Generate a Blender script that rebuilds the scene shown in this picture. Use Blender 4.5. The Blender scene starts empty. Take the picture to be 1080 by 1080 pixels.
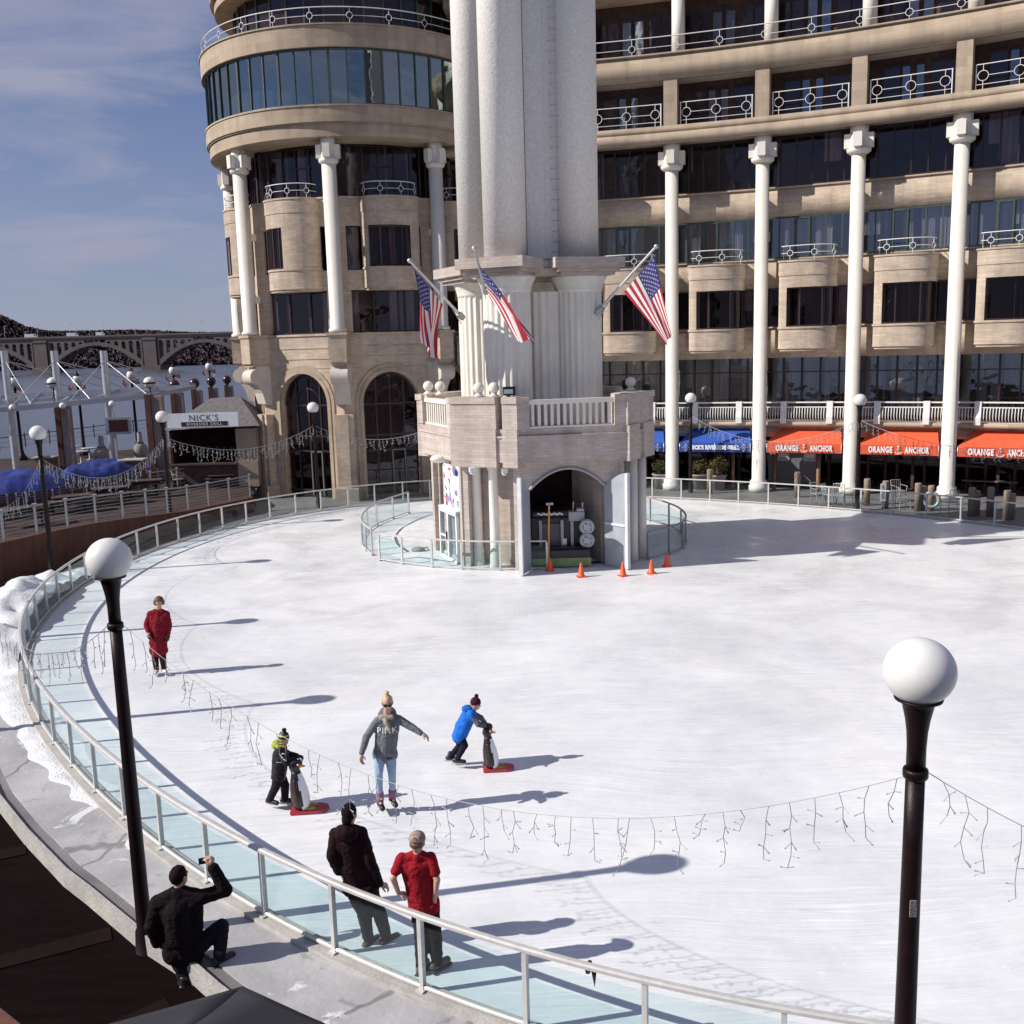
import bpy, bmesh, math, random
from mathutils import Vector, Matrix, noise
from mathutils.bvhtree import BVHTree
random.seed(7)
R_ = math.radians; PI = math.pi
scn = bpy.context.scene
COL = scn.collection
# ------------------------------------------------------------------ camera frame
H, FPX, PITCH, ROLL = 6.8, 1050.0, R_(9.5), R_(-1.6)
_f = Vector((0, math.cos(PITCH), -math.sin(PITCH))); _u = Vector((0, math.sin(PITCH), math.cos(PITCH))); _r = Vector((1, 0, 0))
CR = _r*math.cos(ROLL) + _u*math.sin(ROLL); CU = -_r*math.sin(ROLL) + _u*math.cos(ROLL); CF = _f
def at(x, y, Y):
    "point of the place seen at photo pixel (x, y) at distance Y in front"
    d = CF + CR*((x-540)/FPX) - CU*((y-540)/FPX)
    return Vector((0, 0, H)) + d*(Y/d.y)
def gnd(x, y, z=0.0):
    d = CF + CR*((x-540)/FPX) - CU*((y-540)/FPX)
    return Vector((0, 0, H)) + d*((z-H)/d.z)
cam = bpy.data.cameras.new('camera'); camo = bpy.data.objects.new('camera', cam); COL.objects.link(camo)
m = Matrix((CR, CU, -CF)).transposed().to_4x4(); m.translation = (0, 0, H); camo.matrix_world = m
cam.sensor_width = 36; cam.sensor_fit = 'HORIZONTAL'; cam.lens = FPX/1080*36; cam.clip_end = 9000; cam.clip_start = .1
scn.camera = camo
# ------------------------------------------------------------------ materials
MATS = {}
def pbr(name, col, rough=.6, metal=0., var=.12, vs=3., bump=0., bs=40., spec=.5, col2=None, coat=0., stretch=None, trans=0.):
    if name in MATS: return MATS[name]
    mt = bpy.data.materials.new(name); mt.use_nodes = True; MATS[name] = mt
    nt = mt.node_tree; N = nt.nodes; L = nt.links; b = N['Principled BSDF']
    b.inputs['Roughness'].default_value = rough; b.inputs['Metallic'].default_value = metal
    b.inputs['Specular IOR Level'].default_value = spec; b.inputs['Coat Weight'].default_value = coat
    geo = N.new('ShaderNodeNewGeometry'); mp = N.new('ShaderNodeMapping')
    if stretch: mp.inputs['Scale'].default_value = stretch
    L.new(geo.outputs['Position'], mp.inputs['Vector'])
    nz = N.new('ShaderNodeTexNoise'); nz.inputs['Scale'].default_value = vs; nz.inputs['Detail'].default_value = 6; nz.inputs['Roughness'].default_value = .65
    L.new(mp.outputs['Vector'], nz.inputs['Vector'])
    rp = N.new('ShaderNodeValToRGB'); c2 = col2 or tuple(min(1, c*(1+var)) for c in col); c1 = col if col2 else tuple(c*(1-var) for c in col)
    rp.color_ramp.elements[0].color = (*c1, 1); rp.color_ramp.elements[1].color = (*c2, 1)
    rp.color_ramp.elements[0].position = .32; rp.color_ramp.elements[1].position = .68
    L.new(nz.outputs['Fac'], rp.inputs['Fac']); L.new(rp.outputs['Color'], b.inputs['Base Color'])
    if bump:
        n2 = N.new('ShaderNodeTexNoise'); n2.inputs['Scale'].default_value = bs; n2.inputs['Detail'].default_value = 5
        L.new(mp.outputs['Vector'], n2.inputs['Vector'])
        bp = N.new('ShaderNodeBump'); bp.inputs['Strength'].default_value = bump; bp.inputs['Distance'].default_value = .05
        L.new(n2.outputs['Fac'], bp.inputs['Height']); L.new(bp.outputs['Normal'], b.inputs['Normal'])
    return mt
def bricky(name, col, mortar, w=.42, h=.135, var=.18, ms=.012):
    mt = pbr(name, col, .85, 0, var, 1.3, .25, 30)
    nt = mt.node_tree; N = nt.nodes; L = nt.links; b = N['Principled BSDF']
    rp = [n for n in N if n.type == 'VALTORGB'][0]; geo = [n for n in N if n.type == 'NEW_GEOMETRY'][0]
    sx = N.new('ShaderNodeSeparateXYZ'); L.new(geo.outputs['Position'], sx.inputs[0])
    ad = N.new('ShaderNodeMath'); ad.operation = 'MULTIPLY_ADD'; ad.inputs[1].default_value = .62
    L.new(sx.outputs['Y'], ad.inputs[0]); L.new(sx.outputs['X'], ad.inputs[2])
    cb = N.new('ShaderNodeCombineXYZ'); L.new(ad.outputs[0], cb.inputs['X']); L.new(sx.outputs['Z'], cb.inputs['Y'])
    br = N.new('ShaderNodeTexBrick'); br.inputs['Scale'].default_value = 1; br.inputs['Brick Width'].default_value = w; br.inputs['Row Height'].default_value = h
    br.inputs['Mortar Size'].default_value = ms; br.inputs['Bias'].default_value = 0
    br.inputs['Color1'].default_value = (.86, .84, .82, 1); br.inputs['Color2'].default_value = (1.08, 1.05, 1.02, 1); br.inputs['Mortar'].default_value = (mortar, mortar, mortar, 1)
    L.new(cb.outputs[0], br.inputs['Vector'])
    mx = N.new('ShaderNodeMix'); mx.data_type = 'RGBA'; mx.blend_type = 'MULTIPLY'; mx.inputs[0].default_value = 1
    L.new(rp.outputs['Color'], mx.inputs[6]); L.new(br.outputs['Color'], mx.inputs[7])
    # rain streaks that run down the wall
    mp = N.new('ShaderNodeMapping'); mp.inputs['Scale'].default_value = (1.6, 1.6, .12); L.new(geo.outputs['Position'], mp.inputs['Vector'])
    nz = N.new('ShaderNodeTexNoise'); nz.inputs['Scale'].default_value = 1.4; nz.inputs['Detail'].default_value = 7; L.new(mp.outputs[0], nz.inputs['Vector'])
    r2 = N.new('ShaderNodeValToRGB'); r2.color_ramp.elements[0].position = .3; r2.color_ramp.elements[0].color = (.74, .72, .70, 1); r2.color_ramp.elements[1].position = .55; r2.color_ramp.elements[1].color = (1, 1, 1, 1)
    L.new(nz.outputs['Fac'], r2.inputs['Fac'])
    m2 = N.new('ShaderNodeMix'); m2.data_type = 'RGBA'; m2.blend_type = 'MULTIPLY'; m2.inputs[0].default_value = .7
    L.new(mx.outputs[2], m2.inputs[6]); L.new(r2.outputs['Color'], m2.inputs[7])
    L.new(m2.outputs[2], b.inputs['Base Color'])
    return mt
def glass(name, tint, refl=.12, rough=.02, gcol=(1, 1, 1), fk=.75):
    if name in MATS: return MATS[name]
    mt = bpy.data.materials.new(name); mt.use_nodes = True; MATS[name] = mt
    nt = mt.node_tree; N = nt.nodes; L = nt.links; N.remove(N['Principled BSDF']); out = N['Material Output']
    tr = N.new('ShaderNodeBsdfTransparent'); tr.inputs['Color'].default_value = (*tint, 1)
    gl = N.new('ShaderNodeBsdfGlossy'); gl.inputs['Roughness'].default_value = rough; gl.inputs['Color'].default_value = (*gcol, 1)
    lw = N.new('ShaderNodeLayerWeight'); lw.inputs['Blend'].default_value = .5; pw = N.new('ShaderNodeMath'); pw.operation = 'POWER'; pw.inputs[1].default_value = 4.5; L.new(lw.outputs['Facing'], pw.inputs[0])
    ad = N.new('ShaderNodeMath'); ad.operation = 'MULTIPLY_ADD'; ad.use_clamp = True; ad.inputs[1].default_value = fk; ad.inputs[2].default_value = refl
    L.new(pw.outputs[0], ad.inputs[0])
    # gentle ripple of the panes, so reflections waver from pane to pane
    geo = N.new('ShaderNodeNewGeometry'); nz = N.new('ShaderNodeTexNoise'); nz.inputs['Scale'].default_value = .9; L.new(geo.outputs['Position'], nz.inputs['Vector'])
    bp = N.new('ShaderNodeBump'); bp.inputs['Strength'].default_value = .08; bp.inputs['Distance'].default_value = .2; L.new(nz.outputs['Fac'], bp.inputs['Height']); L.new(bp.outputs[0], gl.inputs['Normal'])
    mx = N.new('ShaderNodeMixShader'); L.new(ad.outputs[0], mx.inputs[0]); L.new(tr.outputs[0], mx.inputs[1]); L.new(gl.outputs[0], mx.inputs[2]); L.new(mx.outputs[0], out.inputs['Surface'])
    return mt
M = MATS
STONE = bricky('tan_stone', (.45, .365, .28), .84, 1.1, .34, .10, .008)
BRICK = bricky('tan_brick', (.52, .43, .345), .82, .30, .09, .18, .010)
TBRICK = bricky('pink_grey_brick', (.52, .455, .415), .82, .30, .085, .10, .009)
CREAM = pbr('cream_paint', (.74, .70, .63), .5, 0, .05, 2, .05, 20)
SHAFT = pbr('weathered_white_metal', (.82, .79, .75), .5, 0, .13, 14, .3, 18)
FLUTE = pbr('cream_fluted_metal', (.74, .71, .64), .5, 0, .09, 5, .1, 25, stretch=(1, 1, .25))
RAILW = pbr('white_railing_paint', (.78, .77, .75), .4, 0, .04, 5)
FRAME = pbr('dark_bronze_frame', (.030, .014, .016), .4, 0, .2, 5)
GFRAME = pbr('green_bronze_frame', (.05, .075, .062), .4, 0, .2, 5)
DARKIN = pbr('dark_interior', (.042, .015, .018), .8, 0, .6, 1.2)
DRUMIN = pbr('pale_drum_interior', (.30, .36, .36), .8, 0, .25, .5)
CURT = pbr('curtain_fabric', (.50, .50, .54), .9, 0, .35, 1.2, stretch=(9, 9, .2))
WGLASS = glass('window_glass', (.50, .44, .46), .06, .015, (.80, .74, .84))
W3GLASS = glass('dark_window_glass', (.45, .38, .40), .03, .015, (.80, .70, .78))
W2GLASS = glass('blue_window_glass', (.50, .50, .53), .20, .015, (.72, .78, .92))
GGLASS = glass('gallery_glass', (.60, .60, .62), .24, .02, (.78, .82, .86))
DGLASS = glass('drum_glass', (.30, .34, .36), .34, .02, (.70, .82, .84))
PANE = glass('fence_glass', (.895, .95, .955), .012, .01, (1, 1, 1), .45)
LPOLE = pbr('lamp_post_paint', (.010, .0032, .0042), .45, 0, .35, 6, .10, 60, spec=.3)
GLOBE = pbr('white_globe_plastic', (.70, .69, .68), .32, 0, .05, 7); _b = GLOBE.node_tree.nodes['Principled BSDF']; _b.inputs['Subsurface Weight'].default_value = .30; _b.inputs['Subsurface Radius'].default_value = (.30, .28, .26); _b.inputs['Subsurface Scale'].default_value = .6
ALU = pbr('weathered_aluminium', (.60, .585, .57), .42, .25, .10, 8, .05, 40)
ALU_SHADE = pbr('shaded_aluminium', (.34, .33, .33), .45, .25, .15, 8)  # the fence aluminium again, darkened for the section in the tower's shadow
WIRE = pbr('string_light_wire', (.36, .36, .37), .5, 0, .15, 30)
RUST = pbr('rust_brown_wall', (.085, .030, .020), .75, 0, .35, 2.2, .3, 12, stretch=(2.4, 2.4, .5))
DWOOD = pbr('dark_wood', (.066, .035, .029), .7, 0, .4, 4, .2, 20)
WOOD = pbr('brown_wood', (.21, .115, .06), .7, 0, .35, 5, .2, 20, stretch=(4, 4, .5))
TIMBER = pbr('weathered_timber', (.26, .20, .15), .8, 0, .3, 6, .3, 18, stretch=(4, 4, .6))
CONC = pbr('ledge_concrete', (.40, .385, .36), .8, 0, .18, 2.2, .3, 22)
BLACK = pbr('black_rubber', (.012, .010, .012), .6, 0, .3, 10)
STEEL = pbr('bare_steel', (.58, .59, .62), .35, .6, .1, 10)
GREYM = pbr('grey_painted_metal', (.36, .37, .39), .45, .1, .12, 6)
ORANGE = pbr('orange_awning_canvas', (.70, .105, .038), .75, 0, .10, 3, .1, 60)
BLUE = pbr('blue_awning_canvas', (.025, .085, .40), .7, 0, .15, 3, .1, 60)
TARP = pbr('blue_tarpaulin', (.010, .024, .17), .5, 0, .45, 1.8, .9, 3.5)
CONE = pbr('orange_cone_plastic', (.85, .115, .035), .45, 0, .06, 8)
YELLOW = pbr('yellow_plastic', (.72, .43, .05), .5, 0, .08, 8)
WHITE = pbr('white_sign_paint', (.80, .79, .78), .5, 0, .04, 4)
INK = pbr('dark_sign_ink', (.018, .012, .018), .6, 0, .1, 8)
LEAF = pbr('shrub_leaf', (.060, .068, .022), .7, 0, .5, 9)
LEAF2 = pbr('dry_shrub_leaf', (.13, .10, .035), .75, 0, .4, 9)
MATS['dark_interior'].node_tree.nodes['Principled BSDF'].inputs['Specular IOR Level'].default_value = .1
SKIN = pbr('skin', (.56, .33, .24), .55, 0, .06, 10)
# ------------------------------------------------------------------ mesh builder
class MB:
    def __init__(s): s.v = []; s.f = []; s.m = []; s.s = []
    def add(s, vs, fs, m=0, sm=False):
        o = len(s.v); s.v += [tuple(p) for p in vs]
        for f in fs: s.f.append([i+o for i in f]); s.m.append(m); s.s.append(sm)
        return s
    def box(s, c, d, rz=0., m=0, tilt=None):
        x, y, z = d[0]/2, d[1]/2, d[2]/2
        vs = [Vector((a*x, b*y, e*z)) for e in (-1, 1) for a, b in ((-1, -1), (1, -1), (1, 1), (-1, 1))]
        rot = Matrix.Rotation(rz, 3, 'Z')
        if tilt is not None: rot = rot @ tilt
        c = Vector(c); vs = [rot @ v + c for v in vs]
        return s.add(vs, [(3, 2, 1, 0), (4, 5, 6, 7), (0, 1, 5, 4), (1, 2, 6, 5), (2, 3, 7, 6), (3, 0, 4, 7)], m)
    def beam(s, p, q, w, h, m=0):
        p, q = Vector(p), Vector(q); d = (q-p).normalized()
        up = Vector((0, 0, 1)) if abs(d.z) < .95 else Vector((0, 1, 0))
        a = d.cross(up).normalized()*w/2; b = a.cross(d).normalized()*h/2
        vs = [e + x*a + y*b for e in (p, q) for x, y in ((-1, -1), (1, -1), (1, 1), (-1, 1))]
        return s.add(vs, [(3, 2, 1, 0), (4, 5, 6, 7), (0, 1, 5, 4), (1, 2, 6, 5), (2, 3, 7, 6), (3, 0, 4, 7)], m)
    def prism(s, poly, z0, z1, m=0, sm=False):
        n = len(poly); vs = [(p[0], p[1], z0) for p in poly] + [(p[0], p[1], z1) for p in poly]
        s.add(vs, [tuple(range(n-1, -1, -1)), tuple(range(n, 2*n))], m)
        s.add(vs, [(i, (i+1) % n, n+(i+1) % n, n+i) for i in range(n)], m, sm); return s
    def extr(s, poly, vec, m=0):
        n = len(poly); vec = Vector(vec); vs = [Vector(p) for p in poly] + [Vector(p)+vec for p in poly]
        return s.add(vs, [tuple(range(n-1, -1, -1)), tuple(range(n, 2*n))] + [(i, (i+1) % n, n+(i+1) % n, n+i) for i in range(n)], m)
    def tube(s, pts, r, n=8, m=0, closed=False, cap=True):
        pts = [Vector(p) for p in pts]; k = len(pts); rs = r if isinstance(r, (list, tuple)) else [r]*k
        vs = []; prev = None
        for i in range(k):
            if closed: t = pts[(i+1) % k]-pts[i-1]
            else: t = pts[min(i+1, k-1)]-pts[max(i-1, 0)]
            t = t.normalized() if t.length > 1e-9 else Vector((0, 0, 1))
            if prev is None:
                a = t.orthogonal().normalized() if abs(t.z) > .9 else t.cross(Vector((0, 0, 1))).normalized()
            else:
                a = prev - t*prev.dot(t); a = a.normalized() if a.length > 1e-6 else t.orthogonal().normalized()
            prev = a; b = t.cross(a)
            for j in range(n):
                an = 2*PI*j/n; vs.append(pts[i] + (a*math.cos(an)+b*math.sin(an))*rs[i])
        fs = []
        for i in range(k if closed else k-1):
            for j in range(n):
                i2 = (i+1) % k; fs.append((i*n+j, i*n+(j+1) % n, i2*n+(j+1) % n, i2*n+j))
        s.add(vs, fs, m, n > 4)
        if cap and not closed: s.add(vs, [], m); o = len(s.v)-len(vs); s.f += [[o+j for j in range(n-1, -1, -1)], [o+(k-1)*n+j for j in range(n)]]; s.m += [m, m]; s.s += [False, False]
        return s
    def lathe(s, prof, c=(0, 0, 0), n=24, m=0, sm=True, mod=None):
        c = Vector(c); vs = []
        for r, z in prof:
            for j in range(n):
                rr = r*(mod(j) if mod else 1); a = 2*PI*j/n
                vs.append(c + Vector((rr*math.cos(a), rr*math.sin(a), z)))
        k = len(prof)
        s.add(vs, [(i*n+j, i*n+(j+1) % n, (i+1)*n+(j+1) % n, (i+1)*n+j) for i in range(k-1) for j in range(n)], m, sm)
        o = len(s.v)-len(vs); s.f += [[o+j for j in range(n-1, -1, -1)], [o+(k-1)*n+j for j in range(n)]]; s.m += [m, m]; s.s += [False, False]
        return s
    def ball(s, c, r, nu=20, nv=12, m=0, sc=(1, 1, 1)):
        c = Vector(c); vs = [c+Vector((0, 0, -r*sc[2]))]
        for i in range(1, nv):
            a = -PI/2+PI*i/nv
            for j in range(nu):
                b = 2*PI*j/nu; vs.append(c+Vector((r*math.cos(a)*math.cos(b)*sc[0], r*math.cos(a)*math.sin(b)*sc[1], r*math.sin(a)*sc[2])))
        vs.append(c+Vector((0, 0, r*sc[2]))); e = len(vs)-1
        fs = [(0, 1+(j+1) % nu, 1+j) for j in range(nu)] + [(e, e-nu+j, e-nu+(j+1) % nu) for j in range(nu)]
        for i in range(nv-2):
            for j in range(nu): fs.append((1+i*nu+j, 1+i*nu+(j+1) % nu, 1+(i+1)*nu+(j+1) % nu, 1+(i+1)*nu+j))
        return s.add(vs, fs, m, True)
    def arc(s, c, r0, r1, t0, t1, z0, z1, n=12, m=0):
        "curved block: angles in degrees from +y towards +x"
        vs = []
        for i in range(n+1):
            a = R_(t0+(t1-t0)*i/n); sn, cs = math.sin(a), math.cos(a)
            for r, z in ((r0, z0), (r1, z0), (r1, z1), (r0, z1)): vs.append((c[0]+r*sn, c[1]+r*cs, z))
        fs = [(3, 2, 1, 0), (n*4, n*4+1, n*4+2, n*4+3)]
        s.add(vs, fs, m)
        s.add(vs, [(i*4+j, i*4+(j+1) % 4, i*4+4+(j+1) % 4, i*4+4+j) for i in range(n) for j in range(4)], m, n > 6 and abs(t1-t0) > 20)
        return s
    def ring(s, c, u, v, r, t, n=12, m=0):
        "round ring in the plane of u and v"
        c, u, v = Vector(c), Vector(u), Vector(v)
        return s.tube([c+(u*math.cos(2*PI*i/n)+v*math.sin(2*PI*i/n))*r for i in range(n)], t, 5, m, True)
    def build(s, name, mats, parent=None, local=False, bevel=0.):
        if not isinstance(mats, (list, tuple)): mats = [mats]
        me = bpy.data.meshes.new(name); vs = s.v
        off = Vector((0, 0, 0))
        if parent is not None and not local: off = ORG[parent.name]
        me.from_pydata([(v[0]-off.x, v[1]-off.y, v[2]-off.z) for v in vs], [], s.f)
        for mt in mats: me.materials.append(mt)
        me.polygons.foreach_set('material_index', s.m); me.polygons.foreach_set('use_smooth', s.s)
        bm = bmesh.new(); bm.from_mesh(me); bmesh.ops.recalc_face_normals(bm, faces=bm.faces); 
        loose = [v for v in bm.verts if not v.link_faces]; bmesh.ops.delete(bm, geom=loose, context='VERTS')
        bm.to_mesh(me); bm.free()
        o = bpy.data.objects.new(name, me); COL.objects.link(o)
        if parent is not None: o.parent = parent
        ORG[o.name] = off
        if bevel:
            b = o.modifiers.new('bevel', 'BEVEL'); b.width = bevel; b.segments = 2; b.limit_method = 'ANGLE'
        return o
ORG = {}
def tag(o, label=None, cat=None, group=None, kind=None):
    if label: o['label'] = label
    if cat: o['category'] = cat
    if group: o['group'] = group
    if kind: o['kind'] = kind
    return o
def thing(name, label, cat, loc=(0, 0, 0), group=None):
    o = bpy.data.objects.new(name, None); COL.objects.link(o); o.location = loc; o.empty_display_size = .2
    ORG[o.name] = Vector(loc); return tag(o, label, cat, group)
def dup(root, loc, label, rz=0., sc=1.):
    def cp(o, par):
        c = o.copy(); COL.objects.link(c)
        if par is not None: c.parent = par
        for ch in list(o.children): cp(ch, c)
        return c
    r = cp(root, None); r.location = loc; r.rotation_euler = (0, 0, rz); r.scale = (sc, sc, sc); r['label'] = label
    return r
def structure(name, mb, mt): return tag(mb.build(name, mt), kind='structure')
def text(mb, s, org, ux, uy, size, depth=.006, m=0, align='CENTER', spacing=1., width=0., bold=0.):
    "flat lettering set on a plane with axes ux (along) and uy (up)"
    cu = bpy.data.curves.new('lettering', 'FONT'); cu.body = s; cu.size = size; cu.align_x = align; cu.resolution_u = 2; cu.space_character = spacing; cu.offset = bold
    o = bpy.data.objects.new('lettering', cu); COL.objects.link(o); dg = bpy.context.evaluated_depsgraph_get(); dg.update()
    me = bpy.data.meshes.new_from_object(o.evaluated_get(dg)); org, ux, uy = Vector(org), Vector(ux).normalized(), Vector(uy).normalized()
    nn = ux.cross(uy)
    if width:
        k = width/(max(v.co.x for v in me.vertices)-min(v.co.x for v in me.vertices))
        for v in me.vertices: v.co.x *= k
    mb.add([org+ux*v.co.x+uy*v.co.y+nn*depth for v in me.vertices], [tuple(p.vertices) for p in me.polygons], m)
    bpy.data.objects.remove(o); bpy.data.curves.remove(cu); bpy.data.meshes.remove(me)
def blob(name, prims, mt, parent, voxel=.012, it=6, wr=0., ws=9., world=True):
    "one continuous surface grown round limbs: ('c', p, q, r0, r1) tapered limb, ('e', centre, radii, rotation) ellipsoid"
    mb = MB()
    for p in prims:
        if p[0] == 'c':
            a, b, r0, r1 = Vector(p[1]), Vector(p[2]), p[3], p[4]; d = b-a
            if d.length < 1e-5: mb.ball(a, r0, 12, 8); continue
            t = d.normalized(); pts = []; rs = []
            for k in range(5): an = PI/2*(1-k/4.); pts.append(a-t*r0*math.sin(an)); rs.append(max(r0*math.cos(an), r0*.06))
            for k in range(1, 5): an = PI/2*k/4.; pts.append(b+t*r1*math.sin(an)); rs.append(max(r1*math.cos(an), r1*.06))
            mb.tube(pts, rs, 14)
        else:
            rot = p[3] if len(p) > 3 else Matrix.Identity(3); q = MB(); q.ball((0, 0, 0), 1, 18, 12)
            mb.add([rot @ Vector((v[0]*p[2][0], v[1]*p[2][1], v[2]*p[2][2])) + Vector(p[1]) for v in q.v], q.f, 0, True)
    o = mb.build(name, mt, None)
    r = o.modifiers.new('r', 'REMESH'); r.mode = 'VOXEL'; r.voxel_size = voxel; r.use_smooth_shade = True
    sm = o.modifiers.new('s', 'SMOOTH'); sm.factor = .5; sm.iterations = it
    dg = bpy.context.evaluated_depsgraph_get(); dg.update(); me = bpy.data.meshes.new_from_object(o.evaluated_get(dg))
    o.modifiers.clear(); old = o.data; o.data = me; bpy.data.meshes.remove(old)
    off = ORG[parent.name] if parent is not None else Vector((0, 0, 0))
    if wr:
        nrm = [v.normal.copy() for v in me.vertices]
        for v, n in zip(me.vertices, nrm):
            p = v.co; k = noise.noise(Vector((p.x*ws, p.y*ws, p.z*ws*1.7))) + .5*noise.noise(Vector((p.x*ws*2.3+5, p.y*ws*2.3, p.z*ws*3.5)))
            v.co = p + n*k*wr
    for v in me.vertices: v.co -= off
    me.polygons.foreach_set('use_smooth', [True]*len(me.polygons)); me.update()
    if parent is not None: o.parent = parent
    ORG[o.name] = off
    return o
# ------------------------------------------------------------------ sky and sun
SUN_EL = R_(35.3); SHADOW = Vector((math.cos(R_(11)), math.sin(R_(11)), 0))      # shadows run right and slightly away
w = bpy.data.worlds.new('World'); scn.world = w; w.use_nodes = True
nt = w.node_tree; N = nt.nodes; L = nt.links; bg = N['Background']
sky = N.new('ShaderNodeTexSky'); sky.sky_type = 'NISHITA'; sky.sun_disc = False; sky.sun_elevation = SUN_EL
to_sun = Vector((-SHADOW.x*math.cos(SUN_EL), -SHADOW.y*math.cos(SUN_EL), math.sin(SUN_EL)))
sky.sun_rotation = math.atan2(to_sun.x, to_sun.y) % (2*PI)
sky.air_density = 1.0; sky.dust_density = .0; sky.ozone_density = 4.0
tc = N.new('ShaderNodeTexCoord'); mp = N.new('ShaderNodeMapping'); mp.inputs['Scale'].default_value = (1.2, 1.2, 6.5); mp.inputs['Rotation'].default_value = (.16, .12, .4); mp.inputs['Location'].default_value = (.3, .2, .35)
L.new(tc.outputs['Generated'], mp.inputs['Vector'])
nz = N.new('ShaderNodeTexNoise'); nz.inputs['Scale'].default_value = 2.1; nz.inputs['Detail'].default_value = 8; nz.inputs['Roughness'].default_value = .58; nz.inputs['Distortion'].default_value = .5
L.new(mp.outputs[0], nz.inputs['Vector'])
cr = N.new('ShaderNodeValToRGB'); cr.color_ramp.elements[0].position = .34; cr.color_ramp.elements[0].color = (0, 0, 0, 1); cr.color_ramp.elements[1].position = .62; cr.color_ramp.elements[1].color = (.95, .95, .95, 1)
L.new(nz.outputs['Fac'], cr.inputs['Fac'])
mx = N.new('ShaderNodeMix'); mx.data_type = 'RGBA'; mx.inputs[7].default_value = (1.72, 1.80, 2.42, 1)
# thin lavender cloud veil, thicker towards the horizon
sz = N.new('ShaderNodeSeparateXYZ'); L.new(tc.outputs['Generated'], sz.inputs[0]); hr = N.new('ShaderNodeMapRange'); hr.inputs[1].default_value = .0; hr.inputs[2].default_value = .30; hr.inputs[3].default_value = .70; hr.inputs[4].default_value = .10; hr.clamp = True; L.new(sz.outputs['Z'], hr.inputs[0])
mxf = N.new('ShaderNodeMath'); mxf.operation = 'MAXIMUM'; L.new(cr.outputs['Color'], mxf.inputs[0]); L.new(hr.outputs[0], mxf.inputs[1])
deep = N.new('ShaderNodeMix'); deep.data_type = 'RGBA'; deep.blend_type = 'MULTIPLY'; deep.inputs[0].default_value = 1; deep.inputs[7].default_value = (.26, .28, .37, 1); L.new(sky.outputs[0], deep.inputs[6])
L.new(mxf.outputs[0], mx.inputs[0]); L.new(deep.outputs[2], mx.inputs[6])
tint = N.new('ShaderNodeMix'); tint.data_type = 'RGBA'; tint.blend_type = 'MULTIPLY'; tint.inputs[0].default_value = 1; tint.inputs[7].default_value = (1., 1., 1.0, 1)
L.new(mx.outputs[2], tint.inputs[6]); L.new(tint.outputs[2], bg.inputs['Color']); bg.inputs['Strength'].default_value = .15
ld = bpy.data.lights.new('sun', 'SUN'); ld.energy = 4.2; ld.angle = R_(.5); ld.color = (1, .945, .86)
lo = bpy.data.objects.new('sun', ld); COL.objects.link(lo); lo.rotation_euler = to_sun.to_track_quat('Z', 'Y').to_euler(); lo.location = (-30, -10, 40)
vs_ = scn.view_settings; scn.display_settings.display_device = 'sRGB'; vs_.view_transform = 'Standard'; vs_.look = 'None'; vs_.exposure = 0.42; scn.cycles.caustics_reflective = False; scn.cycles.caustics_refractive = False; vs_.gamma = 1
# ================================================================== ground, rink, water
CO = [17.389, 1.049, 1.19, -0.879, -1.969, 0.254, 0.073, -0.049, 0.265, -0.074, -0.025]
def rink_r(a):
    r = CO[0]
    for k in range(1, 6): r += CO[2*k-1]*math.cos(k*a) + CO[2*k]*math.sin(k*a)
    return r
RC0 = Vector((3.0, 25.0, 0))
def rink_pt(a, d=0., z=0.):
    r = rink_r(a)+d; return Vector((3+r*math.cos(a), 25+r*math.sin(a), z))
def rink_loop(d=0., n=240): return [rink_pt(2*PI*i/n, d) for i in range(n)]
# ice: cloudy white with skate scratches and wet patches
ice = bpy.data.materials.new('scratched_ice'); ice.use_nodes = True
nt = ice.node_tree; N = nt.nodes; L = nt.links; b = N['Principled BSDF']
geo = N.new('ShaderNodeNewGeometry')
def tex(scale, stretch=(1, 1, 1), rot=0., detail=6, dist=0., rough=.6, src=None):
    mp = N.new('ShaderNodeMapping'); mp.inputs['Scale'].default_value = stretch; mp.inputs['Rotation'].default_value = (0, 0, rot); L.new((src or geo.outputs['Position']), mp.inputs['Vector'])
    n = N.new('ShaderNodeTexNoise'); n.inputs['Scale'].default_value = scale; n.inputs['Detail'].default_value = detail; n.inputs['Distortion'].default_value = dist; n.inputs['Roughness'].default_value = rough
    L.new(mp.outputs[0], n.inputs['Vector']); return n.outputs['Fac']
def ramp(src, p0, c0, p1, c1):
    r = N.new('ShaderNodeValToRGB'); r.color_ramp.elements[0].position = p0; r.color_ramp.elements[0].color = (*c0, 1); r.color_ramp.elements[1].position = p1; r.color_ramp.elements[1].color = (*c1, 1)
    L.new(src, r.inputs['Fac']); return r.outputs['Color']
def mix(a, bb, mode='MULTIPLY', f=1.):
    x = N.new('ShaderNodeMix'); x.data_type = 'RGBA'; x.blend_type = mode
    if isinstance(f, float): x.inputs[0].default_value = f
    else: L.new(f, x.inputs[0])
    L.new(a, x.inputs[6]); L.new(bb, x.inputs[7]); return x.outputs[2]
base = ramp(tex(.22, dist=.6), .35, (.685, .70, .725), .66, (.83, .835, .845))
fine = ramp(tex(1.6, (1, 1, 1), detail=9, rough=.75), .34, (.88, .885, .91), .62, (1, 1, 1))
c = mix(base, fine)
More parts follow.
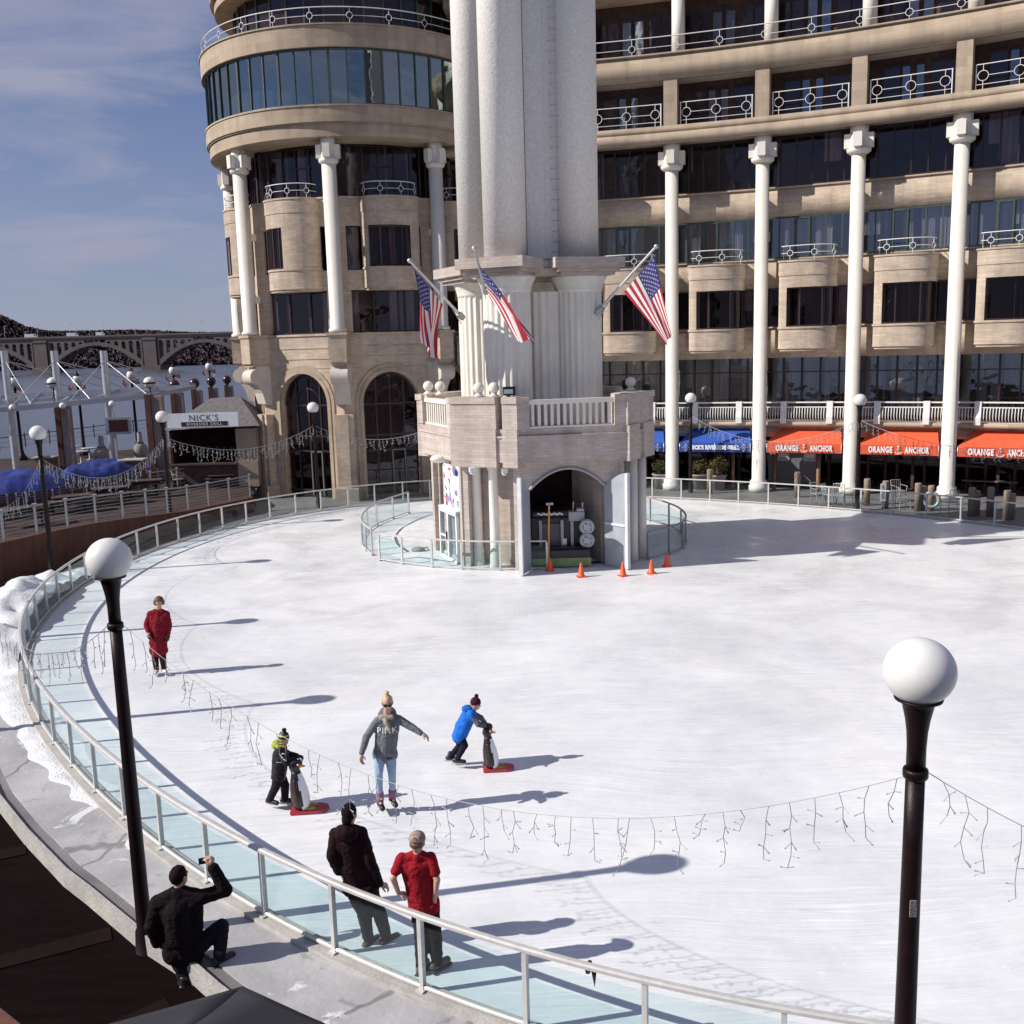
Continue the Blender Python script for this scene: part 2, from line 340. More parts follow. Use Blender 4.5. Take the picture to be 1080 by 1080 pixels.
# skate cuts: long thin pale lines in several directions, bent by a slow distortion
wob = N.new('ShaderNodeTexNoise'); wob.inputs['Scale'].default_value = .16; wob.inputs['Detail'].default_value = 1; L.new(geo.outputs['Position'], wob.inputs['Vector'])
wm = N.new('ShaderNodeVectorMath'); wm.operation = 'MULTIPLY_ADD'; wm.inputs[1].default_value = (2.2, 2.2, 0); L.new(wob.outputs['Color'], wm.inputs[0]); L.new(geo.outputs['Position'], wm.inputs[2])
cuts = None
for sc_, st, ro in ((1.0, (.35, 22, 1), .25), (1.0, (.45, 30, 1), -.5), (1.0, (.6, 34, 1), 1.1), (1.0, (.5, 26, 1), 2.2), (1., (.7, 44, 1), .05), (1., (.4, 36, 1), -.95)):
    s_ = ramp(tex(sc_, st, ro, 3, .15, .5, wm.outputs[0]), .585, (0, 0, 0), .65, (1, 1, 1))
    cuts = s_ if cuts is None else mix(cuts, s_, 'LIGHTEN')
patch = ramp(tex(.45, dist=1.), .40, (.06, .06, .06), .66, (.62, .62, .62))
white = N.new('ShaderNodeRGB'); white.outputs[0].default_value = (.93, .93, .935, 1)
c = mix(c, white.outputs[0], 'MIX', mix(cuts, patch))
# scuffed, snowy crumbs
dark_sc = ramp(tex(1.1, (.5, 8, 1), .6, 8, .5, .8, wm.outputs[0]), .32, (.84, .85, .88), .47, (1, 1, 1)); c = mix(c, dark_sc)
crumb = ramp(tex(7., detail=4, rough=.8), .62, (0, 0, 0), .72, (.7, .7, .7)); c = mix(c, white.outputs[0], 'MIX', crumb)
L.new(c, b.inputs['Base Color'])
rg = ramp(tex(.35, dist=.8), .36, (.16, .16, .16), .60, (.55, .55, .55)); L.new(rg, b.inputs['Roughness']); b.inputs['Specular IOR Level'].default_value = .28
bp = N.new('ShaderNodeBump'); bp.inputs['Strength'].default_value = .18; bp.inputs['Distance'].default_value = .02; L.new(mix(cuts, fine), bp.inputs['Height']); L.new(bp.outputs[0], b.inputs['Normal'])
MATS['ice'] = ice
mb = MB(); mb.prism(rink_loop(-.05), -.06, 0.0); structure('ice_rink', mb, ice)
# stone kerb that carries the fence
mb = MB(); n = 240; a_, b_ = rink_loop(-.05), rink_loop(.20)
vs = [];
for p, q in zip(a_, b_): vs += [(p.x, p.y, -.06), (q.x, q.y, -.06), (q.x, q.y, .035), (p.x, p.y, .035)]
mb.add(vs, [(i*4+j, i*4+(j+1) % 4, ((i+1) % n)*4+(j+1) % 4, ((i+1) % n)*4+j) for i in range(n) for j in range(4)]); structure('rink_kerb', mb, pbr('kerb_stone', (.44, .42, .40), .7, 0, .15, 3, .2, 25))
# deck: pale wet concrete, cracked, with melt stains
deck = pbr('pale_deck_concrete', (.30, .295, .31), .55, 0, .2, .55, .15, 14, col2=(.50, .49, .50))
nt = deck.node_tree; N = nt.nodes; L = nt.links; b = N['Principled BSDF']; geo = [q for q in N if q.type == 'NEW_GEOMETRY'][0]; old = b.inputs['Base Color'].links[0].from_socket
st = ramp(tex(1.1, detail=8, dist=1.2, rough=.7), .60, (1, 1, 1), .70, (.50, .47, .46))
vo = N.new('ShaderNodeTexVoronoi'); vo.feature = 'DISTANCE_TO_EDGE'; vo.inputs['Scale'].default_value = .28; mpv = N.new('ShaderNodeVectorMath'); mpv.operation = 'MULTIPLY_ADD'; nw = N.new('ShaderNodeTexNoise'); nw.inputs['Scale'].default_value = 1.2; L.new(geo.outputs['Position'], nw.inputs['Vector']); mpv.inputs[1].default_value = (.9, .9, 0); L.new(nw.outputs['Color'], mpv.inputs[0]); L.new(geo.outputs['Position'], mpv.inputs[2]); L.new(mpv.outputs[0], vo.inputs['Vector'])
ck = ramp(vo.outputs['Distance'], .004, (.55, .52, .52), .012, (1, 1, 1))
smk = ramp(tex(.9, detail=9, dist=.8, rough=.75), .585, (0, 0, 0), .63, (.85, .85, .85)); sw = N.new('ShaderNodeRGB'); sw.outputs[0].default_value = (.76, .77, .80, 1)
L.new(mix(mix(mix(old, st), ck), sw.outputs[0], 'MIX', smk), b.inputs['Base Color'])
LEDGE = [(-3.0, 9.58), (-3.36, 9.91), (-3.7, 10.26), (-4.56, 10.96), (-5.66, 12.03), (-6.16, 12.49), (-7.26, 13.69), (-8.23, 14.84), (-9.6, 16.8), (-11.2, 19.5), (-13.0, 23.0), (-14.8, 26.5), (-17.5, 29.3)]
LEDGE0 = [(26, -1.5), (14, 1.0), (8.0, 2.6), (4.0, 4.6), (1.0, 6.45), (-1.0, 7.95), (-2.2, 8.9)]
poly = LEDGE0 + LEDGE + [(-40, 29.3), (-40, 59), (-27, 66.5), (-13, 75), (30, 77), (60, 78), (60, -1.5)]
mb = MB(); mb.prism(poly, -.40, -.05); structure('plaza_paving', mb, pbr('plaza_paving', (.19, .175, .18), .6, 0, .25, .8, .2, 20))
# pale deck ring sheet lying on the paving, round the near and left side of the rink
inner = [rink_pt(a, .21) for a in [R_(t) for t in range(150, 335, 5)]]
outer = [Vector((p[0], p[1], 0)) for p in ([(-15.6, 31.2), (-14.6, 27.4)] + [(x+.14, y+.14) for x, y in LEDGE[::-1][2:]] + [(x+.1, y+.16) for x, y in LEDGE0[::-1]])]
mb = MB(); mb.prism([(p.x, p.y) for p in inner] + [(p.x, p.y) for p in outer[::-1]], -.048, -.02); structure('concrete_deck', mb, deck)
mb = MB(); full = [Vector((*p, 0)) for p in LEDGE0 + LEDGE]; vs = []
for i, p in enumerate(full):
    d = (full[min(i+1, len(full)-1)]-full[max(i-1, 0)]).normalized(); nn = Vector((-d.y, d.x, 0))*.05
    for q, z in ((p, -.46), (p+nn, -.46), (p+nn, .012), (p-nn*.25, .012), (p-nn*.25, -.012), (p, -.012)): vs.append((q.x, q.y, z))
mb.add(vs, [(i*6+j, i*6+(j+1) % 6, (i+1)*6+(j+1) % 6, (i+1)*6+j) for i in range(len(full)-1) for j in range(6)])
structure('deck_edge_step', mb, CONC)
lower = pbr('shade_toned_terrace_boards', (.006, .0025, .0027), .9, 0, .35, 1.5, .3, 14, spec=.05, stretch=(1, 6, 1))  # shade of the building behind is put into this near-black board colour
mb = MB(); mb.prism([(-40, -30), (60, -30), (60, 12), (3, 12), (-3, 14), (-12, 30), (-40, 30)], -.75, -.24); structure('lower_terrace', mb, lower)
mb = MB()
for k, (p, q) in enumerate([((-9.5, 9.2), (-5.1, 11.3)), ((-8.2, 6.2), (-3.9, 9.9)), ((-9.5, 12.4), (-7.2, 13.5))]): mb.beam((*p, -.232), (*q, -.232), .30, .012)
structure('terrace_paving_bands', mb, pbr('terrace_band', (.013, .007, .007), .9, 0, .2, 3, spec=.05))
mb = MB(); mb.prism([(-16.2, 29.6), (-13.9, 27.0), (-13.75, 33.0), (-12.6, 37.3), (-12.5, 39.6), (-14.6, 34.3)], -.045, -.016); structure('brown_paving', mb, pbr('wet_brown_paving', (.085, .050, .043), .45, 0, .3, 1.5, .2, 25))
# river, far banks, land below
wat = pbr('river_water', (.075, .080, .105), .18, 0, .15, .02, .5, 1.1, stretch=(.35, 1.2, 1)); wat.node_tree.nodes['Principled BSDF'].inputs['Specular IOR Level'].default_value = .42
[q for q in wat.node_tree.nodes if q.type == 'BUMP'][0].inputs['Distance'].default_value = .35
mb = MB(); mb.prism([(-4000, -3000), (4000, -3000), (4000, 5200), (-4000, 5200)], -3.4, -3.0); structure('river', mb, wat)
mb = MB(); mb.prism([(-40, 29.2), (-9, 29.2), (30, 78), (-13, 76), (-27, 67.5), (-40, 60)], -3.6, -.5); mb.prism([(-39.8, -30.2), (60.2, -30.2), (60.2, 79.8), (-30, 68), (-39.8, 60)], -3.6, -.78); structure('quay', mb, pbr('quay_stone', (.16, .14, .13), .8))
# wooded hills beyond the river: a terrain body and the bare woods growing on it
def hill_h(x): # x in photo px at distance 950
    pts = [(-400, 66), (-200, 60), (-40, 56), (0, 52), (22, 47), (42, 37), (62, 33), (110, 32), (160, 31.5), (215, 27), (250, 26), (330, 25), (460, 23), (800, 18), (1500, 14)]
    for (a, ha), (c, hc) in zip(pts, pts[1:]):
        if a <= x <= c: return ha+(hc-ha)*(x-a)/(c-a)
    return 14
hillm = pbr('hazed_winter_hillside', (.076, .058, .069), .9, 0, .3, .03)  # winter brown, raised to carry the distance haze in the colour
mb = MB(); nx, ny = 120, 10; vs = []
for j in range(ny+1):
    for i in range(nx+1):
        px_ = -420+1900*i/nx; D = 905+j*36; x = (px_-540)/1050*D; t = j/ny
        z = -4 + (hill_h(px_)*D/950*.80*(1+.10*max(0, min(1, (75-px_)/60)))+4)*math.sin(min(1, t*1.8)*PI/2)**1.2 + 1.5*noise.noise(Vector((x*.02, D*.02, 0)))
        vs.append((x, D, z))
mb.add(vs, [(j*(nx+1)+i, j*(nx+1)+i+1, (j+1)*(nx+1)+i+1, (j+1)*(nx+1)+i) for j in range(ny) for i in range(nx)], 0, True); structure('hills', mb, hillm)
woods = MB(); woods2 = MB(); rnd = random.Random(3)
for k in range(14000):
    px_ = rnd.uniform(-60, 330); t = rnd.random()**1.1; D = 898+t*330; x = (px_-540)/1050*D
    z = -4 + (hill_h(px_)*D/950*.80*(1+.10*max(0, min(1, (75-px_)/60)))+4)*math.sin(min(1, t*11/12*1.8)*PI/2)**1.2
    hh = rnd.uniform(3, 5.5); wd = rnd.uniform(2.5, 5.5); q = woods if rnd.random() < .62 else woods2
    for r in range(3):
        a = rnd.uniform(0, PI); cx, cy = wd*math.cos(a)*.6, wd*math.sin(a)*.6; jx = [rnd.uniform(.6, 1.2) for _ in range(6)]
        q.add([(x-cx*.35, D-cy*.35, z), (x+cx*.35, D+cy*.35, z), (x+cx*jx[0], D+cy*jx[0], z+hh*.55*jx[1]), (x+cx*.45*jx[2], D+cy*.4, z+hh*jx[3]), (x-cx*.4*jx[4], D-cy*.4, z+hh*.95*jx[5]), (x-cx*jx[5], D-cy*jx[5], z+hh*.5*jx[2])], [(0, 1, 2, 3, 4, 5)])
wt = thing('far_woods', 'bare brown winter woods covering the hills beyond the river', 'woods', (-400, 950, 0)); wt['kind'] = 'stuff'
for nm_, cc in (('hazed_twigs', (.074, .056, .068)), ('hazed_twigs_grey', (.080, .061, .073))):  # twig colours lightened with far haze mixed in
    q = pbr(nm_, cc, .95, 0, .15, .1, spec=.05); cx3 = q.node_tree.nodes.new('ShaderNodeCombineXYZ'); cx3.inputs[0].default_value = -.45; cx3.inputs[1].default_value = -.5; cx3.inputs[2].default_value = .74; q.node_tree.links.new(cx3.outputs[0], q.node_tree.nodes['Principled BSDF'].inputs['Normal'])
tag(woods.build('bare_trees', MATS['hazed_twigs'], wt), kind='stuff'); tag(woods2.build('dark_trees', MATS['hazed_twigs_grey'], wt), kind='stuff')
# snow heaped along the left of the fence
sn = pbr('old_snow', (.76, .765, .79), .8, 0, .14, 2.2, .7, 26)
mb = MB(); na, nd = 150, 22; vs = []
for i in range(na+1):
    a = R_(152+86*i/na); t = i/na
    wid = 1.8*math.exp(-((t-.27)/.18)**2) + .9*(1-t)*(1+.8*noise.noise(Vector((t*26, 1, 1)))) + .22*(1+noise.noise(Vector((t*40, 4, 1)))); top = .72*math.exp(-((t-.27)/.15)**2) + .05
    for j in range(nd+1):
        s = j/nd; d = .20 + wid*s*(1+.35*noise.noise(Vector((t*18, s*2, 3)))); p = rink_pt(a, d)
        prof = (math.sin(PI*min(1, s*1.0+.18))**.8 if s < .95 else 0)*(1-s)**.35
        h = top*prof*(1+.55*noise.noise(Vector((p.x*1.6, p.y*1.6, 0)))+.14*noise.noise(Vector((p.x*4, p.y*4, 2)))+.07*noise.noise(Vector((p.x*10, p.y*10, 2))))
        h *= min(1, max(0, 1.15-2.2*max(0, noise.noise(Vector((p.x*1.1, p.y*1.1, 9)))))) if t > .42 else 1; h = max(h, 0)*(1-max(0, (t-.86)/.14))
        vs.append((p.x, p.y, -.03 + max(h, 0)))
mb.add(vs, [(i*(nd+1)+j, i*(nd+1)+j+1, (i+1)*(nd+1)+j+1, (i+1)*(nd+1)+j) for i in range(na) for j in range(nd)], 0, True)
tag(mb.build('snow_bank', sn), 'rough heap of shovelled snow against the outside of the glass rink fence', 'snow', kind='stuff')
# slushy snow ring round the foot of the tower
mb = MB(); vs = []; na, nd = 120, 10
for i in range(na+1):
    a = 2*PI*i/na
    for j in range(nd+1):
        s = j/nd; p = Vector((.35+(5.35-3.2*s)*math.sin(a), 35.4-(5.35-3.2*s)*math.cos(a)))
        h = .05*math.sin(PI*s)**.5*(1+.9*noise.noise(Vector((p.x*1.4, p.y*1.4, 4)))) if 0 < s < 1 else -.01
        vs.append((p.x, p.y, .004+h))
mb.add(vs, [(i*(nd+1)+j, i*(nd+1)+j+1, (i+1)*(nd+1)+j+1, (i+1)*(nd+1)+j) for i in range(na) for j in range(nd)], 0, True); tag(mb.build('trodden_snow', sn), 'trodden snow lying inside the small fence round the tower foot', 'snow', kind='stuff')
# ================================================================== rink fence
def fence_run(root, pts, hgt, closed, pane_drop=.10, rail=.032, post=(.055, .035), dark=False):
    n = len(pts); k = n if closed else n-1; mt = ALU_SHADE if dark else ALU
    for i, p in enumerate(pts):
        q = pts[(i+1) % n] if (closed or i < n-1) else p; o = pts[i-1] if (closed or i > 0) else p
        d = (q-o).normalized(); rz = math.atan2(d.y, d.x)
        b = MB(); b.box((p.x, p.y, p.z+hgt/2-.01), (post[0], post[1], hgt), rz); b.box((p.x, p.y, p.z+.012), (post[0]*1.9, post[1]*2.4, .024), rz); b.build('post', mt, root)
    for i in range(k):
        p, q = pts[i], pts[(i+1) % n]; d = (q-p); l = d.length; d.normalize(); mid = (p+q)/2; rz = math.atan2(d.y, d.x)
        b = MB(); b.box((mid.x, mid.y, p.z+.05+(hgt-.05-pane_drop)/2), (l-post[0]-.012, .010, hgt-.05-pane_drop), rz); b.build('pane', PANE, root)
def smooth_rail(root, fn, n, z, w, h, closed, name='top_rail', mt=None):
    mb = MB(); vs = []; C_ = [fn(i/n if closed else i/(n-1)) for i in range(n)]
    for i, p in enumerate(C_):
        q = C_[(i+1) % n] if (closed or i < n-1) else p; o = C_[i-1] if (closed or i > 0) else p
        d = (q-o).normalized(); nn = Vector((-d.y, d.x, 0))*w/2
        for s, zz in ((-1, z), (1, z), (1, z+h*.7), (.5, z+h), (-.5, z+h), (-1, z+h*.7)): vs.append((p.x+nn.x*s, p.y+nn.y*s, p.z+zz))
    kk = n if closed else n-1
    mb.add(vs, [(i*6+j, i*6+(j+1) % 6, ((i+1) % n)*6+(j+1) % 6, ((i+1) % n)*6+j) for i in range(kk) for j in range(6)])
    if not closed: mb.add(vs, [(5, 4, 3, 2, 1, 0), tuple((n-1)*6+j for j in range(6))]);
    return mb.build(name, mt or ALU, root)
NP = 88
dense = [rink_pt(2*PI*i/2000, .07) for i in range(2000)]; acc = [0]
for i in range(2000): acc.append(acc[-1]+(dense[(i+1) % 2000]-dense[i]).length)
per = acc[-1]; best = min(range(2000), key=lambda i: (dense[i]-Vector((.03, 9.11, 0))).length); posts = []
for k in range(NP):
    s = (acc[best]+per*k/NP) % per; i = max(j for j in range(0, 2000) if acc[j] <= s); posts.append(dense[i]+Vector((0, 0, .03)))
rf = thing('rink_fence', 'long low fence of glass panes and grey metal posts around the whole ice rink', 'fence', (.03, 9.11, .03))
fence_run(rf, posts, .85, True, post=(.05, .06))
smooth_rail(rf, lambda t: rink_pt(2*PI*t, .07, .03), 320, .85, .085, .045, True)
smooth_rail(rf, lambda t: rink_pt(2*PI*t, .07, .03), 320, .03, .05, .035, True, 'bottom_rail')
# black tie left on the rail near the boys' end
p = at(621, 1018, 8.77); b = MB(); b.ring(p+Vector((0, 0, -.02)), Vector((.5, .86, 0)), Vector((0, 0, 1)), .055, .014, 10); b.extr([p+Vector((.02, -.05, -.04)), p+Vector((.07, -.06, -.03)), p+Vector((.05, -.06, -.20))], (.0, .01, .0)); tag(b.build('rail_tie', BLACK), 'black cable tie with a loose tail knotted round the fence rail near the front', 'tie')
# small glass fences round the tower foot
def curve_pts(P, sp):
    P = [Vector((x, y, .02)) for x, y in P]; out = []
    def cat(t):
        i = min(int(t), len(P)-2); u = t-i; p0, p1, p2, p3 = P[max(i-1, 0)], P[i], P[i+1], P[min(i+2, len(P)-1)]
        return .5*((2*p1)+(-p0+p2)*u+(2*p0-5*p1+4*p2-p3)*u*u+(-p0+3*p1-3*p2+p3)*u**3)
    L_ = sum((P[i+1]-P[i]).length for i in range(len(P)-1)); n = max(2, round(L_/sp)+1); T = len(P)-1
    return [cat(T*i/(n-1)) for i in range(n)], cat, T
for lab, P, dk in [('curved glass fence section with orange cones behind it, left of the garage doorway', [(-4.35, 31.75), (-3.55, 31.15), (-2.55, 30.55), (-1.6, 30.15), (-.4, 29.85), (1.03, 29.75)], False),
                   ('curved glass fence section on the left side of the tower beside the white doors', [(-4.7, 32.6), (-5.25, 34.2), (-5.45, 36.2), (-5.2, 38.6), (-4.3, 41.0)], False),
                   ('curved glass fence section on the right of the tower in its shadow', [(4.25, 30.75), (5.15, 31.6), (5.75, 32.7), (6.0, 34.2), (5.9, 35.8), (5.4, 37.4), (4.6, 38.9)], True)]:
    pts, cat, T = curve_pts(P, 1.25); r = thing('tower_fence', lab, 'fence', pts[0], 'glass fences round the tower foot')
    fence_run(r, pts, .86, False, post=(.06, .05), dark=dk); smooth_rail(r, lambda t: cat(T*t), 30, .86, .07, .045, False, mt=ALU_SHADE if dk else ALU); smooth_rail(r, lambda t: cat(T*t), 30, .03, .05, .03, False, 'bottom_rail', mt=ALU_SHADE if dk else ALU)
# ================================================================== the long curved building
FC = (-6.9, -1.85)
def arcp(r, t, z=0.): return Vector((FC[0]+r*math.sin(R_(t)), FC[1]+r*math.cos(R_(t)), z))
def fr(t): # frame of the facade: outward (to the rink) and along (to the right)
    return Vector((-math.sin(R_(t)), -math.cos(R_(t)), 0)), Vector((math.cos(R_(t)), -math.sin(R_(t)), 0))
TH = lambda i: 16.75+4.5*i
T0, T1 = TH(-2.6), TH(5.6); FR = 50.7
cb = thing('curved_building', 'long curved tan stone building with tall white columns, bow windows and balconies behind the rink', 'building', arcp(51, TH(1)))
def seg(a, b): return max(2, int(abs(b-a)/1.5))
def arcpart(name, mt, *rows):
    b = MB()
    for r0, r1, t0, t1, z0, z1 in rows: b.arc(FC, r0, r1, t0, t1, z0, z1, seg(t0, t1))
    return b.build(name, mt, cb)
# spandrels with a projecting sill course each
for z0, z1 in ((5.92, 7.22), (8.98, 10.17), (12.02, 13.22)):
    w_ = arcpart('spandrel_wall', BRICK, (FR, FR+.35, T0, T1, z0, z1)); b = MB(); b.arc(FC, FR-.06, FR+.3, T0, T1, z1+.002, z1+.075, 24); b.build('sill', STONE, w_)
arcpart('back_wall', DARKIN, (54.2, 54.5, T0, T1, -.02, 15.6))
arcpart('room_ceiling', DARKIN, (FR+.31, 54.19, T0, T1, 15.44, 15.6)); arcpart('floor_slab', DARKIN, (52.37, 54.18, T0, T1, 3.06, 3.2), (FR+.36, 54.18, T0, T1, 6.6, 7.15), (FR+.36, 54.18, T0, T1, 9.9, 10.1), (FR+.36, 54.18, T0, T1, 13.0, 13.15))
arcpart('balcony_fascia', STONE, (49.42, 49.75, T0, T1, 15.34, 15.77)); arcpart('balcony_floor', STONE, (49.47, 52.6, T0, T1, 15.773, 16.06)); arcpart('soffit', pbr('grey_soffit', (.36, .325, .29), .8), (49.755, FR+.3, T0, T1, 15.42, 15.77))
for i in range(-2, 6): # piers between the balconies
    t = TH(i); w_ = .34; b = MB(); b.arc(FC, 49.5, 50.1, t-w_, t+w_, 16.064, 18.0, 2); b.arc(FC, 50.103, 51.0, t-.16, t+.16, 16.064, 18.0, 2); b.build('balcony_pier', STONE, cb)
arcpart('roof_terrace_fascia', STONE, (49.45, 49.85, T0, T1, 18.003, 18.98)); arcpart('roof_terrace_floor', STONE, (49.853, 54.5, T0, T1, 18.35, 18.75)); arcpart('balcony_ceiling', MATS['grey_soffit'], (49.853, 54.0, T0, T1, 18.08, 18.33))
b = MB(); b.arc(FC, 49.38, 49.78, T0, T1, 18.982, 19.06, 24); b.build('coping', STONE, cb)
arcpart('roof_cornice', STONE, (50.2, 54.6, T0, T1, 21.85, 22.7)); arcpart('top_wall', DARKIN, (54.2, 54.5, T0, T1, 16.1, 21.84))
# glazing, one window per row and bay
def glazing(r, t0, t1, z0, z1, n, fm, gm, door=None, curt=0., trans=None, tail=.055):
    b = MB(); 
    for k in range(n+1):
        t = t0+(t1-t0)*k/n; o, a = fr(t); c = arcp(r, t, (z0+z1)/2); b.box(c, (tail, .10, z1-z0-.004), -R_(t))
    for z in (z0+.03, z1-.03): b.arc(FC, r-.045, r+.045, t0, t1, z-.028, z+.028, 3)
    if trans: b.arc(FC, r-.04, r+.04, t0, t1, trans-.025, trans+.025, 3)
    f = b.build('window', fm, cb)
    g = MB()
    for k in range(n):
        ta, tb = t0+(t1-t0)*k/n, t0+(t1-t0)*(k+1)/n; p, q = arcp(r+.012, ta), arcp(r+.012, tb); g.add([(p.x, p.y, z0+.03), (q.x, q.y, z0+.03), (q.x, q.y, z1-.03), (p.x, p.y, z1-.03)], [(0, 1, 2, 3)])
    g.build('pane', gm, f)
    if curt:
        cu = MB(); k = 0
        while k < 14:
            if random.random() < curt:
                ta = t0+(t1-t0)*(random.random()*.92); wd = (t1-t0)*random.choice((.03, .06, .10, .18)); zz0 = z0+(0 if random.random() < .75 else (z1-z0)*.45)
                pts = []; nn = 10
                for j in range(nn+1): p = arcp(r+.35+.04*math.sin(j*2.4), ta+wd*j/nn); pts.append(p)
                cu.add([(p.x, p.y, zz0) for p in pts]+[(p.x, p.y, z1) for p in pts], [(j, j+1, nn+2+j, nn+1+j) for j in range(nn)], 0, True)
            k += 1
        if cu.f: cu.build('curtain', CURT, f)
    if door:
        d = MB()
        for k in door:
            ta, tb = t0+(t1-t0)*(k+.08)/n, t0+(t1-t0)*(k+.92)/n
            for tt in (ta, tb): d.box(arcp(r-.06, tt, (z0+z1)/2), (.07, .07, z1-z0-.12), -R_(tt))
            d.arc(FC, r-.095, r-.025, ta, tb, z1-.12, z1-.05, 2)
        d.build('opening_sash', GFRAME, f)
    return f
for i in range(-2, 5):
    a, c = TH(i), TH(i+1)
    glazing(FR+.02, a, c, 13.30, 15.395, 6, FRAME, WGLASS, None, .12)
    glazing(FR+.02, a, c, 10.25, 12.015, 6, GFRAME, W2GLASS, (2,), .45)
    glazing(FR+.02, a, c, 7.30, 8.975, 5, FRAME, W3GLASS, None, .30)
    glazing(52.02, a, c, 3.22, 6.2, 5, FRAME, GGLASS, None, .95, 5.25, .085)
    # recessed balcony wall: dark timber with glazed doors
    b = MB(); b.arc(FC, 51.0, 51.15, a+.2, c-.2, 16.065, 18.07, 4); wl = b.build('balcony_wall', DWOOD, cb)
    for u, wd, pale in ((.17, .15, 0), (.37, .07, 1), (.52, .07, 1), (.68, .13, 0), (.83, .09, 0)):
        ta = a+.2+(c-a-.4)*u; tb = ta+(c-a)*wd; d = MB(); d.arc(FC, 50.945, 50.998, ta-.05, tb+.05, 16.06, 17.8, 2); dn = d.build('french_door', FRAME, wl)
        d = MB(); p2, q2 = arcp(50.935, ta), arcp(50.935, tb); d.add([(p2.x, p2.y, 16.25), (q2.x, q2.y, 16.25), (q2.x, q2.y, 17.65), (p2.x, p2.y, 17.65)], [(0, 1, 2, 3)])
        o = d.build('door_glass', glass('door_glass_pale', (.25, .28, .34), .22, .03, (.75, .82, .95)) if pale else WGLASS, wl)
    b = MB(); b.arc(FC, 51.8, 52.0, a, c, 18.753, 21.84, 4); wl = b.build('penthouse_wall', DWOOD, cb)
    for u, wd, pale in ((.10, .11, 0), (.24, .11, 0), (.40, .09, 1), (.54, .09, 1), (.70, .12, 0), (.85, .10, 0)):
        ta = a+(c-a)*u; tb = ta+(c-a)*wd; d = MB(); d.arc(FC, 51.74, 51.798, ta-.05, tb+.05, 18.8, 21.3, 2); d.build('french_door', FRAME, wl)
        d = MB(); p, q = arcp(51.725, ta), arcp(51.725, tb); d.add([(p.x, p.y, 18.95), (q.x, q.y, 18.95), (q.x, q.y, 21.1), (p.x, p.y, 21.1)], [(0, 1, 2, 3)]); d.build('door_glass', MATS['door_glass_pale'] if pale else WGLASS, wl)
# railings with rings
def ring_rail(b, fn, n, z, hgt, rings, mid=.5, r=.022, low=None):
    "top rail, a middle rail that stops at open rings, short posts above and below each ring"
    P = [fn(k/n) for k in range(n+1)]; L_ = sum((P[k+1]-P[k]).length for k in range(n)); us = [(k+.5)/rings for k in range(rings)] if isinstance(rings, int) else list(rings); rr = hgt*.20
    Z = lambda u, h: fn(u)+Vector((0, 0, z+h))
    b.tube([p+Vector((0, 0, z+hgt)) for p in P], r*1.2, 6)
    if low: b.tube([p+Vector((0, 0, z+hgt*low)) for p in P], r*.75, 5)
    du = rr/L_; ed = [0.]+[e for u in us for e in (u-du, u+du)]+[1.]
    for u0, u1 in zip(ed[0::2], ed[1::2]):
        if u1 > u0: m_ = max(2, int((u1-u0)*n)); b.tube([Z(u0+(u1-u0)*k/m_, hgt*mid) for k in range(m_+1)], r*.75, 5)
    for u in us:
        p = fn(u); d = (fn(min(1, u+.004))-fn(max(0, u-.004))).normalized()
        b.tube([Z(u, 0), Z(u, hgt*mid-rr)], r*.8, 5); b.tube([Z(u, hgt*mid+rr), Z(u, hgt)], r*.8, 5); b.ring(p+Vector((0, 0, z+hgt*mid)), d, Vector((0, 0, 1)), rr, r*.85, 14)
for i in range(-2, 5):
    a, c = TH(i)+.46, TH(i+1)-.46; b = MB(); ring_rail(b, lambda u: arcp(49.65, a+(c-a)*u), 16, 16.06, .95, (.09, .5, .91), .56, .017, .22)
    for t in (a+.03, c-.03): p = arcp(49.65, t); b.tube([p+Vector((0, 0, 16.06)), p+Vector((0, 0, 17.0))], .026, 5)
    b.build('balcony_railing', RAILW, cb)
b = MB(); ring_rail(b, lambda u: arcp(49.58, T0+(T1-T0)*u), 120, 19.06, .70, 17, .42, .017); b.build('roof_railing', RAILW, cb)
for i in range(-2, 6): p = arcp(50.5, TH(i)+.25); b = MB(); b.lathe([(.29, 18.755), (.29, 21.84)], (p.x, p.y, 0), 20); b.build('penthouse_column', CREAM, cb)
